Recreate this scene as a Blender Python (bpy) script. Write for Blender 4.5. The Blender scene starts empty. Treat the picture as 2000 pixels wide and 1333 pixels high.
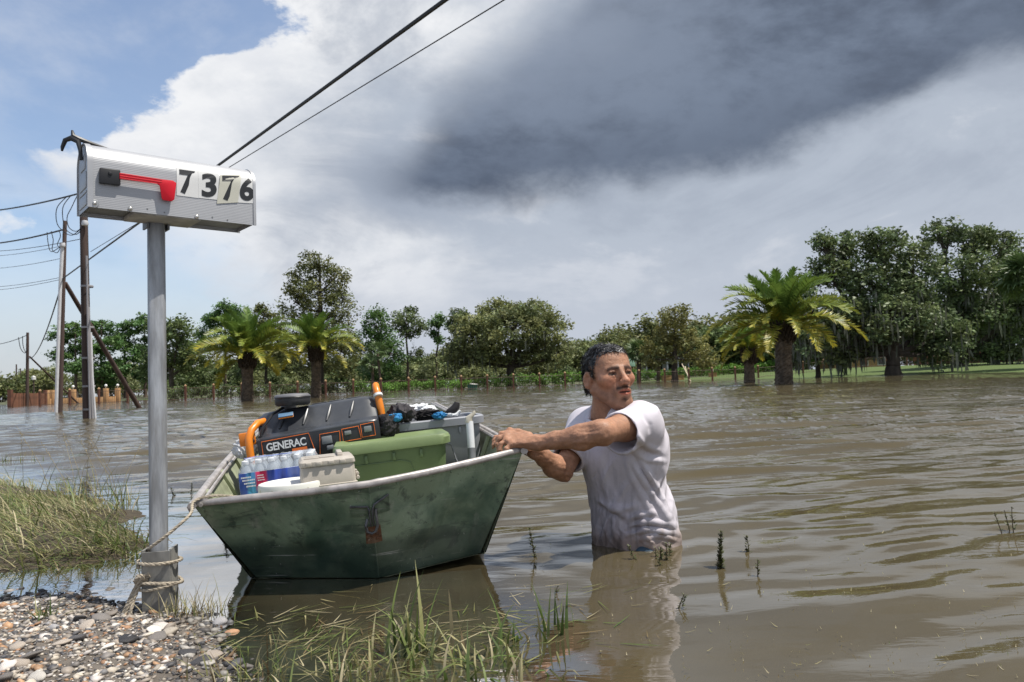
import bpy, bmesh, math, random
import numpy as np
from mathutils import Vector, Matrix

S = bpy.context.scene
COL = S.collection
random.seed(7); RNG = np.random.default_rng(7)

# ---------------------------------------------------------------- camera
CAM_H, FPX = 0.65, 1444.0                      # eye height over the water, focal length in photo pixels (2000 wide)
_p, _r = math.atan(78.5 / FPX), math.atan(0.036)
_fw = Vector((0, math.cos(_p), math.sin(_p))); _r0 = Vector((1, 0, 0)); _u0 = Vector((0, -math.sin(_p), math.cos(_p)))
_R = math.cos(_r) * _r0 - math.sin(_r) * _u0; _U = math.sin(_r) * _r0 + math.cos(_r) * _u0
CAMP = Vector((0, 0, CAM_H))
cd = bpy.data.cameras.new('camera'); cam = bpy.data.objects.new('camera', cd); COL.objects.link(cam)
cam.matrix_world = Matrix.Translation(CAMP) @ Matrix((_R, _U, -_fw)).transposed().to_4x4()
cd.sensor_width = 36.0; cd.lens = 36.0 * FPX / 2000.0; cd.clip_start = 0.05; cd.clip_end = 5000
cd.dof.use_dof = True; cd.dof.focus_distance = 2.75; cd.dof.aperture_fstop = 9.0
S.camera = cam
S.view_settings.view_transform = 'Standard'; S.view_settings.look = 'None'
S.view_settings.exposure = 0.14; S.view_settings.gamma = 1.0; S.view_settings.use_curve_mapping = False
S.cycles.max_bounces = 8; S.cycles.transparent_max_bounces = 8; S.cycles.diffuse_bounces = 3
S.cycles.glossy_bounces = 3; S.cycles.transmission_bounces = 6
S.cycles.caustics_reflective = False; S.cycles.caustics_refractive = False
S.cycles.use_denoising = True

def ray(px, py): return _fw * FPX + _R * (px - 1000.0) + _U * (666.5 - py)
def P(px, py, D):                                # point at distance D ahead on the sight line of a photo pixel
    d = ray(px, py); return CAMP + d * (D / d.y)
def G(px, py, z=0.0):                            # where that sight line meets height z
    d = ray(px, py); return CAMP + d * ((z - CAM_H) / d.z)

# ---------------------------------------------------------------- sun and sky
SUN_EL = math.radians(66); SUN_AZ = math.atan2(0.985, -0.17)   # from the right, a little from the camera's side
sun_dir = Vector((math.sin(SUN_AZ) * math.cos(SUN_EL), math.cos(SUN_AZ) * math.cos(SUN_EL), math.sin(SUN_EL)))
sl = bpy.data.lights.new('sun', 'SUN'); sl.energy = 5.0; sl.angle = math.radians(0.55); sl.color = (1.0, 0.95, 0.87)
so = bpy.data.objects.new('sun', sl); COL.objects.link(so); so.location = (20, -5, 40)
so.rotation_euler = sun_dir.to_track_quat('Z', 'Y').to_euler()

class NT:                                        # small node-tree writer
    def __init__(s, tree): s.t = tree; s.n = tree.nodes; s.l = tree.links
    def add(s, typ, **kw):
        n = s.n.new(typ)
        for k, v in kw.items(): setattr(n, k, v)
        return n
    def put(s, sock, v):
        if isinstance(v, bpy.types.NodeSocket): s.l.new(v, sock)
        elif v is not None: sock.default_value = v
    def m(s, op, a, b=None, c=None, clamp=False):
        n = s.add('ShaderNodeMath', operation=op, use_clamp=clamp)
        for i, v in enumerate((a, b, c)):
            if v is not None: s.put(n.inputs[i], v)
        return n.outputs[0]
    def step(s, lo, hi, x):
        n = s.add('ShaderNodeMapRange', interpolation_type='SMOOTHSTEP')
        s.put(n.inputs[0], x); s.put(n.inputs[1], lo); s.put(n.inputs[2], hi)
        return n.outputs[0]
    def mix(s, f, a, b, typ='MIX'):
        n = s.add('ShaderNodeMix', data_type='RGBA', blend_type=typ)
        s.put(n.inputs[0], f)
        for i, v in ((6, a), (7, b)):
            s.put(n.inputs[i], v if isinstance(v, bpy.types.NodeSocket) else (*v, 1.0))
        return n.outputs[2]
    def noise(s, vec, scale, detail=4, rough=0.55, dist=0.0):
        n = s.add('ShaderNodeTexNoise'); s.put(n.inputs['Vector'], vec)
        n.inputs['Scale'].default_value = scale; n.inputs['Detail'].default_value = detail
        n.inputs['Roughness'].default_value = rough; n.inputs['Distortion'].default_value = dist
        return n.outputs[0]
    def curve(s, x, pts, lo, hi, ymin, ymax):
        n = s.add('ShaderNodeFloatCurve'); s.put(n.inputs[1], s.m('DIVIDE', s.m('SUBTRACT', x, lo), hi - lo, clamp=True))
        c = n.mapping.curves[0]
        q = [((a - lo) / (hi - lo), (b - ymin) / (ymax - ymin)) for a, b in pts]
        c.points[0].location = q[0]; c.points[1].location = q[-1]
        for a in q[1:-1]: c.points.new(*a)
        n.mapping.use_clip = False; n.mapping.update()
        return s.m('MULTIPLY_ADD', n.outputs[0], ymax - ymin, ymin)
    def mapping(s, vec, scale=(1, 1, 1), rot=(0, 0, 0)):
        n = s.add('ShaderNodeMapping'); s.put(n.inputs[0], vec)
        n.inputs['Scale'].default_value = scale; n.inputs['Rotation'].default_value = rot
        return n.outputs[0]

W = bpy.data.worlds.new('World'); S.world = W; W.use_nodes = True
W.node_tree.nodes.clear(); w = NT(W.node_tree)
SKY_STRENGTH = 0.15
sky = w.add('ShaderNodeTexSky', sky_type='NISHITA', sun_disc=False); sky.sun_elevation = SUN_EL; sky.sun_rotation = SUN_AZ
sky.air_density = 1.0; sky.dust_density = 1.2; sky.ozone_density = 2.0
gen = w.add('ShaderNodeTexCoord').outputs['Generated']
sep = w.add('ShaderNodeSeparateXYZ'); w.l.new(gen, sep.inputs[0])
az = w.m('MULTIPLY', w.m('ARCTAN2', sep.outputs[0], sep.outputs[1]), 57.2958)
el = w.m('MULTIPLY', w.m('ARCSINE', sep.outputs[2]), 57.2958)
vec = w.mapping(gen, (1, 1, 1.7))
n1 = w.noise(vec, 3.2, 9, 0.6, 0.25); n2 = w.noise(w.mapping(vec, (1, 1, 1), (1.1, 0.4, 2.0)), 5.0, 9, 0.58, 0.2)
n3 = w.noise(w.mapping(vec, (1, 1, 1), (0.3, 2.4, 0.7)), 14.0, 8, 0.62)
c1 = w.m('SUBTRACT', n1, 0.5); c2 = w.m('SUBTRACT', n2, 0.5); c3 = w.m('SUBTRACT', n3, 0.5)
# cloud bank edge against the clear sky in the west
bw = w.m('MULTIPLY_ADD', c2, 12.0, w.m('MULTIPLY_ADD', c3, 8.0, az))
bound = w.curve(el, [(0, -20), (8, -24), (13, -27.5), (16, -31.5), (18, -28.5), (20, -26), (22, -24.5), (23.2, -22.5), (24.5, -17.5), (26.5, -17), (28.5, -21), (40, -18)], 0, 40, -40, 0)
dblue = w.m('SUBTRACT', bw, bound)
soft = w.m('MULTIPLY_ADD', w.step(17, 11, el), 7.0, 0.9)
cloud = w.step(w.m('MULTIPLY', soft, -1.0), soft, dblue)
puff = w.m('MULTIPLY', w.step(0.57, 0.72, w.m('MULTIPLY_ADD', c3, 0.5, n1)), w.m('MULTIPLY', w.step(20, 14, el), w.step(3, 8, el)))
thin = w.m('MULTIPLY_ADD', w.step(0.42, 0.75, n2), 0.30, 0.10)
haze_low = w.m('MULTIPLY', w.step(15, 1, el), 0.75)
cloud = w.m('MAXIMUM', cloud, w.m('MAXIMUM', w.m('MULTIPLY', puff, 0.8), w.m('MAXIMUM', thin, haze_low)))
far_az = w.m('ABSOLUTE', az)
cloud = w.m('MAXIMUM', cloud, w.m('MULTIPLY', w.step(100, 150, far_az), w.step(0.4, 0.6, n1)))
cloud = w.m('MAXIMUM', cloud, w.m('MULTIPLY', w.step(50, 70, el), w.step(0.4, 0.6, n1)))
# body of the bank: bright on its lit western edge, grey further in, mottled in billows
inn = w.m('ADD', w.m('MULTIPLY', dblue, 0.036), w.m('MULTIPLY_ADD', c1, 1.5, w.m('MULTIPLY_ADD', c2, 1.1, w.m('MULTIPLY', c3, 0.5))))
white, grey, deep_ = (0.82, 0.83, 0.85), (0.43, 0.48, 0.56), (0.064, 0.086, 0.132)
body = w.mix(w.step(-0.15, 0.95, inn), white, grey)
n4 = w.noise(w.mapping(gen, (1, 1, 2.6), (0.2, 0.1, 1.3)), 2.3, 10, 0.62, 0.5)
body = w.mix(w.m('MULTIPLY', w.step(0.50, 0.64, w.m('MULTIPLY_ADD', c3, 0.25, n4)), 0.55), body, (0.70, 0.72, 0.765))
body = w.mix(w.m('MULTIPLY', w.step(0.50, 0.36, w.m('MULTIPLY_ADD', c3, 0.2, n4)), 0.60), body, (0.34, 0.385, 0.465))
body = w.mix(w.m('MULTIPLY', w.step(13, 2, el), 0.85), body, (0.50, 0.54, 0.615))
shd = w.m('MULTIPLY', w.m('MULTIPLY', w.step(-22, -9, az), w.step(6, -6, az)), w.m('MULTIPLY', w.step(10.5, 14, el), w.step(22, 15, el)))
body = w.mix(w.m('MULTIPLY', shd, 0.55), body, (0.29, 0.335, 0.42))
# dark storm cloud in the east
elw = w.m('MULTIPLY_ADD', c2, 5.5, w.m('MULTIPLY_ADD', c3, 2.6, el))
low = w.curve(az, [(-18, 15.2), (-11.5, 14.2), (-5.6, 13.2), (8, 12.7), (16, 13.4), (25, 15.0), (36, 17.2), (60, 18)], -18, 60, 10, 30)
upp = w.curve(az, [(-18, 9), (-12.5, 14.2), (-8, 18.2), (-5.4, 21.5), (1, 26), (7, 31), (16, 42), (60, 60)], -18, 60, 0, 70)
stm = w.m('MULTIPLY', w.step(low, w.m('ADD', low, 3.4), elw), w.step(w.m('ADD', upp, 2.2), w.m('SUBTRACT', upp, 4.5), elw))
stm = w.m('MULTIPLY', stm, w.step(110, 70, far_az))
tone = w.mix(w.step(0.36, 0.66, w.m('MULTIPLY_ADD', c3, 0.45, w.m('MULTIPLY_ADD', c1, 0.4, n4))), (0.155, 0.195, 0.27), deep_)
tone = w.mix(w.m('MULTIPLY', w.step(w.m('ADD', low, 7.0), w.m('ADD', low, 1.5), elw), 0.55), tone, (0.070, 0.092, 0.138))
tone = w.mix(w.m('MULTIPLY', w.m('MULTIPLY', w.step(17, 25, el), w.step(24, 4, az)), w.m('MULTIPLY_ADD', n2, 1.1, 0.05)), tone, (0.26, 0.305, 0.39))
body = w.mix(w.m('MULTIPLY', stm, 0.92), body, tone)
k = 1.0 / SKY_STRENGTH
body = w.mix(1.0, body, (k, k, k), 'MULTIPLY')
ground_side = w.step(-3, 0, el)
skyc = w.mix(cloud, sky.outputs[0], body)
skyc = w.mix(stm, skyc, body)
bg = w.add('ShaderNodeBackground'); w.l.new(skyc, bg.inputs[0]); bg.inputs[1].default_value = SKY_STRENGTH
wo = w.add('ShaderNodeOutputWorld'); w.l.new(bg.outputs[0], wo.inputs[0])

# ---------------------------------------------------------------- helpers: objects
def setp(o, label=None, cat=None, group=None, kind=None):
    if label: o['label'] = label
    if cat: o['category'] = cat
    if group: o['group'] = group
    if kind: o['kind'] = kind
    return o
def empty(name, loc=(0, 0, 0), label=None, cat=None, group=None):
    o = bpy.data.objects.new(name, None); COL.objects.link(o); o.location = loc; o.empty_display_size = 0.1
    return setp(o, label, cat, group)
def link(name, me, parent=None, mats=None):
    o = bpy.data.objects.new(name, me); COL.objects.link(o)
    if mats is not None and not me.materials:
        for m_ in (mats if isinstance(mats, (list, tuple)) else [mats]): me.materials.append(m_)
    if parent: o.parent = parent
    return o

class MB:
    """collects verts / faces (with material index, vertex colour) into ONE mesh"""
    def __init__(s): s.v = []; s.f = []; s.mi = []; s.c = []; s.cc = (1, 1, 1)
    def vert(s, p): s.v.append(tuple(p)); s.c.append(s.cc); return len(s.v) - 1
    def face(s, idx, mi=0): s.f.append(tuple(idx)); s.mi.append(mi)
    def poly(s, pts, mi=0): s.face([s.vert(p) for p in pts], mi)
    def box(s, M, sx, sy, sz, mi=0, taper=1.0):            # centred box, M a Matrix; taper scales the bottom
        c = []
        for z in (-1, 1):
            t = taper if z < 0 else 1.0
            for x, y in ((-1, -1), (1, -1), (1, 1), (-1, 1)):
                c.append(s.vert(M @ Vector((x * sx / 2 * t, y * sy / 2 * t, z * sz / 2))))
        for q in ((3, 2, 1, 0), (4, 5, 6, 7), (0, 1, 5, 4), (1, 2, 6, 5), (2, 3, 7, 6), (3, 0, 4, 7)):
            s.face([c[i] for i in q], mi)
    def tube(s, pts, rad, n=8, mi=0, cap=True, squash=None):
        pts = [Vector(p) for p in pts]; m_ = len(pts)
        rad = rad if hasattr(rad, '__len__') else [rad] * m_
        up = Vector((0.123, 0.05, 1)).normalized(); rings = []; prev = None
        for i, p in enumerate(pts):
            t = (pts[min(i + 1, m_ - 1)] - pts[max(i - 1, 0)]).normalized()
            if prev is None:
                a = t.cross(up)
                if a.length < 0.1: a = t.cross(Vector((1, 0, 0)))
            else: a = prev - t * prev.dot(t)
            a.normalize(); b = t.cross(a); prev = a
            ring = []
            for k_ in range(n):
                th = 2 * math.pi * k_ / n
                ring.append(s.vert(p + (a * math.cos(th) + b * math.sin(th) * (squash or 1)) * rad[i]))
            rings.append(ring)
        for i in range(m_ - 1):
            for k_ in range(n):
                s.face((rings[i][k_], rings[i][(k_ + 1) % n], rings[i + 1][(k_ + 1) % n], rings[i + 1][k_]), mi)
        if cap: s.face(rings[0][::-1], mi); s.face(rings[-1], mi)
        return s
    def lathe(s, prof, M=Matrix(), n=24, mi=0, cap=True):   # prof: (radius, z)
        rings = [[s.vert(M @ Vector((r_ * math.cos(2 * math.pi * k_ / n), r_ * math.sin(2 * math.pi * k_ / n), z))) for k_ in range(n)] for r_, z in prof]
        for i in range(len(prof) - 1):
            for k_ in range(n): s.face((rings[i][k_], rings[i][(k_ + 1) % n], rings[i + 1][(k_ + 1) % n], rings[i + 1][k_]), mi)
        if cap: s.face(rings[0][::-1], mi); s.face(rings[-1], mi)
        return s
    def build(s, name, mats, parent=None, smooth=False, bevel=0, seg=2, angle=None, col=False):
        me = bpy.data.meshes.new(name); me.from_pydata(s.v, [], s.f)
        for m_ in (mats if isinstance(mats, (list, tuple)) else [mats]): me.materials.append(m_)
        if any(s.mi): me.polygons.foreach_set('material_index', s.mi)
        if col:
            a = me.color_attributes.new('Col', 'FLOAT_COLOR', 'POINT')
            a.data.foreach_set('color', np.c_[np.array(s.c, dtype=np.float32), np.ones(len(s.c), np.float32)].ravel())
        if bevel:
            bm = bmesh.new(); bm.from_mesh(me); bmesh.ops.remove_doubles(bm, verts=bm.verts, dist=1e-5)
            es = [e for e in bm.edges if len(e.link_faces) == 2 and e.calc_face_angle(0) > 0.5]
            bmesh.ops.bevel(bm, geom=es, offset=bevel, segments=seg, profile=0.5, affect='EDGES', clamp_overlap=True)
            bm.to_mesh(me); bm.free()
        me.update()
        if smooth or bevel:
            me.polygons.foreach_set('use_smooth', [True] * len(me.polygons))
            me.set_sharp_from_angle(angle=math.radians(angle or 40))
        return link(name, me, parent)

def np_mesh(name, v, f, mats, parent=None, smooth=True, col=None, attrs=None):
    """fast mesh from numpy arrays; f is (n,3) or (n,4)"""
    me = bpy.data.meshes.new(name); k_ = f.shape[1]
    me.vertices.add(len(v)); me.vertices.foreach_set('co', np.ascontiguousarray(v, np.float32).ravel())
    me.loops.add(f.size); me.loops.foreach_set('vertex_index', np.ascontiguousarray(f, np.int32).ravel())
    me.polygons.add(len(f)); me.polygons.foreach_set('loop_start', np.arange(0, f.size, k_, dtype=np.int32))
    me.update(calc_edges=True); me.polygons.foreach_set('use_smooth', np.full(len(f), smooth))
    if col is not None:
        a = me.color_attributes.new('Col', 'FLOAT_COLOR', 'POINT')
        a.data.foreach_set('color', np.c_[col, np.ones(len(col))].astype(np.float32).ravel())
    for nm, val in (attrs or {}).items():
        a = me.attributes.new(nm, 'FLOAT', 'POINT'); a.data.foreach_set('value', val.astype(np.float32))
    for m_ in (mats if isinstance(mats, (list, tuple)) else [mats]): me.materials.append(m_)
    me.update()
    return link(name, me, parent)

# ---------------------------------------------------------------- helpers: materials
def mat(name, base, rough=0.6, var=0.25, scale=6.0, metal=0.0, bump=0.0, bscale=None, col2=None, thr=(0.45, 0.62),
        attr=False, spec=0.5, stretch=(1, 1, 1), translucent=0.0, coat=0.0, rvar=0.0, obj_rand=0.0):
    m_ = bpy.data.materials.new(name); m_.use_nodes = True; m_.node_tree.nodes.clear(); t = NT(m_.node_tree)
    co = t.mapping(t.add('ShaderNodeTexCoord').outputs['Object'], stretch)
    n_ = t.noise(co, scale, 6, 0.6)
    lo = tuple(c * (1 - var) for c in base); hi = tuple(min(1, c * (1 + var)) for c in base)
    c = t.mix(t.step(0.3, 0.7, n_), lo, hi)
    if col2: c = t.mix(t.step(thr[0], thr[1], t.noise(t.mapping(co, (1, 1, 1), (1, 2, 3)), scale * 0.45, 8, 0.65)), c, col2)
    if attr:
        a = t.add('ShaderNodeVertexColor'); a.layer_name = 'Col'; c = t.mix(1.0, c, a.outputs[0], 'MULTIPLY')
    if obj_rand:
        oi = t.add('ShaderNodeObjectInfo'); v_ = t.m('MULTIPLY_ADD', oi.outputs['Random'], 2 * obj_rand, 1 - obj_rand)
        h = t.add('ShaderNodeHueSaturation'); t.l.new(v_, h.inputs['Value']); t.l.new(c, h.inputs['Color']); c = h.outputs[0]
    b = t.add('ShaderNodeBsdfPrincipled'); t.l.new(c, b.inputs['Base Color'])
    b.inputs['Metallic'].default_value = metal; b.inputs['Specular IOR Level'].default_value = spec
    b.inputs['Coat Weight'].default_value = coat; b.inputs['Coat Roughness'].default_value = 0.15
    if rvar: t.l.new(t.m('MULTIPLY_ADD', t.noise(co, scale * 1.7, 5), rvar * 2, rough - rvar, clamp=True), b.inputs['Roughness'])
    else: b.inputs['Roughness'].default_value = rough
    if bump:
        bn = t.add('ShaderNodeBump'); bn.inputs['Strength'].default_value = 1.0; bn.inputs['Distance'].default_value = bump
        t.l.new(t.noise(co, bscale or scale * 4, 6, 0.6), bn.inputs['Height']); t.l.new(bn.outputs[0], b.inputs['Normal'])
    out = b.outputs[0]
    if translucent:
        tr = t.add('ShaderNodeBsdfTranslucent'); t.l.new(c, tr.inputs[0])
        mx = t.add('ShaderNodeMixShader'); mx.inputs[0].default_value = translucent
        t.l.new(out, mx.inputs[1]); t.l.new(tr.outputs[0], mx.inputs[2]); out = mx.outputs[0]
    t.l.new(out, t.add('ShaderNodeOutputMaterial').inputs[0])
    return m_
# ================================================================ ground
def sd_poly(X, Y, poly):                         # signed distance to a polygon, negative inside
    d = np.full(X.shape, 1e9); ins = np.zeros(X.shape, bool); n = len(poly)
    for i in range(n):
        ax, ay = poly[i]; bx, by = poly[(i + 1) % n]; ex, ey = bx - ax, by - ay
        wx, wy = X - ax, Y - ay; h = np.clip((wx * ex + wy * ey) / (ex * ex + ey * ey), 0, 1)
        d = np.minimum(d, (wx - ex * h) ** 2 + (wy - ey * h) ** 2)
        c = ((ay <= Y) & (by > Y)) | ((by <= Y) & (ay > Y))
        with np.errstate(divide='ignore', invalid='ignore'):
            xx = ax + (Y - ay) / (by - ay if by != ay else 1e-9) * ex
        ins ^= c & (X < xx)
    d = np.sqrt(d); return np.where(ins, -d, d)
def vnoise(X, Y, s, seed=0):                     # smooth value noise
    X = X * s + seed * 17.3; Y = Y * s - seed * 9.1
    xi = np.floor(X).astype(np.int64); yi = np.floor(Y).astype(np.int64); fx = X - xi; fy = Y - yi
    fx = fx * fx * (3 - 2 * fx); fy = fy * fy * (3 - 2 * fy)
    def hsh(a, b):
        h = (a * 374761393 + b * 668265263 + seed * 974711) & 0x7fffffff
        h = ((h ^ (h >> 13)) * 1274126177) & 0x7fffffff
        return ((h ^ (h >> 16)) & 0xffff) / 65535.0
    return (hsh(xi, yi) * (1 - fx) + hsh(xi + 1, yi) * fx) * (1 - fy) + (hsh(xi, yi + 1) * (1 - fx) + hsh(xi + 1, yi + 1) * fx) * fy
GRAVEL = [(-7, 2.8), (-1.95, 2.66), (-1.6, 2.5), (-1.2, 2.3), (-.97, 2.2), (-.78, 1.97), (-.7, 1.72), (-.6, 1.3), (-.5, .4), (-.5, -3), (-7, -3)]
MOUND = [(-14, 9), (-4.4, 6.2), (-2.3, 4.3), (-1.52, 3.2), (-1.5, 2.95), (-1.8, 2.8), (-14, 2.7)]
SHELF = [(-1.05, 2.85), (-.6, 2.85), (-.2, 2.7), (.0, 2.3), (.08, 1.8), (.1, 1.2), (.2, -3), (-2, -3), (-2, 1.5)]
def ground_z(X, Y):
    X = np.asarray(X, float); Y = np.asarray(Y, float)
    n = vnoise(X, Y, 3.0, 1) - .5; n2 = vnoise(X, Y, 9.0, 2) - .5; n3 = vnoise(X, Y, 28., 3) - .5
    dg = sd_poly(X, Y, GRAVEL) + n * .16 + n2 * .07; dm = sd_poly(X, Y, MOUND) + n * .2; ds = sd_poly(X, Y, SHELF) + n * .2
    zg = np.clip(-dg * .11, -2, .055) ; zm = np.clip(-dm * .16, -2, .05); zs = -.035 - np.clip(ds, 0, 9) * .42
    z = np.maximum(np.maximum(zg, zm), zs)
    z = np.maximum(z, -.9) + n2 * .014 * (z > -.2) + n3 * .007 * (z > -.2)
    # far side: lawn rising in the east, road and garden behind the fence
    east = np.clip((X - 12) / 30, 0, 1); d0 = 50 - 4 * east
    zf = np.clip((Y - d0 - (1 - east) * 45) / 30, -1, 1) * (.28 + .5 * east)
    zf = np.where(Y > 40, zf, -1.0) + (vnoise(X, Y, .12, 4) - .5) * .12
    return np.maximum(z, zf)
def polar_grid(rs, th0, th1, nt):
    th = np.linspace(math.radians(th0), math.radians(th1), nt)
    Rr, T = np.meshgrid(rs, th, indexing='ij'); X = Rr * np.sin(T); Y = Rr * np.cos(T)
    i = np.arange(len(rs) - 1)[:, None] * nt + np.arange(nt - 1)[None, :]
    f = np.stack([i, i + 1, i + nt + 1, i + nt], -1).reshape(-1, 4)[:, ::-1]
    return X, Y, f
rs = np.concatenate([np.geomspace(.3, 6, 230), np.geomspace(6.15, 900, 150)])
X, Y, f = polar_grid(rs, -100, 100, 420)
Z = ground_z(X, Y)
dg = sd_poly(X, Y, GRAVEL); dm = sd_poly(X, Y, MOUND)
mud = np.array([.060, .045, .028]); grav = np.array([.17, .145, .12]); soil = np.array([.075, .058, .036]); lawn = np.array([.10, .15, .035])
c = np.empty(X.shape + (3,)); c[:] = mud
c = np.where((dg < .35)[..., None], grav + (mud - grav) * np.clip(dg / .35, 0, 1)[..., None], c)
c = np.where((dm < .1)[..., None], soil, c); c = np.where((Y > 42)[..., None], lawn, c)
road = (Y > 95) & (X < 25); c = np.where(road[..., None], np.array([.12, .13, .07]), c)
m_ground = mat('ground_soil', (1, 1, 1), 0.9, var=.35, scale=9, bump=.012, bscale=60, attr=True, rvar=.1)
ground_o = g = np_mesh('ground', np.stack([X, Y, Z], -1).reshape(-1, 3), f, m_ground, col=np.clip(c, 0, 1).reshape(-1, 3)); setp(g, kind='structure')
g['label'] = 'muddy flooded ground rising to a gravel bank'

# ================================================================ water
def waves(X, Y):
    r = np.hypot(X, Y); rng = np.random.default_rng(11); z = np.zeros_like(X)
    amp_far = (.26 + 1.0 * np.clip((r - 1.7) / 4.5, 0, 1)) * (1 - .45 * np.clip((r - 8) / 14, 0, 1))
    calm = np.clip((np.minimum(sd_poly(X, Y, GRAVEL), np.minimum(sd_poly(X, Y, MOUND), sd_poly(X, Y, SHELF)))) / 1.1, .12, 1)
    for i in range(64):
        lam = .13 * (8.0 ** rng.random()); kk = 2 * math.pi / lam
        th = math.radians(90 + 14 + rng.normal() * (9 if lam > .35 else 17))
        a = .0034 * (lam / .45) ** .95 * (.5 + rng.random()) * .72
        fade = np.clip(2.2 - r / (lam * 60), 0, 1)                # drop what the grid cannot carry
        ph = rng.random() * 6.283 + .8 * np.sin(X * .7 + i) + .6 * np.sin(Y * .5 + 2 * i)
        z += a * fade * np.sin(kk * (X * math.cos(th) + Y * math.sin(th)) + ph)
    # slow gusts make calm and rough patches
    gust = .55 + .9 * vnoise(X * .5, Y, .45, 5)
    # rings round the wading person
    d = np.hypot(X - .47, Y - 2.93); z *= amp_far * calm * gust
    z += .0022 * np.sin(d * 34) * np.exp(-d * 2.6) * np.clip(d * 6, 0, 1)
    return z
rs = np.concatenate([np.geomspace(.7, 40, 520), np.geomspace(41, 3000, 50)])
X, Y, f = polar_grid(rs, -78, 78, 640)
Zw = waves(X, Y); Zw = np.where(np.hypot(X, Y) > 60, 0, Zw)
depth = np.maximum(-ground_z(X, Y), 0)
mw = bpy.data.materials.new('flood_water'); mw.use_nodes = True; mw.node_tree.nodes.clear(); t = NT(mw.node_tree)
geo = t.add('ShaderNodeNewGeometry').outputs['Position']
sp = t.add('ShaderNodeSeparateXYZ'); t.l.new(geo, sp.inputs[0])
dist = t.m('SQRT', t.m('ADD', t.m('MULTIPLY', sp.outputs[0], sp.outputs[0]), t.m('MULTIPLY', sp.outputs[1], sp.outputs[1])))
b1 = t.noise(t.mapping(geo, (.9, 4.2, 1), (0, 0, .12)), 1.0, 3, .5, .5)
b2 = t.noise(t.mapping(geo, (6, 17, 1), (0, 0, .2)), 1.0, 3, .55, .4)
hgt = t.m('ADD', t.m('MULTIPLY', b1, t.m('MULTIPLY', t.step(4, 22, dist), .045)), t.m('MULTIPLY', b2, t.m('MULTIPLY_ADD', t.step(2.2, 11, dist), .0065, .0009)))
bn = t.add('ShaderNodeBump'); bn.inputs['Strength'].default_value = 1.0; bn.inputs['Distance'].default_value = 1.0
t.l.new(hgt, bn.inputs['Height'])
mudc = t.mix(t.step(.35, .65, t.noise(t.mapping(geo, (.5, .8, 1)), 1.2, 4)), (.082, .066, .036), (.102, .083, .047))
bs = t.add('ShaderNodeBsdfPrincipled'); t.l.new(mudc, bs.inputs['Base Color']); bs.inputs['Roughness'].default_value = .025
bs.inputs['IOR'].default_value = 1.33; t.l.new(bn.outputs[0], bs.inputs['Normal'])
tr = t.add('ShaderNodeBsdfTransparent'); tr.inputs[0].default_value = (.86, .74, .55, 1)
gl = t.add('ShaderNodeBsdfGlossy'); gl.inputs['Roughness'].default_value = .02; t.l.new(bn.outputs[0], gl.inputs['Normal'])
fr = t.add('ShaderNodeFresnel'); fr.inputs[0].default_value = 1.33
sh = t.add('ShaderNodeMixShader'); t.l.new(fr.outputs[0], sh.inputs[0]); t.l.new(tr.outputs[0], sh.inputs[1]); t.l.new(gl.outputs[0], sh.inputs[2])
at = t.add('ShaderNodeAttribute'); at.attribute_name = 'clarity'
mx = t.add('ShaderNodeMixShader'); t.l.new(at.outputs['Fac'], mx.inputs[0]); t.l.new(bs.outputs[0], mx.inputs[1]); t.l.new(sh.outputs[0], mx.inputs[2])
t.l.new(mx.outputs[0], t.add('ShaderNodeOutputMaterial').inputs[0])
wt = np_mesh('water', np.stack([X, Y, Zw], -1).reshape(-1, 3), f, mw, attrs={'clarity': (np.exp(-depth / .075) * .97).ravel()})
setp(wt, kind='structure'); wt['label'] = 'brown rippled flood water'
# ================================================================ vegetation tools
def pine_col(): return (.035, .065, .022)
def leaf_quads(cen, rad, per, size, rng, flat=.8, up=.35, long=1.0, wid=.45, droop=0.0):
    """scatter `per` kite-shaped leaf faces round each centre -> verts, faces, per-leaf centre id"""
    n = len(cen) * per; ci = np.repeat(np.arange(len(cen)), per)
    off = rng.normal(size=(n, 3)) * .55; L = np.linalg.norm(off, axis=1, keepdims=True); off *= np.minimum(1, 1.15 / np.maximum(L, 1e-6))
    p = cen[ci] + off * rad[ci][:, None] * np.array([1, 1, flat])
    a = rng.normal(size=(n, 3)); a[:, 2] = a[:, 2] * .6 - droop; a /= np.linalg.norm(a, axis=1, keepdims=True)
    nn = rng.normal(size=(n, 3)) + np.array([0, 0, up * 2]); b = np.cross(nn, a); b /= np.maximum(np.linalg.norm(b, axis=1, keepdims=True), 1e-6)
    s = size * (.6 + .8 * rng.random((n, 1)))
    v = np.stack([p + a * s * long, p + b * s * wid, p - a * s * long * .8, p - b * s * wid], 1).reshape(-1, 3)
    f = np.arange(n * 4).reshape(-1, 4)
    return v, f, ci
def lobe_clusters(lobes, dens, rng, shell=.55, gap=.0):
    out = []; src = []
    for li, (c, r) in enumerate(lobes):
        n = max(4, int(dens * (r[0] * r[2] + r[0] * r[1] + r[1] * r[2]) / 3))
        d = rng.normal(size=(n, 3)); d /= np.linalg.norm(d, axis=1, keepdims=True)
        u = shell + (1 - shell) * rng.random((n, 1)) ** .6
        q = np.array(c) + d * u * np.array(r) * (.85 + .3 * rng.random((n, 1)))
        out.append(q); src += [li] * n
    q = np.concatenate(out); src = np.array(src)
    if gap: 
        keep = rng.random(len(q)) > gap; q = q[keep]; src = src[keep]
    return q, src
def leaf_mat(name, base, tr=.3, rough=.55, var=.35, scale=.9):
    return mat(name, base, rough, var=var, scale=scale, attr=True, translucent=tr, spec=.35)
M_OAK = leaf_mat('oak_leaf', (.215, .240, .105)); M_DARK = leaf_mat('dark_oak_leaf', (.145, .190, .085), rough=.45)
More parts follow.
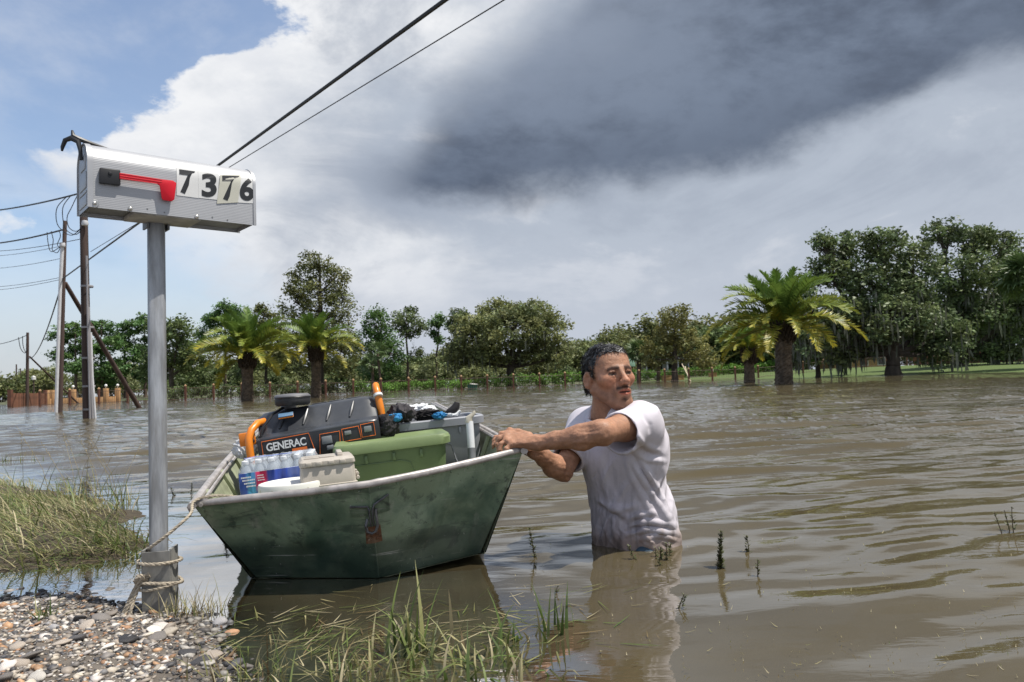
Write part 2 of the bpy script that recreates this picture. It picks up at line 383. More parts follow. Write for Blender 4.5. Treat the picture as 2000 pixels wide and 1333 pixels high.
M_PINE = leaf_mat('pine_needle', (.10, .185, .058)); M_CYP = leaf_mat('cypress_leaf', (.215, .210, .075))
M_MID = leaf_mat('broad_leaf', (.135, .180, .070)); M_HEDGE = leaf_mat('hedge_leaf', (.14, .27, .045)); M_MOSS = leaf_mat('spanish_moss', (.17, .18, .14), .4)
M_OLIVE = leaf_mat('olive_leaf', (.145, .160, .060))
M_BARK = mat('tree_bark', (.060, .048, .036), .9, var=.4, scale=3, bump=.02, stretch=(1, 1, .3))
M_PBARK = mat('pine_bark', (.10, .075, .058), .9, var=.4, scale=3, bump=.02, stretch=(1, 1, .3))
def bez(a, b, bend, n=7):
    a, b, bend = Vector(a), Vector(b), Vector(bend); m_ = (a + b) / 2 + bend
    return [a * (1 - t) ** 2 + m_ * 2 * t * (1 - t) + b * t * t for t in np.linspace(0, 1, n)]
def make_tree(name, label, cat, D, base, fork_y, tr, lobes_px, mleaf, mbark=None, dens=5.0, per=26, size=.13, crad=.55, seed=1,
              flat=.8, group=None, moss=0, gap=.12, shell=.5, base_z=None, top_y=None, limbs=1.0, tint=.35, depth=1.0, up=.35):
    rng = np.random.default_rng(seed); k_ = D / FPX; dens *= 2.3; per = int(per * 1.35); size *= 1.4; gap *= .8
    b0 = P(base[0], base[1], D); bz = float(ground_z(b0.x, b0.y)) if base_z is None else base_z; bz = max(bz, -.6)
    root = empty(name, (b0.x, b0.y, bz), label, cat, group)
    o = Vector((b0.x, b0.y, bz)); L = []
    for (x, y, rx, ry) in lobes_px:
        dd = D + (rng.random() - .5) * k_ * rx * 1.2 * depth
        c = P(x, y, dd) - o; rr = (rx * k_, (rx + ry) / 2 * k_ * depth, ry * k_); L.append((np.array(c), rr))
    q, src = lobe_clusters(L, dens, rng, shell, gap)
    q = q[q[:, 2] > .6]
    fork = P(base[0] + (rng.random() - .5) * 4, fork_y, D) - o
    mb = MB(); ns = 9
    tp = [Vector((0, 0, -.3)) .lerp(fork, t_) + Vector((rng.normal() * tr * .15, rng.normal() * tr * .15, 0)) * (0 if t_ in (0, 1) else 1) for t_ in np.linspace(0, 1, ns)]
    mb.tube(tp, [tr * (1.35 - .6 * (i / (ns - 1)) ** .5) for i in range(ns)], 10)
    if top_y is not None:                              # one leader up to the top (pines)
        top = P(base[0] + rng.normal() * 2, top_y, D) - o
        mb.tube(bez(fork, top, (rng.normal() * .3, 0, 0)), np.linspace(tr * .8, tr * .15, 7), 7)
    for li, (c, rr) in enumerate(L):
        c = Vector(c)
        if top_y is not None:
            t_ = min(max((c.z - rr[2] * .6 - fork.z) / max(top.z - fork.z, .1), 0), 1); st = fork.lerp(top, t_ * .9)
        else: st = fork.copy()
        r0 = tr * .5 * limbs
        mb.tube(bez(st, c, (0, 0, -.12 * (c - st).length)), np.linspace(r0, r0 * .35, 7), 6)
        ids = np.where(src[:len(q)] == li)[0] if len(src) == len(q) else np.arange(len(q))
        dd = np.linalg.norm(q - np.array(c), axis=1); near = np.argsort(dd)[: max(6, int(14 * limbs))]
        for j in near[::1]:
            e = Vector(q[j]); mb.tube(bez(c.lerp(st, .25 * rng.random()), e, (0, 0, -.08 * (e - c).length), 4), np.linspace(r0 * .33, r0 * .10, 4), 4, cap=False)
    mb.build('trunk', mbark or M_BARK, root, smooth=True)
    rad = crad * (.6 + .8 * rng.random(len(q)))
    v, f, ci = leaf_quads(q, rad, per, size, rng, flat, up)
    cb = 1 + tint * (rng.random((len(q), 1)) - .5) * 2; hue = 1 + .18 * (rng.random((len(q), 1)) - .5)
    cc = np.concatenate([cb * hue, cb, cb * (2 - hue) * .95], 1)[ci] * (.75 + .5 * rng.random((len(ci), 1)))
    np_mesh('crown', v, f, mleaf, root, smooth=False, col=np.repeat(np.clip(cc, .1, 2.2), 4, 0))
    if moss:
        lowq = q[np.argsort(q[:, 2])[: int(len(q) * .6)]]; pick = lowq[rng.integers(0, len(lowq), moss)] + rng.normal(size=(moss, 3)) * .4
        n = moss; ln = .5 + 1.3 * rng.random(n); wv = rng.normal(size=(n, 3)); wv[:, 2] = 0; wv /= np.linalg.norm(wv, axis=1, keepdims=True); wv *= (.05 + .07 * rng.random((n, 1)))
        dn = np.stack([rng.normal(size=n) * .08, rng.normal(size=n) * .08, -ln], 1)
        v = np.stack([pick - wv * .6, pick + wv * .6, pick + wv + dn * .5, pick + dn, pick - wv + dn * .5], 1).reshape(-1, 3)
        f = np.arange(n * 5).reshape(-1, 5)
        me = np_mesh('hanging_moss', v, f, M_MOSS, root, smooth=False, col=np.repeat(.6 + .8 * rng.random((n, 1)) * np.ones((1, 3)), 5, 0)); setp(me, kind='stuff')
    return root
def copy_tree(o, parent=None):
    c = o.copy(); COL.objects.link(c); c.parent = parent
    for ch in o.children: copy_tree(ch, c)
    return c

# ---------------------------------------------------------------- named trees
make_tree('oak_tree', 'broad spreading live oak with forked trunk standing alone behind the fence', 'tree', 92, (1000, 756), 716, .62,
          [(1000, 640, 62, 44), (930, 662, 48, 42), (1068, 648, 42, 42), (972, 612, 48, 24), (1042, 612, 40, 22), (898, 690, 30, 30), (1092, 690, 26, 30), (960, 690, 40, 22), (1040, 690, 40, 22), (915, 635, 30, 22)],
          M_OAK, dens=5.5, per=30, size=.16, crad=.75, seed=3, gap=.2, shell=.62, moss=250, depth=1.2)
make_tree('tall_tree', 'tall brownish green tree with open crown towering behind the palms', 'tree', 84, (625, 765), 640, .42,
          [(617, 512, 36, 22), (592, 545, 30, 24), (652, 545, 30, 28), (620, 575, 44, 30), (660, 600, 32, 34), (575, 590, 26, 30), (648, 650, 42, 42), (596, 640, 42, 36), (670, 690, 30, 40), (620, 700, 50, 40)],
          M_OLIVE, dens=6, per=26, size=.13, crad=.7, seed=5, gap=.22, shell=.6, top_y=500, limbs=.8)
make_tree('bushy_pine', 'bright green bushy pine between the palms and the slender pines', 'tree', 96, (742, 762), 720, .25,
          [(735, 635, 28, 28), (718, 675, 34, 34), (765, 690, 28, 38), (738, 612, 14, 9), (742, 725, 40, 24)], M_PINE, M_PBARK, dens=6, per=30, size=.14, crad=.7, seed=8, top_y=606)
make_tree('slender_pine', 'slender bare-trunked pine with round dark crown and forked limbs', 'tree', 98, (797, 758), 690, .19,
          [(797, 622, 26, 20), (776, 636, 12, 12), (820, 642, 14, 12), (812, 690, 14, 8), (797, 650, 16, 10)], M_DARK, M_PBARK, dens=7, per=34, size=.14, crad=.6, seed=9, top_y=606, limbs=.7)
make_tree('slender_pine', 'small-crowned slender pine beside the white house', 'tree', 104, (853, 752), 690, .17,
          [(852, 628, 15, 14), (849, 652, 10, 10), (858, 665, 9, 8)], M_PINE, M_PBARK, dens=9, per=34, size=.14, crad=.5, seed=12, top_y=614, limbs=.6)
make_tree('pine_tree', 'pine top rising just above the left shoulder of the spreading oak', 'tree', 108, (900, 752), 690, .2,
          [(896, 614, 20, 11), (884, 634, 14, 14), (905, 640, 14, 12)], M_DARK, M_PBARK, dens=8, per=30, size=.15, crad=.6, seed=13, top_y=604)
make_tree('cypress_tree', 'yellowing feathery cypress beside the white porch', 'tree', 80, (1317, 747), 700, .36,
          [(1315, 648, 42, 36), (1290, 680, 38, 32), (1352, 680, 32, 36), (1318, 620, 28, 18), (1336, 603, 9, 12), (1300, 612, 8, 10), (1272, 700, 20, 24), (1372, 700, 20, 28)],
          M_CYP, dens=6, per=30, size=.12, crad=.6, seed=21, gap=.2, top_y=598, limbs=.6)
make_tree('oak_tree', 'huge dark live oak draped in moss with thick trunk on the lawn', 'tree', 62, (1746, 733), 688, .62,
          [(1640, 478, 44, 26), (1722, 478, 54, 30), (1618, 535, 50, 36), (1700, 545, 74, 46), (1785, 525, 50, 56), (1640, 615, 50, 42), (1742, 620, 78, 44), (1588, 655, 42, 36), (1800, 640, 54, 42), (1850, 650, 42, 40), (1690, 670, 46, 24), (1605, 475, 22, 18), (1640, 690, 40, 22), (1830, 690, 44, 26), (1770, 590, 60, 40), (1570, 600, 26, 40)],
          M_DARK, dens=7.5, per=34, size=.13, crad=.62, seed=31, gap=.15, shell=.38, moss=900, depth=.9, tint=.45)
make_tree('oak_tree', 'dark moss-hung oak by the brown board fence', 'tree', 70, (1876, 730), 690, .5,
          [(1838, 456, 40, 22), (1900, 472, 46, 30), (1958, 482, 34, 34), (1880, 535, 66, 44), (1962, 555, 44, 50), (1905, 615, 70, 40), (1972, 632, 44, 40), (1850, 590, 50, 40), (2030, 560, 50, 70), (1930, 690, 50, 24), (1985, 690, 40, 30), (1850, 650, 44, 36)],
          M_DARK, dens=7, per=32, size=.14, crad=.66, seed=33, gap=.16, shell=.5, moss=700, depth=.9, tint=.45)
make_tree('mossy_tree', 'small grey tree heavily hung with moss between the palm and the huge oak', 'tree', 68, (1597, 735), 690, .22,
          [(1600, 645, 40, 36), (1558, 670, 30, 34), (1642, 672, 30, 32)], M_DARK, dens=6, per=26, size=.13, crad=.6, seed=35, moss=500, gap=.2)
make_tree('oak_tree', 'dark rounded oak filling the gap behind the left palm', 'tree', 100, (336, 772), 735, .4,
          [(335, 690, 46, 46), (312, 640, 22, 26), (350, 648, 26, 26), (375, 700, 26, 36), (300, 715, 22, 36)], M_MID, dens=4.5, per=30, size=.18, crad=.9, seed=41)
for i, (bx, lob, ty, lab) in enumerate([
        (148, [(140, 645, 28, 16), (112, 662, 20, 12), (122, 690, 26, 14), (158, 675, 20, 14), (140, 715, 30, 14)], 630, 'leftmost of the pines behind the orange wall with drooping low boughs'),
        (198, [(200, 642, 30, 14), (215, 672, 30, 16), (185, 690, 24, 16), (205, 720, 34, 16), (195, 745, 30, 12)], 628, 'flat-topped pine behind the orange wall and utility poles'),
        (246, [(258, 640, 26, 16), (240, 665, 24, 16), (262, 695, 22, 18), (236, 720, 24, 18)], 626, 'leaning pine with open layered boughs behind the slanting brace'),
        (284, [(285, 628, 20, 14), (296, 655, 20, 18), (280, 690, 22, 22), (285, 730, 26, 22)], 612, 'tall dark pine half hidden by the mailbox post')]):
    make_tree('pine_tree', lab, 'tree', 104 + i * 3, (bx, 775), 730, .24, lob, M_PINE, M_PBARK, dens=7, per=34, size=.15, crad=.62, seed=50 + i, flat=.6, top_y=ty, limbs=.6, group='pines behind the orange wall')
make_tree('pine_tree', 'round-headed pine showing above the fronds of the left palm', 'tree', 118, (440, 768), 690, .25,
          [(442, 604, 26, 11), (418, 625, 22, 16), (460, 625, 24, 18), (410, 660, 26, 26)], M_PINE, M_PBARK, dens=5.5, per=30, size=.17, crad=.8, seed=61, top_y=596)
make_tree('broadleaf_tree', 'grey-green tree showing between the two left palms', 'tree', 115, (520, 768), 700, .25,
          [(515, 606, 14, 12), (500, 645, 32, 30), (538, 640, 24, 30), (520, 690, 42, 34)], M_OLIVE, dens=5, per=30, size=.17, crad=.8, seed=62)
# generic tree line: three built once, the rest are copies
gen_oaks = []
for i in range(3):
    rr = np.random.default_rng(70 + i)
    lobes = [(1000 + rr.normal() * 34, 690 + rr.normal() * 14, 28 + 14 * rr.random(), 20 + 12 * rr.random()) for _ in range(7)]
    t_ = make_tree('oak_tree', 'grey-green oak in the far tree line', 'tree', 120, (1000, 748), 722, .3, lobes, [M_OAK, M_MID, M_OLIVE][i],
                   dens=3.4, per=26, size=.24, crad=1.1, seed=80 + i, gap=.1, group='oaks of the far tree line')
    gen_oaks.append(t_)
spots = [(1130, 122, .85), (1165, 135, 1.0), (1205, 128, .95), (1240, 118, .8), (1395, 112, 1.1), (1430, 126, 1.35), (1475, 118, 1.1), (1520, 105, 1.0), (1255, 140, 1.25),
         (880, 132, .8), (820, 150, .8), (930, 140, .9), (1090, 140, .85), (690, 128, .8), (650, 120, .7), (560, 128, .8), (470, 130, .85), (400, 132, .8), (60, 190, .9), (10, 170, .7), (-40, 170, .9),
         (95, 165, .8), (1560, 110, 1.1), (1640, 100, .9), (1820, 96, .9), (1930, 92, 1.0), (2010, 90, 1.2), (1700, 120, 1.0), (770, 140, .6), (960, 145, .7), (240, 150, .8), (180, 160, .8)]
PLACES = [(-99, 'beyond the board gate'), (90, 'beyond the orange wall'), (300, 'behind the left date palm'), (560, 'below the tall brownish tree'), (690, 'beside the bushy pine'), (780, 'beside the slender pines'), (870, 'behind the spreading oak'), (1115, 'behind the man'), (1240, 'behind the white porch'), (1385, 'behind the short date palm'), (1560, 'behind the small mossy tree'), (1660, 'behind the huge dark oak'), (1800, 'above the brown board fence')]
def place_of(px): return [n_ for x_, n_ in PLACES if px >= x_][-1]
used = set()
for j, (px, D, sc) in enumerate(spots):
    s_ = j % 3
    o = gen_oaks[s_] if s_ not in used else copy_tree(gen_oaks[s_]); used.add(s_)
    o['label'] = ['greyish green', 'deep green', 'olive green'][s_] + ' oak of the far tree line ' + place_of(px); q = P(px, 745, D); o.location = (q.x, q.y, max(float(ground_z(q.x, q.y)), -.1)); o.scale = (sc, sc, sc * (.85 + .2 * random.random())); o.rotation_euler = (0, 0, random.random() * 6.28)

# ---------------------------------------------------------------- date palms
M_FROND = mat('palm_frond', (.125, .205, .042), .45, var=.3, scale=1.5, attr=True, translucent=.25, spec=.5)
M_PTRUNK = mat('palm_trunk', (.105, .078, .055), .9, var=.5, scale=4, bump=.04, bscale=14)
M_BOOT = mat('palm_boots', (.045, .032, .022), .95, var=.5, scale=6, bump=.05, bscale=16)
def frond_mesh(nm, e0, droop, length, rng, yellow):
    mb = MB(); n = 15; pts = []; p = Vector((0, 0, 0)); a = e0
    for i in range(n):
        pts.append(p.copy()); t_ = i / (n - 1); p = p + Vector((math.cos(a), 0, math.sin(a))) * length / (n - 1); a -= droop / (n - 1) * (.5 + 1.1 * t_)
    mb.cc = (1.6, 1.25, .9)
    mb.tube(pts, np.linspace(.045, .008, n), 3, cap=False)
    m_ = 44
    for i in range(m_):
        t_ = .12 + .88 * i / (m_ - 1); fi = t_ * (n - 1); i0 = min(int(fi), n - 2); q = pts[i0].lerp(pts[i0 + 1], fi - i0)
        tg = (pts[i0 + 1] - pts[i0]).normalized(); nrm = Vector((-tg.z, 0, tg.x))
        ll = (.62 * math.sin(math.pi * (.12 + .80 * t_)) + .07) * (.85 + .3 * rng.random())
        for s_ in (-1, 1):
            dv = (tg * (.55 + .3 * t_) + Vector((0, s_, 0)) * .8 + nrm * (.35 + .25 * rng.normal() * .6)).normalized()
            tip = q + dv * ll + Vector((0, 0, -.10 * ll)); wv = tg * .045
            yv = max(0, min(1, yellow * (.5 + .8 * t_ + .4 * rng.normal())))
            mb.cc = (1 * (1 - yv) + 3.2 * yv, 1 * (1 - yv) + 1.65 * yv, 1 * (1 - yv) + .8 * yv)
            mb.face([mb.vert(q - wv), mb.vert(q + wv), mb.vert(q.lerp(tip, .55) + wv * .9), mb.vert(tip), mb.vert(q.lerp(tip, .55) - wv * .9)])
    me_o = mb.build(nm, M_FROND, None, col=True); me = me_o.data; bpy.data.objects.remove(me_o); return me
_rg = np.random.default_rng(5)
FR = [[frond_mesh('frond', e, d, 1.0 * l, _rg, y) for _ in range(3)] for e, d, l, y in
      ((1.42, .75, 2.9, 0.0), (1.15, 1.15, 3.4, .03), (.80, 1.45, 3.8, .22), (.45, 1.45, 3.9, .55), (-.02, 1.15, 3.3, .75))]
def date_palm(label, px, py, trunk_top, D, tr, fs, seed, z=0.0, n=(9, 14, 16, 13, 4), lean=0):
    rng = np.random.default_rng(seed); b0 = G(px, py, z) if D is None else P(px, py, D); D = b0.y
    root = empty('date_palm', (b0.x, b0.y, z - .6), label, 'palm tree', 'date palms in the flood')
    top = P(px + lean, trunk_top, D) - Vector((b0.x, b0.y, z - .6)); hgt = top.z
    mb = MB(); rings = 40; nn = 18; vs = []
    for i in range(rings):
        t_ = i / (rings - 1); zz = t_ * hgt; prof = tr * (1.12 - .22 * min(t_ * 2, 1) + (.25 * max(0, (t_ - .6) / .4)))
        vs.append([mb.vert(Vector((top.x * t_ + prof * (1 + .07 * ((k_ + i) % 2) + .04 * rng.normal()) * math.cos(6.283 * (k_ + .5 * (i % 2)) / nn),
                                   top.y * t_ + prof * (1 + .07 * ((k_ + i) % 2) + .04 * rng.normal()) * math.sin(6.283 * (k_ + .5 * (i % 2)) / nn), zz))) for k_ in range(nn)])
    for i in range(rings - 1):
        for k_ in range(nn): mb.face((vs[i][k_], vs[i][(k_ + 1) % nn], vs[i + 1][(k_ + 1) % nn], vs[i + 1][k_]))
    mb.build('trunk', M_PTRUNK, root)
    mb = MB()
    for i in range(90):                                # old leaf bases under the crown
        th = i * 2.39996; t_ = i / 90; zz = hgt - .95 + .9 * t_; r_ = tr * (1.05 + .18 * t_); d = Vector((math.cos(th), math.sin(th), 0))
        q = Vector((top.x, top.y, zz)) + d * r_ * .85
        mb.tube([q, q + d * .16 + Vector((0, 0, .12)), q + d * .24 + Vector((0, 0, .30))], [.075, .06, .03], 5)
    mb.build('leaf_bases', M_BOOT, root)
    for g_, cnt in enumerate(n):
        for i in range(cnt):
            o = link('frond', FR[g_][i % 3], root)
            th = 6.283 * (i / cnt) + g_ * .7 + rng.normal() * .15
            o.location = Vector((top.x + math.cos(th) * .12, top.y + math.sin(th) * .12, top.z - .05 * g_ + .1)); s_ = fs * (.88 + .24 * rng.random())
            o.scale = (s_, s_, s_); o.rotation_euler = Matrix.Rotation(th, 3, 'Z').to_euler()
            R3 = Matrix.Rotation(th, 3, 'Z') @ Matrix.Rotation(rng.normal() * .10, 3, 'Y') @ Matrix.Rotation(rng.normal() * .3, 3, 'X'); o.rotation_euler = R3.to_euler()
    return root
date_palm('wide-crowned date palm with dark stout trunk, in the flood left of its twin', 483, 784, 692, None, .36, .93, 1)
date_palm('narrower date palm with pale lower trunk in front of the tall tree', 617, 777, 682, None, .34, .86, 2, n=(10, 13, 13, 10, 2))
date_palm('big yellow-fringed date palm standing at the lawn edge', 1530, 751, 634, None, .42, .97, 3, n=(10, 13, 15, 14, 5))
date_palm('short date palm half behind the big yellow-fringed one', 1463, 748, 683, None, .34, .60, 4, n=(7, 10, 12, 10, 4))
# fan palms
M_FAN = mat('fan_leaf', (.07, .11, .035), .45, var=.35, scale=2, attr=True, translucent=.2)
def fan_mesh(rng):
    mb = MB(); n = 18; st = Vector((0, 0, 0)); hub = Vector((.8, 0, .12)); mb.tube([st, hub], [.03, .015], 3)
    for i in range(n):
        a = -1.9 + 3.8 * i / (n - 1); d = Vector((math.cos(a), math.sin(a), .25 * math.cos(a * 1.5) - .1)).normalized(); wv = Vector((-d.y, d.x, 0)) * .055
        ln = .75 + .15 * rng.random(); dr = Vector((0, 0, -.35 * rng.random()))
        mb.cc = (1 + .5 * rng.random(),) * 3
        mb.face([mb.vert(hub), mb.vert(hub + d * ln * .5 + wv), mb.vert(hub + d * ln + dr), mb.vert(hub + d * ln * .5 - wv)])
    o = mb.build('fan_leaf', M_FAN, None, col=True); me = o.data; bpy.data.objects.remove(o); return me
FAN = [fan_mesh(_rg) for _ in range(3)]
def fan_palm(label, px, py, top_y, D, tr, sc, seed, n=34, lean=0):
    rng = np.random.default_rng(seed); b0 = P(px, py, D); z = max(float(ground_z(b0.x, b0.y)), -.3)
    root = empty('cabbage_palm', (b0.x, b0.y, z), label, 'palm tree'); top = P(px + lean, top_y, D) - Vector((b0.x, b0.y, z))
    mb = MB(); mb.tube(bez((0, 0, -.2), top, (.1, 0, 0), 12), [tr * (1.1 + .12 * rng.random()) for _ in range(12)], 10); mb.build('trunk', M_PTRUNK, root, smooth=True)
    for i in range(n):
        o = link('fan_leaf', FAN[i % 3], root); th = i * 2.39996; e = 1.2 - 2.0 * (i / n)
        o.location = top; o.scale = (sc,) * 3
        o.rotation_euler = (Matrix.Rotation(th, 3, 'Z') @ Matrix.Rotation(-e, 3, 'Y') @ Matrix.Rotation(rng.normal() * .4, 3, 'X')).to_euler()
    return root
fan_palm('dark shaggy cabbage palm beside the green dome awning', 1247, 742, 690, 84, .22, 1.15, 1)
fan_palm('tall cabbage palm drooping in from beyond the dark oak', 2012, 735, 545, 58, .22, 1.7, 2, 44)
fan_palm('thin leaning palm with wind-torn head beside the bushy pine', 745, 766, 690, 74, .10, .9, 3, 16, lean=-8)
fan_palm('short pale-stemmed palm beside the thin leaning palm', 727, 764, 712, 78, .13, .9, 4, 22)
fan_palm('low cabbage palm behind the porch hedge', 1285, 742, 690, 88, .2, 1.1, 6, 30)

# ---------------------------------------------------------------- hedges
def hedge(label, x0, x1, yb, hpx, D0, D1, mleaf, seed, h=1.0):
    rng = np.random.default_rng(seed); a = P(x0, yb, D0); b = P(x1, yb, D1); ln = (b - a).length; n = int(ln * 22)
    t_ = rng.random(n); base = np.array(a)[None] + (np.array(b) - np.array(a))[None] * t_[:, None]
    gz = ground_z(base[:, 0], base[:, 1]); hh = h * (.8 + .4 * vnoise(base[:, 0], base[:, 1], .5, seed))
    q = np.stack([base[:, 0] + rng.normal(size=n) * .15, base[:, 1] + (rng.random(n) - .5) * 1.0, np.maximum(gz, -.1) + hh * rng.random(n) ** .7], 1)
    o = Vector((*((a + b) / 2).xy, 0)); root = empty('hedge', o, label, 'hedge', 'clipped hedges behind the fence'); q = q - np.array(o)
    v, f, ci = leaf_quads(q, np.full(n, .30), 20, .12, rng, 1.0, .5)
    cb = (.6 + .8 * rng.random((n, 1)))[ci] * np.ones((1, 3)); np_mesh('foliage', v, f, mleaf, root, smooth=False, col=np.repeat(cb, 4, 0))
    mb = MB()
    for i in range(int(ln / .9)):
        p = np.array(a) + (np.array(b) - np.array(a)) * (i + .5) / int(ln / .9) - np.array(o); z0 = max(float(ground_z(p[0] + o.x, p[1] + o.y)), -.3)
        mb.tube([(p[0], p[1], z0 - .2), (p[0] + .1, p[1], z0 + h * .7)], [.04, .02], 5)
    mb.build('stems', M_BARK, root)
hedge('dull green hedge behind the date palms', 325, 700, 762, 14, 76, 84, M_MID, 1, 1.25)
hedge('green hedge under the spreading oak', 690, 1000, 752, 14, 82, 88, M_HEDGE, 2, 1.05)
hedge('bright green hedge running from the spreading oak to the man', 1003, 1150, 748, 16, 86, 90, M_HEDGE, 3, 1.3)
hedge('bright green hedge in front of the white porch', 1225, 1385, 742, 15, 92, 98, M_HEDGE, 4, 1.25)
hedge('low trimmed hedge behind the short date palm', 1385, 1590, 735, 12, 96, 104, M_HEDGE, 5, 1.1)

# ---------------------------------------------------------------- undergrowth shrubs below the tree line
def shrub_proto(seed, mleaf):
    rng = np.random.default_rng(seed); root = empty('shrub', (0, 0, 0), 'leafy shrub in the undergrowth below the tree line', 'shrub', 'undergrowth shrubs below the tree line'); L = [((rng.normal() * 1.1, rng.normal() * .5, 1.0 + rng.random() * .9), (1.3, .9, 1.0)) for _ in range(5)]
    q, _ = lobe_clusters([(np.array(c), r) for c, r in L], 16, rng, .45); q = q[q[:, 2] > .1]; v, f, ci = leaf_quads(q, np.full(len(q), .42), 16, .17, rng); cb = (.6 + .8 * rng.random((len(q), 1)))[ci] * np.ones((1, 3)) * (.75 + .5 * rng.random((len(ci), 1)))
    np_mesh('foliage', v, f, mleaf, root, smooth=False, col=np.repeat(cb, 4, 0)); mb = MB()
    for c, r in L: mb.tube(bez((0, 0, -.3), c, (.1, 0, -.2)), np.linspace(.07, .02, 7), 5)
    mb.build('stem', M_BARK, root); return root
protos = [shrub_proto(1, M_MID), shrub_proto(2, M_OLIVE), shrub_proto(3, M_OAK)]; usedp = set(); rgs = np.random.default_rng(77)
for j in range(78):
    px = -30 + 2090 * (j + .7 * rgs.random()) / 78; D = rgs.uniform(104, 138); s_ = j % 3
    if 1240 < px < 1350: D = rgs.uniform(122, 138)
    if px > 1560: D = rgs.uniform(118, 135)
    o = protos[s_] if s_ not in usedp else copy_tree(protos[s_]); usedp.add(s_); o['label'] = ['deep green', 'olive green', 'greyish green'][s_] + ' leafy shrub in the undergrowth ' + place_of(px); q = P(px, 745, D); k_ = rgs.uniform(.9, 1.7); o.location = (q.x, q.y, max(float(ground_z(q.x, q.y)), -.1)); o.scale = (k_ * 1.2, k_, k_); o.rotation_euler = (0, 0, rgs.random() * 6.28)
# ================================================================ fence on the far side
M_POST = mat('fence_post_paint', (.14, .058, .036), .7, var=.3, scale=3); M_WIRE = mat('fence_wire', (.10, .060, .045), .7)
M_CAP = mat('post_cap', (.33, .20, .10), .7)
fx = [78, 136, 193, 249, 306, 362, 417, 472, 527, 581, 636, 690, 744, 798, 850, 901, 952, 1003, 1054, 1104, 1153, 1201, 1249, 1299, 1346, 1392, 1437, 1482, 1526, 1570, 1611, 1653, 1694, 1734, 1774, 1814, 1853, 1890, 1930, 1965, 2000, 2035]
fd = np.interp(fx, [18, 952, 1392, 1965, 2040], [60, 67, 75, 93, 97])
fp = [P(x, 750, d) for x, d in zip(fx, fd)]
fence = empty('picket_fence', (fp[16].x, fp[16].y, 0), 'long brown metal fence with square posts standing in the flood', 'fence')
o = fence.location; ps = MB(); ps.box(Matrix.Translation((0, 0, .25)), .15, .15, 1.9); pm = ps.build('post', M_POST, None); pmesh = pm.data; bpy.data.objects.remove(pm)
cs = MB(); cs.lathe([(.115, 1.2), (.12, 1.26), (.07, 1.33), (.02, 1.38)], n=8); cm = cs.build('post_cap', M_CAP, None); cmesh = cm.data; bpy.data.objects.remove(cm)
for i, q in enumerate(fp):
    z = max(float(ground_z(q.x, q.y)), 0); a = link('post', pmesh, fence); a.location = (q.x - o.x, q.y - o.y, z)
    cc_ = link('post_cap', cmesh, a)
    if i + 1 < len(fp):
        q2 = fp[i + 1]; mb = MB(); z2 = max(float(ground_z(q2.x, q2.y)), 0); A = Vector((q.x - o.x, q.y - o.y, z)); B = Vector((q2.x - o.x, q2.y - o.y, z2))
        for h in (.12, 1.05): mb.tube([A + Vector((0, 0, h)), B + Vector((0, 0, h))], .018, 4)
        for k_ in range(1, 13):
            m_ = A.lerp(B, k_ / 13); mb.tube([m_ + Vector((0, 0, -.15)), m_ + Vector((0, 0, 1.08))], .011, 3)
        mb.build('picket_panel', M_WIRE, fence)

# ================================================================ far walls, gate, houses
M_ORANGE = mat('orange_stucco', (.44, .255, .12), .85, var=.12, scale=2); M_WOOD = mat('brown_boards', (.20, .085, .048), .8, var=.3, scale=2, obj_rand=.25)
M_WHITE = mat('white_siding', (.62, .63, .64), .7, var=.08); M_ROOF = mat('red_roof', (.22, .085, .06), .85, var=.25); M_GLASS = mat('dark_pane', (.03, .035, .04), .15, var=.1)
M_STONE = mat('pale_concrete', (.45, .43, .39), .85, var=.15); M_TAN = mat('tan_stucco', (.42, .25, .12), .85, var=.12)
M_LAMP = mat('lamp_globe', (.75, .75, .72), .4, var=.02)
# low orange wall with pillars
wroot = empty('garden_wall', (*P(165, 780, 78).xy, 0), 'low orange stucco wall with pillars behind the utility poles', 'wall'); o = wroot.location
pp = [91, 102, 143, 167, 207, 230]
for i, x in enumerate(pp):
    q = P(x, 780, 76 + i * .8) - o; mb = MB(); mb.box(Matrix.Translation((q.x, q.y, .45)), .42, .42, 2.0); mb.build('pillar', M_ORANGE, wroot, bevel=.02)
    if x in (207, 230, 143):
        mb = MB(); mb.lathe([(.03, 1.45), (.04, 1.6), (.13, 1.66), (.15, 1.75), (.1, 1.86), (.02, 1.9)], Matrix.Translation((q.x, q.y, 0)), 10); mb.build('lamp', M_LAMP, wroot, smooth=True)
    if i + 1 < len(pp):
        q2 = P(pp[i + 1], 780, 76 + (i + 1) * .8) - o; d = (q2 - q); d.z = 0; m_ = (q + q2) / 2
        M_ = Matrix.Translation((m_.x, m_.y, .1)) @ Matrix.Rotation(math.atan2(d.y, d.x), 4, 'Z'); mb = MB(); mb.box(M_, d.length - .42, .22, .9); mb.build('wall_panel', M_ORANGE, wroot, bevel=.015)
# brown board gate
groot = empty('board_gate', (*P(50, 785, 66).xy, 0), 'brown wooden board gate at the end of the fence', 'gate'); o = groot.location
a = P(20, 790, 62) - o; b = P(88, 785, 74) - o; n = 26
bd = MB(); bd.box(Matrix.Translation((0, 0, .3)), .2, .05, 1.7); bo = bd.build('board', M_WOOD, None); bmesh_ = bo.data; bpy.data.objects.remove(bo)
ang = math.atan2(b.y - a.y, b.x - a.x)
for i in range(n):
    q = a.lerp(b, (i + .5) / n); e = link('board', bmesh_, groot); e.location = (q.x, q.y, random.uniform(-.02, .02)); e.rotation_euler = (0, 0, ang); e.scale = ((b - a).length / n / .2 * .9, 1, 1)
for q in (a, b): mb = MB(); mb.box(Matrix.Translation((q.x, q.y, .4)), .3, .3, 2.1); mb.build('post', M_POST, groot)
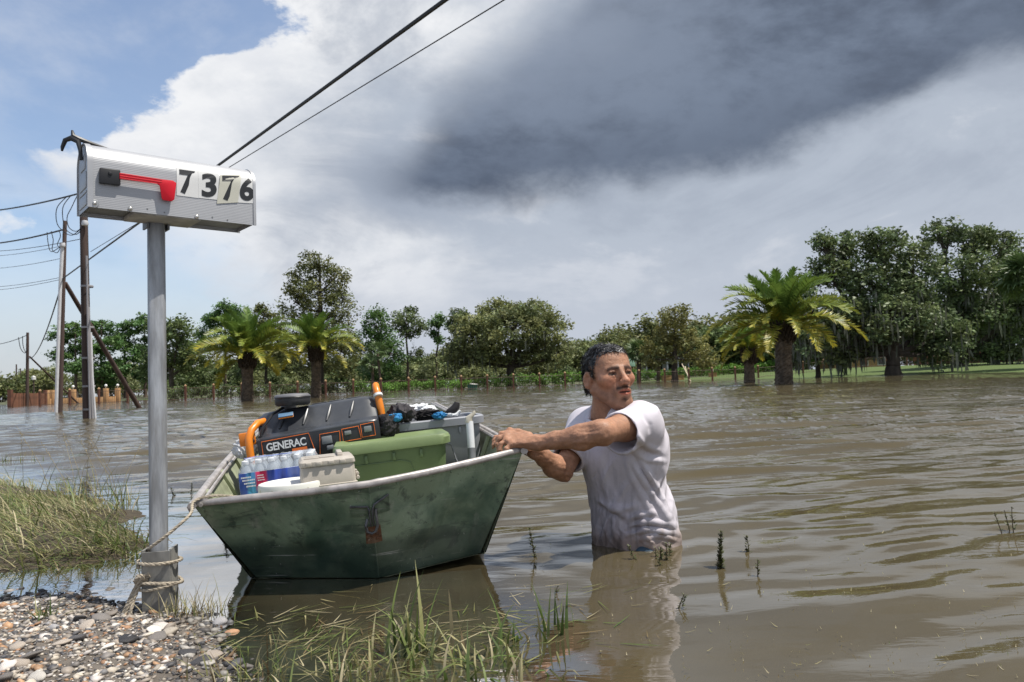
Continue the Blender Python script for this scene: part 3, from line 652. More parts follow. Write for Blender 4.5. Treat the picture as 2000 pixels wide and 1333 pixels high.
# brown board fence in the east
froot = empty('board_fence', (*P(1900, 720, 104).xy, 0), 'brown board privacy fence beyond the moss-hung oak', 'fence'); o = froot.location
a = P(1785, 720, 112) - o; b = P(2030, 715, 100) - o; n = 80; ang = math.atan2(b.y - a.y, b.x - a.x)
for i in range(n):
    q = a.lerp(b, (i + .5) / n); z = float(ground_z(q.x + o.x, q.y + o.y)); e = link('board', bmesh_, froot); e.location = (q.x, q.y, z + .35 + random.uniform(-.03, .03)); e.rotation_euler = (0, 0, ang); e.scale = ((b - a).length / n / .2 * .93, 1, 1.15)
# houses
def house(name, label, px, D, w, dpt, h, z, mw_, mr, wins, roof_h=1.6, over=.4):
    q = P(px, 745, D); root = empty(name, (q.x, q.y, z), label, 'house')
    mb = MB(); mb.box(Matrix.Translation((0, dpt / 2, h / 2)), w, dpt, h); mb.build('wall', mw_, root)
    mb = MB(); x0, x1, y0, y1 = -w / 2 - over, w / 2 + over, -over, dpt + over; zz = h + .02
    A = [Vector(v_) for v_ in ((x0, y0, zz), (x1, y0, zz), (x1, y1, zz), (x0, y1, zz), (x0 + 1.0, dpt / 2, zz + roof_h), (x1 - 1.0, dpt / 2, zz + roof_h))]
    for fce in ((0, 1, 5, 4), (1, 2, 5), (2, 3, 4, 5), (3, 0, 4), (3, 2, 1, 0)): mb.poly([A[i] for i in fce])
    mb.build('roof', mr, root)
    for (wx, wz, ww, wh) in wins:
        mb = MB(); mb.box(Matrix.Translation((wx, -.03, wz)), ww + .24, .10, wh + .24); fr_ = mb.build('window', M_WHITE, root)
        mb = MB(); mb.box(Matrix.Translation((wx, -.07, wz)), ww, .06, wh); mb.build('pane', M_GLASS, fr_)
    return root
house('white_house', 'white two-storey house with red-brown roof behind the slender pines', 848, 135, 3.9, 5, 3.2, -.05, M_WHITE, M_ROOF, [(-1.0, 2.3, .7, 1.1), (1.0, 2.3, .7, 1.1), (-1.0, .9, .7, 1.2), (1.0, .9, .7, 1.2)], 1.1)
house('long_house', 'low brick-red house peeping past the slender pines', 815, 142, 9, 5, 1.6, .0, M_TAN, M_ROOF, [(-2, .9, 1.2, .8), (2, .9, 1.2, .8)], 1.0)
house('orange_house', 'orange stucco house glimpsed behind the short date palm', 1432, 124, 11, 7, 3.0, .1, M_TAN, M_ROOF, [(-3.8, 1.7, .9, 1.3), (-1.2, 1.7, .9, 1.3), (2.2, 1.7, .9, 1.3)], 1.4)
house('orange_house', 'tan brick house under the huge dark oak', 1690, 112, 9, 7, 2.6, .4, M_TAN, M_ROOF, [(-2.8, 1.4, 1.0, 1.2), (0, 1.4, 1.0, 1.2), (2.6, 1.4, 1.0, 1.2)], 1.3)
# white porch with columns
q = P(1305, 742, 112); porch = empty('porch', (q.x, q.y, .1), 'white columned porch with dark windows behind the cypress', 'porch')
mb = MB(); mb.box(Matrix.Translation((0, 2.5, 1.5)), 10.5, .2, 3.0); mb.build('back_wall', M_WHITE, porch)
mb = MB(); mb.box(Matrix.Translation((0, 1.2, 3.05)), 11, 2.9, .3); mb.build('roof_slab', M_WHITE, porch)
for i in range(7):
    x = -4.8 + 1.6 * i; mb = MB(); mb.lathe([(.2, -.1), (.2, .1), (.13, .16), (.13, 2.75), (.2, 2.85), (.2, 2.93)], Matrix.Translation((x, 0, 0)), 10); mb.build('column', M_WHITE, porch)
    if i < 6:
        mb = MB(); mb.box(Matrix.Translation((x + .8, 2.36, 1.4)), 1.0, .06, 1.9); mb.build('window', M_GLASS, porch)
        mb = MB(); mb.box(Matrix.Translation((x + .8, 0, .85)), 1.3, .06, .06); [mb.box(Matrix.Translation((x + .25 + .22 * j, 0, .45)), .05, .05, .75) for j in range(6)]; mb.build('railing', M_WHITE, porch)
# green dome awning, planter walls, leaning boards, floating bin
M_AWN = mat('green_canvas', (.14, .24, .18), .7, var=.1); q = P(1228, 742, 96); aw = empty('dome_awning', (q.x, q.y, 0), 'green dome-topped awning behind the man', 'awning')
mb = MB(); mb.lathe([(.95, 2.0), (.93, 2.3), (.8, 2.7), (.5, 3.0), (.05, 3.1)], n=20); mb.build('canopy', M_AWN, aw, smooth=True)
for sx in (-.8, .8): mb = MB(); mb.tube([(sx, -.3, -.1), (sx, -.3, 2.05)], .04, 6); mb.build('pole', M_WIRE, aw)
for nm, x, D, w_, h_, lab in (('planter_wall', 1314, 88, 2.6, .5, 'orange-tan planter wall in front of the porch hedge'), ('planter_pier', 1392, 92, .9, .75, 'square orange planter with white lamp by the low hedge')):
    q = P(x, 742, D); r_ = empty(nm, (q.x, q.y, .05), lab, 'planter'); mb = MB(); mb.box(Matrix.Translation((0, 0, .15)), w_, .6, h_ + .3); mb.build('wall', M_ORANGE, r_, bevel=.02)
    mb = MB(); mb.box(Matrix.Translation((0, 0, h_ * .5 + .34)), w_ + .12, .72, .07); mb.build('coping', M_TAN, r_)
    if 'pier' in nm: mb = MB(); mb.lathe([(.03, .7), (.03, .85), (.15, .95), (.17, 1.05), (.1, 1.2), (.01, 1.24)], n=10); mb.build('lamp', M_LAMP, r_, smooth=True)
M_LUM = mat('raw_lumber', (.45, .38, .27), .8, var=.2)
for (x0, y0, x1, y1, lab) in ((1332, 711, 1349, 745, 'longer loose board leaning against the fence by the cypress'), (1338, 716, 1346, 743, 'shorter loose board leaning against the fence by the cypress')):
    a = P(x0, y0, 78); b = P(x1, y1, 74); mb = MB(); d = (b - a); M_ = Matrix.Translation((a + b) / 2) @ d.to_track_quat('Z', 'Y').to_matrix().to_4x4(); mb.box(M_, .09, .04, d.length); e = mb.build('loose_board', M_LUM, None); setp(e, lab, 'board')
q = G(923, 761, 0); M_BIN = mat('green_bin', (.015, .11, .075), .45, var=.15); br = empty('floating_tub', (q.x, q.y, 0), 'dark green plastic tub floating beside the fence', 'tub')
mb = MB(); mb.lathe([(.40, -.15), (.50, .42), (.55, .42), (.55, .47), (.47, .47), (.38, .0)], n=20); mb.build('body', M_BIN, br, smooth=True)
mb = MB(); mb.lathe([(.44, .485), (.4, .53), (.2, .56), (.02, .57)], Matrix.Translation((.08, 0, 0)) @ Matrix.Rotation(.12, 4, 'Y'), 16); mb.build('contents', M_STONE, br, smooth=True)

# ================================================================ utility poles and wires
M_POLE = mat('creosote_pole', (.070, .045, .038), .85, var=.45, scale=2.5, stretch=(1, 1, .12), bump=.01, bscale=20, col2=(.15, .07, .035), thr=(.55, .75))
M_COND = mat('grey_conduit', (.28, .27, .28), .55, var=.2, scale=2, col2=(.20, .07, .03), thr=(.58, .72), stretch=(1, 1, .3)); M_PVC = mat('white_pipe', (.62, .62, .64), .5, var=.1)
M_CABLE = mat('black_cable', (.012, .012, .014), .5, var=.2)
def pole(label, pts, D0, D1, r0, r1, name='utility_pole'):
    (x0, y0), (x1, y1) = pts; a = P(x0, y0, D0); b = P(x1, y1, D1); root = empty(name, (a.x, a.y, a.z - .8), label, 'utility pole'); o = root.location
    ext = a + (a - b).normalized() * .8
    mb = MB(); mb.tube([Vector(ext).lerp(b, t_) - o for t_ in np.linspace(0, 1, 14)], np.linspace(r0, r1, 14), 14); mb.build('shaft', M_POLE, root, smooth=True)
    return root, a, b
def strip(root, nm, m_, pts, r, n=8):
    mb = MB(); mb.tube([Vector(p) - root.location for p in pts], r, n); return mb.build(nm, m_, root, smooth=True)
DA = G(176, 817).y; DB = G(128, 806).y
A_root, a0, a1 = pole('stout dark utility pole with rusty conduits, behind the mailbox', [(171, 817), (162, 340)], DA, DA, .135, .105)
for (dx, dy, m_, y1, r, nm) in ((9, -.14, M_COND, 600, .035, 'conduit'), (14.5, -.1, M_PVC, 650, .03, 'pipe'), (4, -.17, M_COND, 500, .03, 'conduit')):
    strip(A_root, nm, m_, [P(172 + dx, 818, DA + dy), P(169 + dx * .8, (818 + y1) / 2, DA + dy), P(166 + dx * .8, y1, DA + dy)], r)
for yy in (560, 640, 700, 755, 800): mb = MB(); q = P(175 - (817 - yy) * .02, yy, DA); mb.lathe([(.17, -.03), (.175, -.02), (.175, .02), (.17, .03)], Matrix.Translation(q - A_root.location), 12, cap=False); mb.build('strap', M_COND, A_root)
B_root, b0, b1 = pole('slim utility pole paired with a tall grey conduit, left of the stout pole', [(117, 806), (127, 432)], DB, DB, .105, .08)
strip(B_root, 'conduit', M_PVC, [P(110, 806, DB - .1), P(113, 700, DB - .1), P(118, 560, DB - .1), P(122, 480, DB - .1)], .075)
mb = MB(); mb.lathe([(.0, .15), (.1, .12), (.12, 0), (.1, -.06)], Matrix.Translation(P(122, 480, DB - .15) - B_root.location), 10); mb.build('weatherhead', M_PVC, B_root, smooth=True)
mb = MB(); mb.lathe([(.0, .12), (.08, .1), (.1, 0), (.08, -.05)], Matrix.Translation(P(166, 438, DA - .18) - A_root.location), 10); mb.build('weatherhead', M_PVC, A_root, smooth=True)
br_, _, _ = pole('slanting brace pole propped against the slim utility pole', [(272, 797), (127, 553)], G(272, 797).y, DB + .1, .115, .09, 'brace_pole')
F_root, f0, f1 = pole('distant utility pole beside the board gate', [(53, 788), (54, 650)], 66, 66, .14, .11)
F2, _, _ = pole('pale slanting brace of the distant utility pole', [(147, 783), (58, 697)], 74, 66, .09, .07, 'brace_pole')
for (x, y0, y1, D, r, lab) in ((32, 780, 712, 130, .13, 'pale thin pole far behind the board gate'), (40, 780, 720, 150, .12, 'second thin far pole behind the board gate'), (66, 780, 742, 95, .09, 'short lamp post behind the board gate')):
    R_, _, tp = pole(lab, [(x, y0), (x, y1)], D, D, r, r * .8, 'far_pole')
    if y1 == 742: mb = MB(); mb.lathe([(.05, -.1), (.25, 0), (.25, .4), (.05, .5)], Matrix.Translation(tp - R_.location), 10); mb.build('lamp', M_LAMP, R_)
def cable(label, a, b, r, sag=0.0, n=20, grp=None, loop=None):
    pts = [Vector(a).lerp(Vector(b), t_) - Vector((0, 0, sag * 4 * t_ * (1 - t_))) for t_ in np.linspace(0, 1, n)] if loop is None else loop
    mb = MB(); mb.tube(pts, r, 6); e = mb.build('overhead_wire', M_CABLE, None, smooth=True); setp(e, label, 'wire', grp); return e
def thru(p, q, t_): return p + (q - p) * t_
p0, p1 = P(122, 545, DB), P(870, 0, 8.2); cable('thick black service cable rising over the mailbox', p0, thru(p0, p1, 1.06), .027)
p0, p1 = P(177, 492, DA), P(985, 0, 9.0); cable('thin wire running alongside the thick service cable', p0, thru(p0, p1, 1.06), .0085)
cable('twisted feeder wire reaching the stout pole top behind the mailbox', P(-60, 416, DA + 10), P(163, 376, DA), .026, .12)
cable('twisted feeder wire reaching the top of the slim pole', P(-60, 480, DB + 10), P(127, 448, DB), .035, .15)
for k_, (y0, x1, y1, D1) in enumerate(((488, 163, 466, DA), (499, 125, 480, DB), (523, 120, 505, DB), (559, 124, 541, DB), (566, 124, 545, DB))):
    cable('thin wire strung off to the left from the poles', P(-60, y0 + 3, D1 + 14), P(x1, y1, D1), .011, .15, grp='thin wires strung off to the left')
cable('slack wire falling from the slim pole to the distant pole', P(121, 553, DB), P(56, 700, 66), .03, .9)
cable('wire strung left from the distant pole', P(-40, 675, 80), P(53, 655, 66), .03, .3)
def spl(pts, D, n=24):
    q = [P(x, y, D) for x, y in pts]; out = []
    q = [q[0]] + q + [q[-1]]
    for i in range(1, len(q) - 2):
        for t_ in np.linspace(0, 1, 7)[: 6 if i < len(q) - 3 else 7]:
            a, b, c, d = q[i - 1:i + 3]; out.append(.5 * ((2 * b) + (c - a) * t_ + (2 * a - 5 * b + 4 * c - d) * t_ ** 2 + (3 * b - a - 3 * c + d) * t_ ** 3))
    return out
for pts, D in (([(131, 384), (112, 405), (110, 430), (118, 447), (140, 460), (163, 442)], DA), ([(138, 383), (123, 405), (124, 435), (132, 452), (150, 458), (165, 440)], DA), ([(152, 380), (140, 405), (131, 425), (135, 445), (150, 452), (163, 440)], DA)):
    cable('drip loop of wire below the feeder at the stout pole', 0, 0, .012, loop=spl(pts, D - .1), grp='drip loops at the stout pole')
for pts in ([(92, 454), (94, 475), (100, 492), (118, 482)], [(100, 452), (104, 470), (102, 488), (112, 494), (119, 480)], [(115, 450), (118, 462), (112, 478), (118, 484)]):
    cable('drip loop of wire beside the head of the slim pole', 0, 0, .016, loop=spl(pts, DB - .1), grp='drip loops at the slim pole')
for pts in ([(36, 659), (40, 680), (48, 690), (53, 683)], [(44, 657), (45, 675), (50, 688), (54, 684)]):
    cable('drip loop hanging at the distant pole', 0, 0, .03, loop=spl(pts, 65.5), grp='drip loops at the distant pole')
# ================================================================ mailbox on its post
def hit(px, py, o, n):                            # sight line of a photo pixel with a plane
    d = ray(px, py); return CAMP + d * ((o - CAMP).dot(n) / d.dot(n))
M_ALU = mat('mailbox_aluminium', (.40, .405, .42), .48, var=.06, scale=3, metal=.35, rvar=.06)
t = NT(M_ALU.node_tree); bsd = next(n_ for n_ in t.n if n_.type == 'BSDF_PRINCIPLED')
oc = t.add('ShaderNodeTexCoord').outputs['Object']; sx_ = t.add('ShaderNodeSeparateXYZ'); t.l.new(oc, sx_.inputs[0])
wv_ = t.m('SINE', t.m('MULTIPLY', sx_.outputs[2], 2 * math.pi / .0052)); bp = t.add('ShaderNodeBump'); bp.inputs['Distance'].default_value = .00009; t.l.new(wv_, bp.inputs['Height']); t.l.new(bp.outputs[0], bsd.inputs['Normal'])
M_ALUP = mat('plain_aluminium', (.40, .405, .42), .48, var=.08, scale=8, metal=.5, rvar=.1); M_GALV = mat('galvanised_steel', (.33, .34, .355), .5, var=.40, scale=22, metal=.45, rvar=.16, bump=.0012, stretch=(1, 1, .10), col2=(.17, .155, .135), thr=(.52, .72))
M_RED = mat('red_flag', (.60, .006, .022), .55, var=.05, spec=.3); M_BLACKP = mat('black_plastic', (.015, .015, .017), .42, var=.2); M_VINYL = mat('white_vinyl', (.68, .68, .67), .5, var=.05)
M_VINYL2 = mat('aged_vinyl', (.55, .54, .46), .5, var=.08); M_INK = mat('black_ink', (.012, .014, .018), .5, var=.1); M_BOLT = mat('bolt_zinc', (.55, .54, .52), .3, metal=.8)
M_PLY = mat('mount_board', (.34, .33, .31), .8, var=.2, scale=20); M_UNDER = mat('mailbox_floor', (.20, .205, .21), .6, metal=.3)
MZ = 1.21; mU = Vector((.757, .653, 0)).normalized(); mN = Vector((mU.y, -mU.x, 0)); mC = Vector((-1.10, 2.375, MZ)) + mU * .006; ML, MWd, MH, MS = .508, .147, .205, .138
pb = G(311, 1190, 0.0); mroot = empty('mailbox', (pb.x, pb.y, -.25), 'ribbed aluminium mailbox with red flag on a galvanised steel post', 'mailbox')
MM = Matrix((mU, -mN, Vector((0, 0, 1)))).transposed().to_4x4(); MM.translation = mC      # local x along box, y away from the seen side, z up
MMi = Matrix.Translation(-mroot.location) @ MM
def prof(inset=0.0, n=14):
    w_ = MWd / 2 - inset; pts = [(-w_, 0.0), (-w_, MS)]
    for i in range(1, n): a = math.pi * i / n; pts.append((-w_ * math.cos(a), MS + (MH - MS - inset) * math.sin(a)))
    return pts + [(w_, MS), (w_, 0.0)]
def side_pt(s_, arc, off):                         # on the seen side: s along, arc up the wall and round the top
    if arc <= MS: return Vector((s_, -MWd / 2 - off, arc))
    a = min((arc - MS) / (MWd / 2 * .95), math.pi / 2); return Vector((s_, -(MWd / 2 + off) * math.cos(a), MS + (MH - MS + off) * math.sin(a)))
def shell(mb, x0, x1, io, ii):
    po, pi_ = prof(io, 18), prof(ii, 18); n = len(po)
    for x, flip in ((x0, 0), (x1, 1)):
        for i in range(n - 1):
            q = [Vector((x, *po[i])), Vector((x, *po[i + 1])), Vector((x, *pi_[i + 1])), Vector((x, *pi_[i]))]; mb.poly([MMi @ v_ for v_ in (q if flip else q[::-1])])
    for pr, fl in ((po, 0), (pi_, 1)):
        ids = [[mb.vert(MMi @ Vector((x, *p_))) for p_ in pr] for x in (x0, x1)]
        for i in range(n - 1): q = (ids[0][i], ids[0][i + 1], ids[1][i + 1], ids[1][i]); mb.face(q if fl else q[::-1])
    for s_ in (0, -1):
        mb.poly([MMi @ Vector((x0, *po[s_])), MMi @ Vector((x1, *po[s_])), MMi @ Vector((x1, *pi_[s_])), MMi @ Vector((x0, *pi_[s_]))])
mb = MB(); shell(mb, -ML / 2 + .012, ML / 2 - .004, 0.0, .003); bodyo = mb.build('body', M_ALU, mroot, smooth=True, angle=50)
# object coordinates of the ribs follow the wall, so give the body its own frame
bodyo.data.transform(MMi.inverted()); bodyo.matrix_local = MMi
mb = MB(); shell(mb, -ML / 2, -ML / 2 + .016, -.003, .0005); dsh = mb.build('door', M_ALUP, mroot, smooth=True, angle=50)
mb = MB(); pr = prof(.001, 18); mb.poly([MMi @ Vector((-ML / 2 + .004, *p_)) for p_ in pr]); mb.poly([MMi @ Vector((-ML / 2 + .008, *p_)) for p_ in pr[::-1]]); mb.build('door_panel', M_ALUP, dsh)
for (y0, y1, z0, z1) in ((-.05, .05, .012, .045), (-.045, .045, .065, .115), (-.03, .03, .125, .17), (-.05, .05, .05, .056)):   # pressed relief on the door
    mb = MB(); mb.box(MMi @ Matrix.Translation((-ML / 2 + .003, (y0 + y1) / 2, (z0 + z1) / 2)), .003, y1 - y0, z1 - z0); mb.build('relief', M_ALUP, dsh, bevel=.001)
mb = MB(); mb.poly([MMi @ Vector((ML / 2 - .012, *p_)) for p_ in pr[::-1]]); mb.poly([MMi @ Vector((ML / 2 - .014, *p_)) for p_ in pr]); mb.build('back_panel', M_ALUP, mroot)
mb = MB(); shell(mb, ML / 2 - .010, ML / 2 - .001, -.0028, .001); mb.build('back_rim', M_ALUP, mroot, smooth=True, angle=50)
mb = MB(); mb.box(MMi @ Matrix.Translation((0, 0, .013)), ML - .03, MWd - .008, .003); mb.build('floor', M_UNDER, mroot)
mb = MB(); mb.box(MMi @ Matrix.Translation((-.025, 0, .004)), .20, MWd - .012, .014); mb.build('mounting_board', M_PLY, mroot, bevel=.002)
zp = lambda zx, zy: (130 + zx / 4.9375, 230 + zy / 4.9375)
sideO = mC - Vector((0, 0, 0)) + mN * (MWd / 2)
def loc(zx, zy, off=0.0):                          # photo detail -> (s, z) on the seen wall
    q = MM.inverted() @ hit(*zp(zx, zy), sideO + mN * off, mN); return q.x, q.z
def plate(nm, corners, off, th, m_, parent, bev=0, sub=6):
    c = [loc(*q) for q in corners]; mb = MB()
    if th is None:
        g_ = [[None] * (sub + 1) for _ in range(sub + 1)]
        for i in range(sub + 1):
            for j in range(sub + 1):
                a, b = i / sub, j / sub
                s_ = (c[0][0] * (1 - a) + c[1][0] * a) * (1 - b) + (c[3][0] * (1 - a) + c[2][0] * a) * b
                z_ = (c[0][1] * (1 - a) + c[1][1] * a) * (1 - b) + (c[3][1] * (1 - a) + c[2][1] * a) * b
                g_[i][j] = mb.vert(MMi @ side_pt(min(s_, ML / 2 - .001), z_, off))
        for i in range(sub):
            for j in range(sub): mb.face((g_[i][j], g_[i][j + 1], g_[i + 1][j + 1], g_[i + 1][j]))
    else:
        f0 = [MMi @ Vector((s_, -MWd / 2 - off, z_)) for s_, z_ in c]; f1 = [MMi @ Vector((s_, -MWd / 2 - off - th, z_)) for s_, z_ in c]; n = len(c)
        mb.poly(f0); mb.poly(f1[::-1])
        for i in range(n): mb.poly([f0[(i + 1) % n], f0[i], f1[i], f1[(i + 1) % n]])
    return mb.build(nm, m_, parent, smooth=th is None, bevel=bev)
def text_mesh(body, bold=.0, space=1.0):
    cu = bpy.data.curves.new('t', 'FONT'); cu.body = body; cu.offset = bold; cu.space_character = space; cu.size = 1; cu.resolution_u = 6
    ob = bpy.data.objects.new('t', cu); COL.objects.link(ob); me = bpy.data.meshes.new_from_object(ob.evaluated_get(bpy.context.evaluated_depsgraph_get()))
    bpy.data.objects.remove(ob); v = np.array([q.co[:2] for q in me.vertices]); f = [tuple(p_.vertices) for p_ in me.polygons]
    v = (v - v.min(0)) / (v.max(0) - v.min(0)); return v, f
for i, (cn, dg_, dc, m_) in enumerate([
        ([(1060, 475), (1268, 503), (1272, 778), (1060, 750)], '7', [(1086, 497), (1240, 518), (1240, 738), (1086, 738)], M_VINYL),
        ([(1269, 505), (1472, 535), (1457, 795), (1273, 776)], '3', [(1302, 538), (1446, 538), (1446, 768), (1302, 768)], M_VINYL),
        ([(1652, 572), (1822, 578), (1822, 830), (1645, 820)], '6', [(1668, 584), (1806, 584), (1806, 804), (1668, 804)], M_VINYL),
        ([(1482, 552), (1688, 540), (1650, 820), (1447, 832)], '7', [(1500, 560), (1668, 560), (1650, 800), (1496, 806)], M_VINYL2)]):
    off = .0012 if i < 3 else .0022
    st = plate('number_sticker', cn, off, None, m_, mroot); c = [loc(*q) for q in dc]
    v, f = text_mesh(dg_, .035); mb = MB()
    for a, b in v:
        b = 1 - b; s_ = (c[0][0] * (1 - a) + c[1][0] * a) * (1 - b) + (c[3][0] * (1 - a) + c[2][0] * a) * b; z_ = (c[0][1] * (1 - a) + c[1][1] * a) * (1 - b) + (c[3][1] * (1 - a) + c[2][1] * a) * b
        mb.vert(MMi @ side_pt(min(s_, ML / 2 - .0015), z_, off + .0009))
    for q in f: mb.face(q[::-1])
    mb.build('digit', M_INK, st)
plate('flag_bracket', [(312, 490), (510, 515), (512, 665), (310, 640)], .001, .013, M_BLACKP, mroot, .003)
s_, z_ = loc(410, 550); mb = MB(); mb.lathe([(.006, 0), (.005, .003), (.001, .004)], MMi @ Matrix.Translation((s_, -MWd / 2 - .014, z_)) @ Matrix.Rotation(math.pi / 2, 4, 'X'), 12); mb.build('pivot', M_BLACKP, mroot, smooth=True)
fl = plate('flag', [(500, 543), (920, 608), (1010, 618), (1045, 640), (1040, 690), (1026, 800), (1000, 818), (920, 806), (905, 790), (885, 668), (860, 650), (500, 605)], .012, .004, M_RED, mroot, .0012)
for (ya, yb) in (((505, 552), (905, 612)), ((505, 575), (905, 634)), ((505, 596), (862, 650))):
    a = loc(*ya); b = loc(*yb); mb = MB(); mb.tube([MMi @ Vector((a[0], -MWd / 2 - .0161, a[1])), MMi @ Vector((b[0], -MWd / 2 - .0161, b[1]))], .0009, 6); mb.build('rib', M_RED, fl, smooth=True)
for i, (x, y) in enumerate(((268, 828), (613, 880), (1255, 957))):
    s_, z_ = loc(x, y); M_ = MMi @ Matrix.Translation((s_, -MWd / 2, z_)) @ Matrix.Rotation(math.pi / 2, 4, 'X')
    mb = MB()
    if i == 0: mb.lathe([(.0125, 0), (.0125, .0015), (.011, .002)], M_, 20); mb.lathe([(.0062, .002), (.006, .004), (.004, .0062), (.001, .007)], M_, 14)
    else: mb.lathe([(.0068, 0), (.0066, .003), (.0045, .0058), (.001, .007)], M_, 14)
    mb.build('bolt', M_BOLT, mroot, smooth=True)
for (x, y) in ((780, 880), (945, 915), (1407, 960), (1552, 988)):
    s_, z_ = loc(x, y); mb = MB(); mb.lathe([(.0026, 0), (.0022, .0012), (.0004, .0014)], MMi @ Matrix.Translation((s_, -MWd / 2, z_)) @ Matrix.Rotation(math.pi / 2, 4, 'X'), 8); mb.build('rivet', M_UNDER, mroot, smooth=True)
# black rubber strap hooked over the door
mb = MB(); lp = lambda x, y, z: MMi @ Vector((x, y, z)); x0 = -ML / 2
mb.tube([lp(x0 - .004, -.012, .155), lp(x0 - .006, -.010, .185), lp(x0 - .010, -.004, .212), lp(x0 - .026, .010, .224), lp(x0 - .040, .022, .218), lp(x0 - .046, .030, .198), lp(x0 - .047, .032, .186)], [.0055, .006, .008, .0085, .007, .0055, .003], 8)
mb.tube([lp(x0 - .024, .008, .248), lp(x0 - .022, .008, .232), lp(x0 - .008, .004, .224), lp(x0 + .03, .004, .2145), lp(x0 + .075, .006, .2075)], [.003, .007, .008, .006, .003], 8)
mb.build('strap', M_BLACKP, mroot, smooth=True)
# post and the channel it is strapped into
ptop = G(305, 436, MZ + .002); pbt = Vector((pb.x, pb.y, -.25)); mb = MB(); n = 40; pr_ = .0285
pts = [pbt.lerp(ptop, t_) - mroot.location for t_ in np.linspace(0, 1, 12)]
rr_ = []
for p_ in pts: rr_.append([mb.vert(p_ + Matrix.Rotation(.42, 3, 'Z') @ Vector((x, y, 0))) for x, y in [(.0268 * math.copysign(abs(math.cos(a)) ** .45, math.cos(a)), .0268 * math.copysign(abs(math.sin(a)) ** .45, math.sin(a))) for a in np.linspace(0, 2 * math.pi, 33)[:-1]]])
for i in range(len(rr_) - 1):
    for k_ in range(32): mb.face((rr_[i][k_], rr_[i][(k_ + 1) % 32], rr_[i + 1][(k_ + 1) % 32], rr_[i + 1][k_]))
mb.build('post', M_GALV, mroot, smooth=True)
for dx in (-.028, .028): mb = MB(); mb.box(Matrix.Translation(ptop - mroot.location + mU * dx * 1.15 - Vector((0, 0, .012))) @ Matrix.Rotation(math.atan2(mU.y, mU.x), 4, 'Z'), .006, .05, .022); mb.build('post_bracket', M_UNDER, mroot)
M_CHAN = mat('weathered_channel', (.22, .215, .20), .7, var=.3, scale=16, metal=.2, bump=.001, col2=(.10, .09, .075), thr=(.5, .68), stretch=(1, 1, .4))
ct = G(313, 1062, .235); cdir = Matrix.Rotation(.18, 4, 'Z')
mb = MB(); cz = .19
for (sx, sy, ox, oy) in ((.078, .006, 0, -.040), (.006, .075, -.039, 0), (.006, .075, .039, .0)):
    mb.box(Matrix.Translation((pb.x - mroot.location.x + .004, pb.y - mroot.location.y, .24)) @ cdir @ Matrix.Translation((ox, oy, 0)), sx, sy, 2 * cz + .002 * abs(ox) * 100)
mb.build('channel', M_CHAN, mroot)

# ================================================================ boat
def camo(name):
    m_ = bpy.data.materials.new(name); m_.use_nodes = True; m_.node_tree.nodes.clear(); t = NT(m_.node_tree)
    geo_ = t.add('ShaderNodeNewGeometry'); co = t.add('ShaderNodeTexCoord').outputs['Object']; z = t.add('ShaderNodeSeparateXYZ'); t.l.new(co, z.inputs[0])
    a = t.noise(co, 5, 6, .6, .4); b = t.noise(t.mapping(co, (1, 1, 1), (1, 2, 0)), 14, 8, .65, .3); d = t.noise(t.mapping(co, (1, 1, 1.0), (2, 0, 1)), 60, 5, .7); st = t.noise(t.mapping(co, (14, 14, 1.2)), 1, 5, .6)
    c = t.mix(t.step(.36, .62, a), (.085, .145, .10), (.25, .33, .225))
    c = t.mix(t.m('MULTIPLY', t.step(.55, .66, b), .75), c, (.035, .055, .045))
    c = t.mix(t.m('MULTIPLY', t.step(.62, .74, t.noise(t.mapping(co, (1, 1, 1), (0, 1, 2)), 3.2, 8, .7, .8)), .8), c, (.02, .03, .028))
    c = t.mix(t.m('MULTIPLY', t.step(.62, .70, d), .7), c, (.022, .028, .024))                      # specks and chips
    c = t.mix(t.m('MULTIPLY', t.step(.56, .74, st), .5), c, (.36, .37, .31)); dg2 = t.noise(t.mapping(co, (2.2, 2.2, 7), (.5, .75, .2)), 1.6, 7, .65, .5); c = t.mix(t.m('MULTIPLY', t.step(.56, .63, dg2), .6), c, (.045, .07, .055)); c = t.mix(t.m('MULTIPLY', t.step(.60, .70, t.noise(t.mapping(co, (1, 1, 1), (3, 1, 1)), 22, 9, .75, 1.2)), .45), c, (.42, .43, .35))                       # scuffs
    wl = t.m('MULTIPLY_ADD', t.noise(co, 9, 5, .6), .10, -.02); c = t.mix(t.m('MULTIPLY', t.step(t.m('ADD', wl, .055), wl, t.m('SUBTRACT', z.outputs[2], .085)), .7), c, (.018, .035, .028))   # wet algae band
    scr = t.noise(t.mapping(co, (3, 3, 110), (.5, .9, .3)), 1, 3, .5); scr2 = t.noise(t.mapping(co, (130, 130, 4), (.3, .2, .9)), 1, 3, .5); c = t.mix(t.m('MULTIPLY', t.m('MAXIMUM', t.step(.66, .70, scr), t.step(.68, .72, scr2)), t.step(.45, .6, a)), c, (.42, .43, .40)); c = t.mix(t.m('MULTIPLY', t.step(.60, .72, t.noise(t.mapping(co, (20, 20, 1.1), (0, 0, .4)), 1, 6, .6)), .6), c, (.05, .055, .035))
    bs_ = t.add('ShaderNodeBsdfPrincipled'); t.l.new(c, bs_.inputs['Base Color']); t.l.new(t.m('MULTIPLY_ADD', b, .35, .22), bs_.inputs['Roughness'])
    bn_ = t.add('ShaderNodeBump'); bn_.inputs['Distance'].default_value = .004; t.l.new(t.m('MULTIPLY_ADD', d, .12, a), bn_.inputs['Height']); t.l.new(bn_.outputs[0], bs_.inputs['Normal'])
    t.l.new(bs_.outputs[0], t.add('ShaderNodeOutputMaterial').inputs[0]); return m_
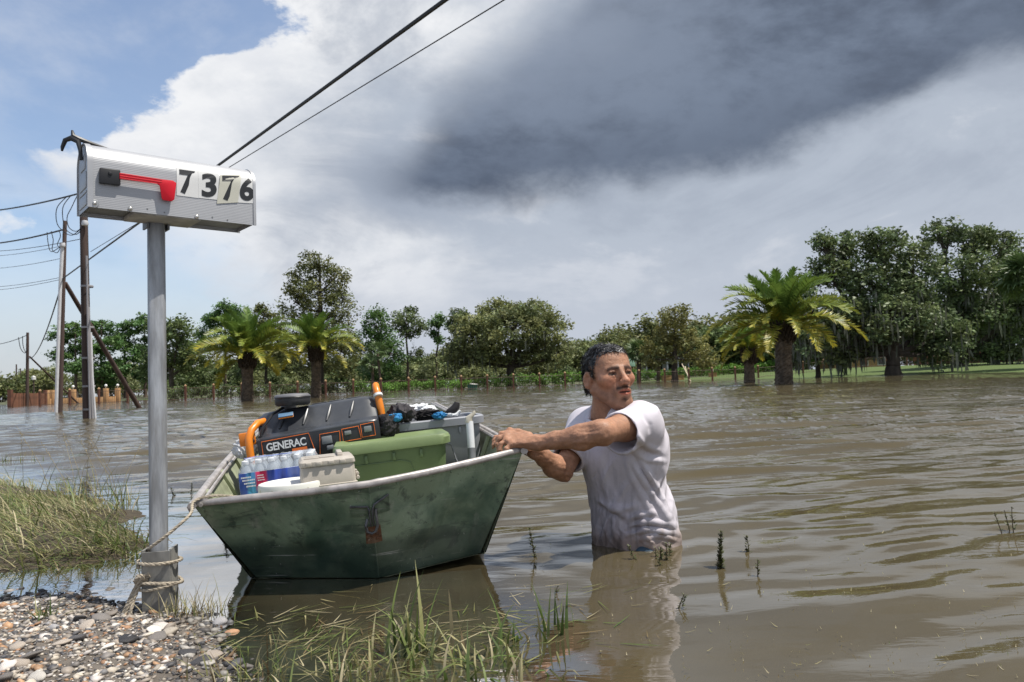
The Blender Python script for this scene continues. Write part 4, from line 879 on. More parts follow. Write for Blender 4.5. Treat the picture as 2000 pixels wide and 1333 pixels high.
M_HULL = camo('faded_green_hull'); M_INNER = mat('pale_green_inside', (.33, .36, .24), .6, var=.2, scale=10, col2=(.16, .17, .11), thr=(.5, .7), bump=.001)
M_RIM = mat('worn_gunwale', (.40, .37, .355), .45, var=.25, scale=20, metal=.35, col2=(.25, .24, .21), thr=(.58, .75), rvar=.12)
TL, TC, TR = Vector((-1.04, 2.39, .292)), Vector((-.469, 2.358, .34)), Vector((.026, 2.683, .40))
BL, BC, BR = Vector((-.915, 2.60, .004)), Vector((-.48, 2.543, .002)), Vector((-.143, 2.734, .03))
ax = Vector((-.215, .977, 0)); boat = empty('jon_boat', (-.6, 3.6, 0), 'flat-bottomed green aluminium jon boat loaded with belongings, moored to the mailbox post', 'boat'); bo_ = boat.location
def station(t_, side):                             # gunwale and chine points, t_ metres aft
    if side < 0: g_ = TL + ax * t_ + Vector((-.05 * math.sin(min(t_ / 1.5, 1) * 1.57), 0, .058 * t_)); b_ = BL + ax * t_ + Vector((-.02, 0, -.09 * min(t_, .8) / .8 + .02 * t_))
    else: g_ = TR + ax * t_ + Vector((.02 * math.sin(min(t_ / 1.5, 1) * 1.57), 0, .035 * t_)); b_ = BR + ax * t_ + Vector((0.02, 0, -.07 * min(t_, .8) / .8 + .02 * t_))
    return g_, b_
rngb = np.random.default_rng(4)
def panel(corners, nu, nv, dent=.004, flip=False, name='hull_plate', m_=M_HULL, th=.004, inner=M_INNER):
    a, b, c_, d = [Vector(q) for q in corners]; nrm = (b - a).cross(d - a).normalized(); nrm = -nrm if flip else nrm; mb = MB(); G1, G2 = [], []
    ph = rngb.random(8) * 6.28
    for i in range(nu + 1):
        for j in range(nv + 1):
            u, v_ = i / nu, j / nv; q = a.lerp(b, u).lerp(d.lerp(c_, u), v_); e = min(u, 1 - u, v_, 1 - v_) * 4; e = min(e, 1)
            w_ = dent * e * (math.sin(u * 7 + ph[0] + 3 * v_) * math.sin(v_ * 5 + ph[1]) + .6 * math.sin(u * 15 + ph[2]) * math.sin(v_ * 11 + ph[3] + u * 4))
            G1.append(mb.vert(q + nrm * w_ - bo_)); G2.append(mb.vert(q + nrm * (w_ - th) - bo_))
    k_ = nv + 1
    for i in range(nu):
        for j in range(nv):
            q = (i * k_ + j, i * k_ + j + 1, (i + 1) * k_ + j + 1, (i + 1) * k_ + j); q = q if not flip else q[::-1]
            mb.face([G1[x] for x in q[::-1]], 0); mb.face([G2[x] for x in q], 1)
    return mb.build(name, [m_, inner], boat, smooth=True)
panel((TL, TC, BC, BL), 22, 14, .0075, name='bow_plate', flip=True); panel((TC, TR, BR, BC), 22, 14, .0075, name='bow_plate', flip=True)
N = 8; LEN = 2.95
for s_ in (-1, 1):
    for i in range(N):
        t0, t1 = LEN * i / N, LEN * (i + 1) / N; g0, b0_ = station(t0, s_); g1, b1_ = station(t1, s_); panel((g0, g1, b1_, b0_), 4, 6, .003, flip=s_ > 0, name='side_plate')
    for i in range(1, 7):                          # stamped ribs inside
        g0, b0_ = station(LEN * i / 7 - .2, s_); mb = MB(); mb.tube([g0 - Vector((s_ * .012, 0, 0)) - bo_, b0_ - Vector((s_ * .012, 0, -.01)) - bo_], .012, 6); mb.build('rib', M_INNER, boat, smooth=True)
    pts = [station(t_, s_)[0] - bo_ for t_ in np.linspace(-.02, LEN, 16)]; mb = MB(); mb.tube(pts, .014, 8, squash=.8); mb.tube([p_ + Vector((-s_ * .028, 0, .002)) for p_ in pts], .007, 6); mb.build('gunwale', M_RIM, boat, smooth=True)
for i in range(N):
    t0, t1 = LEN * i / N, LEN * (i + 1) / N; panel((station(t0, -1)[1], station(t0, 1)[1], station(t1, 1)[1], station(t1, -1)[1]), 3, 3, .001, name='bottom_plate')
panel((BL, BC, BR, (BL + BR) / 2 + Vector((0, .1, 0))), 4, 4, 0, name='bottom_plate')
panel((station(LEN, -1)[0], station(LEN, 1)[0], station(LEN, 1)[1], station(LEN, -1)[1]), 4, 3, .001, name='transom')
mb = MB(); rim = [TL + Vector((-.012, .012, -.028)), TL + Vector((-.014, .0, -.008)), TL + Vector((.0, -.004, .003)), TL.lerp(TC, .33) + Vector((0, 0, .002)), TL.lerp(TC, .66) + Vector((0, 0, -.001)), TC + Vector((0, 0, .002)), TC.lerp(TR, .35) + Vector((0, 0, -.002)), TC.lerp(TR, .7), TR + Vector((-.012, -.006, .003)), TR + Vector((.006, .002, -.002)), TR + Vector((.013, .006, -.018))]
mb.tube([p_ - bo_ for p_ in rim], [.004, .007, .0105] + [.0112] * 5 + [.0105, .007, .003], 10, squash=.62); mb.build('bow_rim', M_RIM, boat, smooth=True)
def inb(t_, f, z):                                  # a point inside: t_ m aft of the bow line, f across 0..1
    g0 = station(t_, -1)[0]; g1 = station(t_, 1)[0]; q = g0.lerp(g1, f); return Vector((q.x, q.y, z))
def dz(f): return .07 * (f - .5)                     # the boat heels: starboard side up
mb = MB(); mb.poly([TL.lerp(BL, .3) - bo_, TC.lerp(BC, .3) - bo_ + Vector((0, .012, 0)), TR.lerp(BR, .36) - bo_, inb(.62, .97, .285) - bo_, inb(.62, .03, .215) - bo_]); mb.build('bow_deck', M_INNER, boat)
mb = MB(); mb.poly([inb(.62, .03, .215) - bo_, inb(.62, .97, .285) - bo_, inb(.62, .9, .05) - bo_, inb(.62, .1, -.02) - bo_]); mb.build('deck_riser', M_INNER, boat)
mb = MB(); mb.poly([inb(.3, .16, -.035) - bo_, inb(.3, .84, .02) - bo_, inb(LEN, .86, .06) - bo_, inb(LEN, .14, .01) - bo_]); mb.build('floor', M_INNER, boat)
for tb in (1.9, 2.6): mb = MB(); a, b = inb(tb, .05, .30), inb(tb, .95, .36); M_ = Matrix.Translation((a + b) / 2 - bo_) @ Matrix.Rotation(.217, 4, 'Z') @ Matrix.Rotation(-.06, 4, 'Y'); mb.box(M_, (b - a).length, .26, .03); mb.build('bench', M_RIM, boat, bevel=.006)
# bow eye with its bent strap, U-bolt and rusty plate
M_RUST = mat('rusty_steel', (.14, .062, .030), .8, var=.4, scale=60, bump=.001, col2=(.22, .14, .09)); M_STEELD = mat('dark_steel', (.10, .10, .105), .4, var=.3, metal=.6, scale=40)
def crease(t_, dx=0.0, out=.0):                     # along the stem, dx metres to the side on the plate
    q = TC.lerp(BC, t_); e = (TR - TC) if dx > 0 else (TC - TL); q = q + e.normalized() * dx; return q + Vector((.03, -.93, -.35)).normalized() * out - bo_
mb = MB()
mb.tube([crease(.20, -.068, .004), crease(.215, -.01, .006), crease(.24, -.004, .014), crease(.40, -.004, .014)], .0035, 6)
mb.tube([crease(.135, .064, .004), crease(.20, .012, .007), crease(.24, .006, .015), crease(.40, .006, .015)], .0035, 6); mb.build('eye_strap', M_STEELD, boat, smooth=True)
for x0_, x1_ in ((-.068, -.012), (.012, .064)):
    mb = MB(); q = [crease(.21 if x0_ < 0 else .19, x0_ if x0_ < 0 else x0_, .0045), crease(.20 if x0_ < 0 else .14, x1_, .0045), crease(.30, x1_, .0045), crease(.31, x0_, .0045)]; mb.poly(q); mb.poly(q[::-1]); mb.build('strap_wing', M_HULL, boat)
mb = MB(); mb.tube([crease(.24, .016, .01), crease(.30, .019, .024), crease(.38, .022, .03), crease(.435, .014, .032), crease(.45, .0, .032), crease(.43, -.014, .032), crease(.37, -.018, .03), crease(.33, -.014, .012)], .005, 8); mb.build('ring', M_STEELD, boat, smooth=True)
mb = MB()
for s_ in (-1, 1): mb.poly([crease(.42, 0, .007), crease(.42, s_ * .026, .005), crease(.60, s_ * .028, .005), crease(.60, 0, .007)][::-s_])
mb.build('eye_plate', M_RUST, boat)
for r_ in (.50, .545):
    for s_ in (-1, 1): mb = MB(); mb.tube([crease(r_, s_ * .009, .009), crease(r_ + .012, s_ * .019, .009)], .004, 6); mb.build('rivet', M_RUST, boat, smooth=True)
mb = MB(); mb.tube([crease(t_, .0, .002) for t_ in np.linspace(.02, .99, 12)], .0035, 6); mb.build('stem_seam', M_HULL, boat, smooth=True)
for k_ in range(9):                                  # rivets that fasten the bow rim
    for a, b in ((TL, TC), (TC, TR)):
        q = a.lerp(b, (k_ + .5) / 9) + (BC - TC).normalized() * .022; mb = MB(); mb.lathe([(.0042, 0), (.0036, .0016), (.001, .0026)], Matrix.Translation(q - bo_ + Vector((0, -.003, 0))) @ Matrix.Rotation(math.radians(115), 4, 'X'), 8); mb.build('rivet', M_HULL, boat, smooth=True)
# ================================================================ what the boat carries
def frame(p, yaw=.217, roll=.085, pitch=0.0): return Matrix.Translation(p) @ Matrix.Rotation(yaw, 4, 'Z') @ Matrix.Rotation(-roll, 4, 'Y') @ Matrix.Rotation(pitch, 4, 'X')
def rounded_rect(w_, d_, r, n=5):
    out = []
    for cx, cy, a0 in ((w_ / 2 - r, d_ / 2 - r, 0), (-w_ / 2 + r, d_ / 2 - r, 90), (-w_ / 2 + r, -d_ / 2 + r, 180), (w_ / 2 - r, -d_ / 2 + r, 270)):
        for i in range(n + 1): a = math.radians(a0 + 90 * i / n); out.append((cx + r * math.cos(a), cy + r * math.sin(a)))
    return out
def loft(mb, secs, M_, mi=0, cap0=True, cap1=True):   # secs: (w, d, r, z)
    rings = [[mb.vert(M_ @ Vector((x, y, z))) for x, y in rounded_rect(w_, d_, r)] for w_, d_, r, z in secs]; n = len(rings[0])
    for i in range(len(rings) - 1):
        for k_ in range(n): mb.face((rings[i][k_], rings[i][(k_ + 1) % n], rings[i + 1][(k_ + 1) % n], rings[i + 1][k_]), mi)
    if cap0: mb.face(rings[0][::-1], mi)
    if cap1: mb.face(rings[-1], mi)
M_TUBG = mat('green_tote_plastic', (.115, .165, .075), .42, var=.1, scale=5, bump=.0006, bscale=40, col2=(.16, .19, .12), thr=(.62, .8), rvar=.1)
M_TUBL = mat('green_tote_lid', (.19, .25, .11), .45, var=.1, scale=6, rvar=.1); M_GREY = mat('grey_tote_plastic', (.30, .31, .34), .45, var=.1, scale=5, col2=(.22, .22, .23), thr=(.6, .8), rvar=.1)
def tote(name, label, M_, w_, d_, h, m1, m2, lid):
    root = empty(name, M_.translation, label, 'storage tub'); L = Matrix.Translation(-Vector(M_.translation)) @ M_
    mb = MB(); tp = .86
    if lid: loft(mb, [(w_ * tp, d_ * tp, .03, 0), (w_ * tp + .01, d_ * tp + .01, .035, .008), (w_, d_, .04, h)], L)
    else: loft(mb, [(w_ * tp, d_ * tp, .03, 0), (w_ * tp + .01, d_ * tp + .01, .035, .008), (w_, d_, .04, h), (w_ - .012, d_ - .012, .036, h), (w_ * tp - .01, d_ * tp - .01, .03, .012)], L)
    mb.build('body', m1, root, smooth=True, angle=35)
    for s_ in (-1,):                               # recessed step pressed into the front wall, one wide panel with a lower shoulder
        yb = lambda z: -d_ / 2 * (tp + (1 - tp) * z / h)
        ft = lambda x, z, o: L @ Vector((x, yb(z) - o, z))
        outl = [(-.40 * w_, .16 * h), (-.40 * w_, .74 * h), (.06 * w_, .74 * h), (.14 * w_, .70 * h), (.18 * w_, .52 * h), (.21 * w_, .46 * h), (.37 * w_, .46 * h), (.37 * w_, .16 * h)]
        mb = MB(); mb.tube([ft(x, z, .002) for x, z in outl + outl[:1]], .0035, 6); mb.build('panel_bead', m1, root, smooth=True)
    if lid:
        mb = MB(); loft(mb, [(w_ + .012, d_ + .012, .045, h - .028), (w_ + .030, d_ + .030, .05, h - .026), (w_ + .034, d_ + .034, .05, h), (w_ + .022, d_ + .022, .05, h + .012), (w_ - .03, d_ - .03, .04, h + .012), (w_ - .05, d_ - .05, .04, h + .004)], L); mb.build('lid', m2, root, smooth=True, angle=35)
    else:
        mb = MB(); loft(mb, [(w_ + .004, d_ + .004, .045, h - .034), (w_ + .034, d_ + .034, .05, h - .030), (w_ + .036, d_ + .036, .05, h), (w_ + .022, d_ + .022, .05, h + .006), (w_ - .006, d_ - .006, .04, h + .004), (w_ - .012, d_ - .012, .04, h - .01)], L, cap0=False, cap1=False); mb.build('rim', m2, root, smooth=True, angle=35)
    for x in (-.25, 0, .25): mb = MB(); mb.box(L @ Matrix.Translation((x * w_, -d_ / 2 - .004, h - .052)), .012, .012, .03); mb.build('rib', m1, root, bevel=.003)
    return root
q = P(752, 868, 2.90); hh = .27; tote('plastic_tote', 'olive green plastic tote with lighter lid, in front of the generator', frame(q + Vector((.02, .15, -hh)), .20, .075), .425, .31, hh + .005, M_TUBG, M_TUBL, True)
q = P(838, 822, 3.30); hh = .38; tote('plastic_tote', 'grey open plastic tote heaped with clothes', frame(q + Vector((.02, .17, -hh)), .22, .06), .40, .33, hh, M_GREY, M_GREY, False)

# ---- generator
M_GBLK = mat('generator_black', (.020, .021, .024), .38, var=.25, scale=12, rvar=.1, col2=(.05, .05, .05), thr=(.62, .85)); M_GTANK = mat('generator_tank', (.040, .044, .052), .34, var=.2, scale=8, coat=.2, rvar=.08, col2=(.075, .077, .08), thr=(.58, .8))
M_ORNG = mat('orange_paint', (.78, .23, .015), .38, var=.08, scale=10, coat=.2); M_OLINE = mat('orange_print', (.75, .17, .03), .5); M_WPRINT = mat('white_print', (.75, .76, .78), .5, var=.03); M_GREYP = mat('grey_plastic', (.17, .18, .19), .4)
GM = frame(P(507, 905, 3.06), .20, .125, -.02) @ Matrix.Scale(.93, 4); groot = empty('generator', GM.translation, 'black portable generator with orange handles and GENERAC lettering', 'generator'); GL = Matrix.Translation(-Vector(GM.translation)) @ GM
GW = .54; gb = lambda x, y, z: GL @ Vector((x, y, z))
mb = MB(); mb.box(GL @ Matrix.Translation((GW / 2, .22, -.13)), GW - .03, .42, .26); mb.build('engine_housing', M_GBLK, groot, bevel=.012)
mb = MB(); mb.box(GL @ Matrix.Translation((GW / 2, .02, .045)), GW, .04, .112); mb.build('control_panel', M_GBLK, groot, bevel=.006)
mb = MB(); pr_ = [(.0, .105), (.025, .113), (.05, .118), (.125, .205), (.15, .218), (.36, .218), (.40, .19), (.42, .11), (.42, .09), (.0, .09)]
for x, ins in ((0.012, 0), (GW - .01, 1)):
    pass
xs_ = [(.004, .84, .012), (.03, .97, .003), (.10, 1.0, 0), (GW - .06, 1.0, 0), (GW - .02, .97, .004), (GW, .86, .012)]; rings = []
for x, k_, dy in xs_: rings.append([mb.vert(gb(x, .21 + (y - .21) * (k_ * .5 + .5), .09 + (z - .09) * k_)) for y, z in pr_])
for i in range(len(rings) - 1):
    for j in range(len(pr_)): mb.face((rings[i][j], rings[i][(j + 1) % len(pr_)], rings[i + 1][(j + 1) % len(pr_)], rings[i + 1][j]))
mb.face(rings[0]); mb.face(rings[-1][::-1]); tank = mb.build('fuel_tank', M_GTANK, groot, bevel=.010, seg=3)
for x in (.115, .22, .325, .43):                   # pressed ribs on the slope of the tank
    mb = MB(); mb.tube([gb(x - .018, .062, .135), gb(x - .006, .085, .166), gb(x + .008, .118, .203)], [.004, .0075, .004], 8); mb.build('rib', M_GTANK, tank, smooth=True)
for (x, y) in ((.28, .22), (.36, .22), (.44, .22), (.36, .29), (.44, .29)): mb = MB(); mb.box(GL @ Matrix.Translation((x, y, .219)), .07, .058, .008); mb.build('pad', M_GTANK, tank, bevel=.003)
mb = MB(); mb.lathe([(.035, .215), (.036, .232), (.028, .238), (.0, .239)], GL @ Matrix.Translation((.13, .26, 0)), 16); mb.build('fuel_cap', M_GBLK, tank, smooth=True)
def gline(pts, r=.0016, m_=M_OLINE, nm='panel_line'): mb = MB(); mb.tube([gb(x, -.0015, z) for x, z in pts], r, 5); return mb.build(nm, m_, groot)
gline([(.02, -.005), (.02, .090), (.225, .094), (.245, -.005)]); gline([(.262, -.005), (.272, .080), (.36, .080), (.352, -.005)])
gline([(.37, .03), (.37, .086), (.445, .088), (.45, .03), (.37, .03)]); gline([(.455, .035), (.455, .092), (.515, .094), (.515, .035), (.455, .035)])
v, f = text_mesh('GENERAC', .022, .94); mb = MB()
for a, b in v: mb.vert(gb(.038 + a * .172, -.0022, .044 + b * .036))
for q in f: mb.face(q)
mb.build('lettering', M_WPRINT, groot)
mb = MB(); mb.poly([gb(.145, -.0018, .024), gb(.21, -.0018, .024), gb(.21, -.0018, .038), gb(.145, -.0018, .038)]); mb.build('orange_bar', M_OLINE, groot)
for (x, z, w_, h) in ((.30, .05, .045, .035), (.395, .066, .03, .018), (.485, .068, .034, .026), (.31, .015, .03, .02)): mb = MB(); mb.box(GL @ Matrix.Translation((x, -.004, z)), w_, .012, h); mb.build('outlet', M_GREYP, groot, bevel=.003)
def handle(x0, flip):
    mb = MB(); s_ = -1 if flip else 1
    pts = [(x0, .01, .0), (x0 + .0, .01, .07), (x0 + .002, .012, .115), (x0 + .016, .03, .15), (x0 + .04, .07, .175), (x0 + .062, .12, .178), (x0 + .076, .16, .16), (x0 + .082, .18, .12), (x0 + .084, .19, .05)]
    mb.tube([gb(*p_) for p_ in pts], .0155, 12); return mb.build('handle', M_ORNG, groot, smooth=True)
handle(-.034, False)
mb = MB(); mb.box(GL @ Matrix.Translation((-.045, .06, .112)), .07, .02, .06); bk = mb.build('handle_bracket', M_ORNG, groot, bevel=.005)
for z in (.072, .098): mb = MB(); mb.lathe([(.009, 0), (.007, .006), (.001, .008)], GL @ Matrix.Translation((-.022, .048, z + .028)) @ Matrix.Rotation(math.pi / 2, 4, 'X'), 10); mb.build('bolt', M_GBLK, bk, smooth=True)
mb = MB(); mb.tube([gb(GW + .018, .10, -.02), gb(GW + .018, .10, .14), gb(GW + .014, .11, .22), gb(GW + .012, .125, .246), gb(GW + .012, .16, .262)], [.016, .016, .0158, .0155, .015], 12); mb.build('handle', M_ORNG, groot, smooth=True)
mb = MB(); mb.tube([gb(GW + .016, .10, .205), gb(GW + .015, .107, .216)], .0205, 12); mb.build('cable_tie', M_VINYL, groot, smooth=True)
mb = MB(); mb.tube([gb(.012, .03, .10), gb(.03, .03, .15), gb(.075, .08, .205), (gb(.12, .13, .225))], .006, 6); mb.build('hose', M_BLACKP, groot, smooth=True)
# round black case on the tank, with a blue and orange thing under it
M_CLOTHB = mat('black_nylon', (.022, .022, .025), .6, var=.3, scale=30, bump=.001); M_CASET = mat('case_top', (.13, .13, .14), .55, var=.15)
cM = GL @ Matrix.Translation((.165, .12, .232)) @ Matrix.Rotation(.10, 4, 'Y'); cs_ = empty('zip_case', GM @ Vector((.165, .12, .232)), 'round black zip case lying on the generator tank', 'case'); cL = Matrix.Translation(GM.translation - cs_.location) @ cM
mb = MB(); mb.lathe([(.070, -.004), (.078, .004), (.080, .020), (.078, .034)], cL, 28); mb.build('body', M_CLOTHB, cs_, smooth=True)
mb = MB(); mb.lathe([(.079, .034), (.081, .038), (.079, .044), (.070, .050), (.02, .053)], cL, 28); mb.build('lid', M_CASET, cs_, smooth=True)
mb = MB(); mb.lathe([(.0815, .0325), (.083, .0345), (.0815, .0365)], cL, 28, cap=False); mb.build('zip', M_BLACKP, cs_, smooth=True)
M_BLUE = mat('blue_plastic', (.10, .19, .30), .4); dM = GM @ Matrix.Translation((.135, .045, .192)) @ Matrix.Rotation(.75, 4, 'X'); ds_ = empty('flat_case', dM.translation, 'flat blue and orange packet under the black zip case', 'packet'); dL = Matrix.Translation(-Vector(dM.translation)) @ dM
mb = MB(); mb.box(dL, .066, .024, .006); mb.build('top', M_BLUE, ds_, bevel=.002); mb = MB(); mb.box(dL @ Matrix.Translation((0, -.003, -.006)), .066, .024, .005); mb.build('underside', M_ORNG, ds_, bevel=.002)

# ---- shrink-wrapped water bottles
def clear_mat(name, tint, alpha, rough=.12):
    m_ = bpy.data.materials.new(name); m_.use_nodes = True; m_.node_tree.nodes.clear(); t = NT(m_.node_tree)
    b_ = t.add('ShaderNodeBsdfPrincipled'); b_.inputs['Base Color'].default_value = (*tint, 1); b_.inputs['Roughness'].default_value = rough; b_.inputs['IOR'].default_value = 1.45
    tr_ = t.add('ShaderNodeBsdfTransparent'); tr_.inputs[0].default_value = (.93, .95, .97, 1); mx_ = t.add('ShaderNodeMixShader'); mx_.inputs[0].default_value = alpha
    t.l.new(tr_.outputs[0], mx_.inputs[1]); t.l.new(b_.outputs[0], mx_.inputs[2]); t.l.new(mx_.outputs[0], t.add('ShaderNodeOutputMaterial').inputs[0]); return m_
M_PET = clear_mat('clear_bottle', (.72, .78, .84), .38); M_FILM = clear_mat('shrink_film', (.75, .78, .83), .22, .10)
M_PRINT = mat('printed_film', (1, 1, 1), .25, var=.05, scale=20, attr=True, coat=.4)
M_CAPW = mat('white_cap', (.72, .73, .75), .4)
q = P(462, 982, 2.66); BM = frame(q + Vector((.012, .02, -.016)), .20, .085) @ Matrix.Scale(.85, 4); broot = empty('bottle_pack', BM.translation, 'shrink-wrapped pack of water bottles with blue and red printed film', 'bottle pack'); Lb = Matrix.Translation(-Vector(BM.translation)) @ BM
br_r, pit = .0265, .0535; mb = MB(); mb.lathe([(.024, 0), (br_r, .006), (br_r, .055), (.0245, .06), (br_r, .066), (br_r, .115), (.0255, .125), (.019, .15), (.0125, .162), (.0125, .17)], n=14)
bo2 = mb.build('bottle', M_PET, None, smooth=True); bme = bo2.data; bpy.data.objects.remove(bo2); mb = MB(); mb.lathe([(.0145, .168), (.015, .17), (.015, .182), (.013, .184)], n=12); co2 = mb.build('cap', M_CAPW, None, smooth=True); cme = co2.data; bpy.data.objects.remove(co2)
for i in range(6):
    for j in range(4):
        o = link('bottle', bme, broot); o.matrix_local = Lb @ Matrix.Translation((br_r + i * pit, br_r + j * pit, 0)); c_ = link('cap', cme, o)
# film: follows the bottles as scallops, printed below, clear above, drawn over the caps
mb = MB(); ring = []; nx, ny = 6, 4
def scal(n): return [(i + k_ / 6, .0055 * (1 - abs(2 * (k_ / 6) - 1)) ** .6) for i in range(n) for k_ in range(6)]
for i, o_ in scal(nx): ring.append((i * pit, -.0035 - o_ + .004))
for i, o_ in scal(ny): ring.append((nx * pit - .0 + o_ - .0005, i * pit))
for i, o_ in scal(nx): ring.append((nx * pit - i * pit, ny * pit + o_ - .0005))
for i, o_ in scal(ny): ring.append((-.0035 - o_ + .004, ny * pit - i * pit))
cx, cy = nx * pit / 2, ny * pit / 2; rgf = np.random.default_rng(9); rows = [(0, 1.0, 0), (.02, 1.0, 0), (.05, 1.005, 0), (.08, 1.003, 0), (.134, 1.0, 0), (.135, 1.0, 1), (.146, .985, 1), (.162, .94, 1), (.180, .90, 1), (.189, .80, 1), (.189, .5, 1), (.188, .1, 1)]
ids = []
for (z, k_, cl) in rows:
    r_ = []
    for ii, (x, y) in enumerate(ring):
        u = ii / len(ring); w_ = .0012 * rgf.normal() if z > .06 else 0; top_v = z - (.006 * rgf.random() if k_ < .95 else 0)
        if y < .002: 
            fx_ = x / (nx * pit); col_ = (.02, .055, .34)
            if fx_ < .10: col_ = (.03, .08, .36)
            elif fx_ < .2: col_ = (.06, .30, .52) if z < .09 else (.05, .20, .45)
            if .20 <= fx_ < .345 and z > .07: col_ = (.62, .02, .10)
            if .36 <= fx_ < .52 and .05 < z < .12: col_ = (.05, .09, .42)
            if fx_ > .62: col_ = (.10, .16, .48)
        elif x < .002: col_ = (.02, .06, .34)
        else: col_ = (.05, .10, .40)
        mb.cc = (.8, .83, .88) if cl else col_
        r_.append(mb.vert(Lb @ Vector((cx + (x - cx) * k_ + w_, cy + (y - cy) * k_ + w_, top_v))))
    ids.append(r_)
n = len(ring)
for i in range(len(ids) - 1):
    for k_ in range(n): mb.face((ids[i][k_], ids[i][(k_ + 1) % n], ids[i + 1][(k_ + 1) % n], ids[i + 1][k_]), 1 if rows[i][2] else 0)
mb.build('film', [M_PRINT, M_FILM], broot, smooth=True, col=True)
rgm = np.random.default_rng(3)
for (x0, x1, z, n_) in ((.008, .045, .116, 5), (.012, .06, .104, 6), (.018, .06, .091, 6), (.026, .062, .078, 4), (.074, .10, .118, 5), (.074, .10, .108, 4), (.074, .10, .098, 5)):   # small white print
    mb = MB(); xx = x0
    while xx < x1: wd = rgm.uniform(.003, .007); mb.box(Lb @ Matrix.Translation((xx + wd / 2, -.0065, z)), wd * .7, .001, .0062 if x0 < .07 else .004); xx += wd
    mb.build('print', M_WPRINT, broot)
mb = MB(); mb.box(Lb @ Matrix.Translation((.088, -.0068, .038)), .012, .001, .02); mb.build('print', M_WPRINT, broot)
mb = MB(); a = [Vector((.02 + .2 * t_, .035 + .02 * math.sin(5 * t_), .1915 + .001 * math.sin(9 * t_))) for t_ in np.linspace(0, 1, 9)]
for i in range(8): mb.poly([Lb @ a[i], Lb @ a[i + 1], Lb @ (a[i + 1] + Vector((0, .03, .001))), Lb @ (a[i] + Vector((0, .03, .001)))])
mb.build('blue_print', mat('blue_film_print', (.09, .16, .48), .25, var=.3, scale=30), broot)

# ---- white bucket
M_BUCK = mat('white_bucket', (.70, .69, .65), .4, var=.06, scale=8, col2=(.5, .47, .40), thr=(.66, .82)); M_BODYB = mat('cream_bucket', (.60, .55, .42), .5, var=.08)
kM = frame(P(572, 944, 2.555) + Vector((0, 0, -.002)), .2, .05); kr = empty('bucket', kM.translation, 'white plastic bucket with dusty snap-on lid, behind the bow rim', 'bucket'); kL = Matrix.Translation(-Vector(kM.translation)) @ kM
mb = MB(); mb.lathe([(.094, -.09), (.104, -.02), (.106, -.012)], kL, 36); mb.build('body', M_BODYB, kr, smooth=True)
mb = MB(); mb.lathe([(.112, -.026), (.1145, -.024), (.1145, .004), (.112, .009), (.106, .010), (.100, .004), (.06, .003), (.0, .004)], kL, 40); ld = mb.build('lid', M_BUCK, kr, smooth=True, angle=50)
for k_ in range(12): a = k_ * .5236; mb = MB(); mb.box(kL @ Matrix.Rotation(a, 4, 'Z') @ Matrix.Translation((.1147, 0, -.014)), .0015, .002, .02); mb.build('slit', M_BODYB, ld)

# ---- tan case
M_TAN2 = mat('tan_case', (.42, .38, .33), .5, var=.1, scale=12, bump=.0005, bscale=60, col2=(.24, .21, .175), thr=(.6, .78), rvar=.08)
tM = frame(P(624, 946, 2.52) + Vector((.012, .065, .002)), .30, .05, .03); tr_ = empty('storage_case', tM.translation, 'scuffed tan plastic storage case resting on the bow', 'case'); tL = Matrix.Translation(-Vector(tM.translation)) @ tM
mb = MB(); loft(mb, [(.188, .145, .014, -.02), (.192, .149, .014, -.002), (.184, .140, .014, .0), (.178, .134, .014, .058), (.172, .128, .012, .062)], tL); mb.build('body', M_TAN2, tr_, smooth=True, angle=35)
mb = MB(); loft(mb, [(.184, .140, .014, .063), (.186, .142, .014, .066), (.182, .138, .014, .078), (.165, .120, .014, .086)], tL); mb.build('lid', M_TAN2, tr_, smooth=True, angle=35)
for x in (-.062, -.028, .012, .05): mb = MB(); mb.box(tL @ Matrix.Translation((x, -.069, .071)), .02, .012, .014); mb.build('hinge_tab', M_TAN2, tr_, bevel=.003)
for (x, y) in ((-.045, .0), (.0, -.03), (-.05, -.035)): mb = MB(); mb.box(tL @ Matrix.Translation((x, y, .087)), .05, .02, .006); mb.build('top_rib', M_TAN2, tr_, bevel=.002)
mb = MB(); mb.box(tL @ Matrix.Translation((.045, .012, .094)), .018, .085, .010); mb.box(tL @ Matrix.Translation((.045, -.028, .088)), .018, .012, .014); mb.box(tL @ Matrix.Translation((.045, .05, .088)), .018, .012, .014); mb.build('handle', M_TAN2, tr_, bevel=.003)
for y in (-.045, .02): mb = MB(); [mb.lathe([(.005, -.012), (.006, -.009), (.006, .009), (.005, .012)], tL @ Matrix.Translation((.099, y + d_, .008 - .0 + e_)) @ Matrix.Rotation(math.pi / 2, 4, 'X'), 10) for d_, e_ in ((0, 0), (.028, .0), (.014, .011))]; mb.build('latch', M_TAN2, tr_, smooth=True)

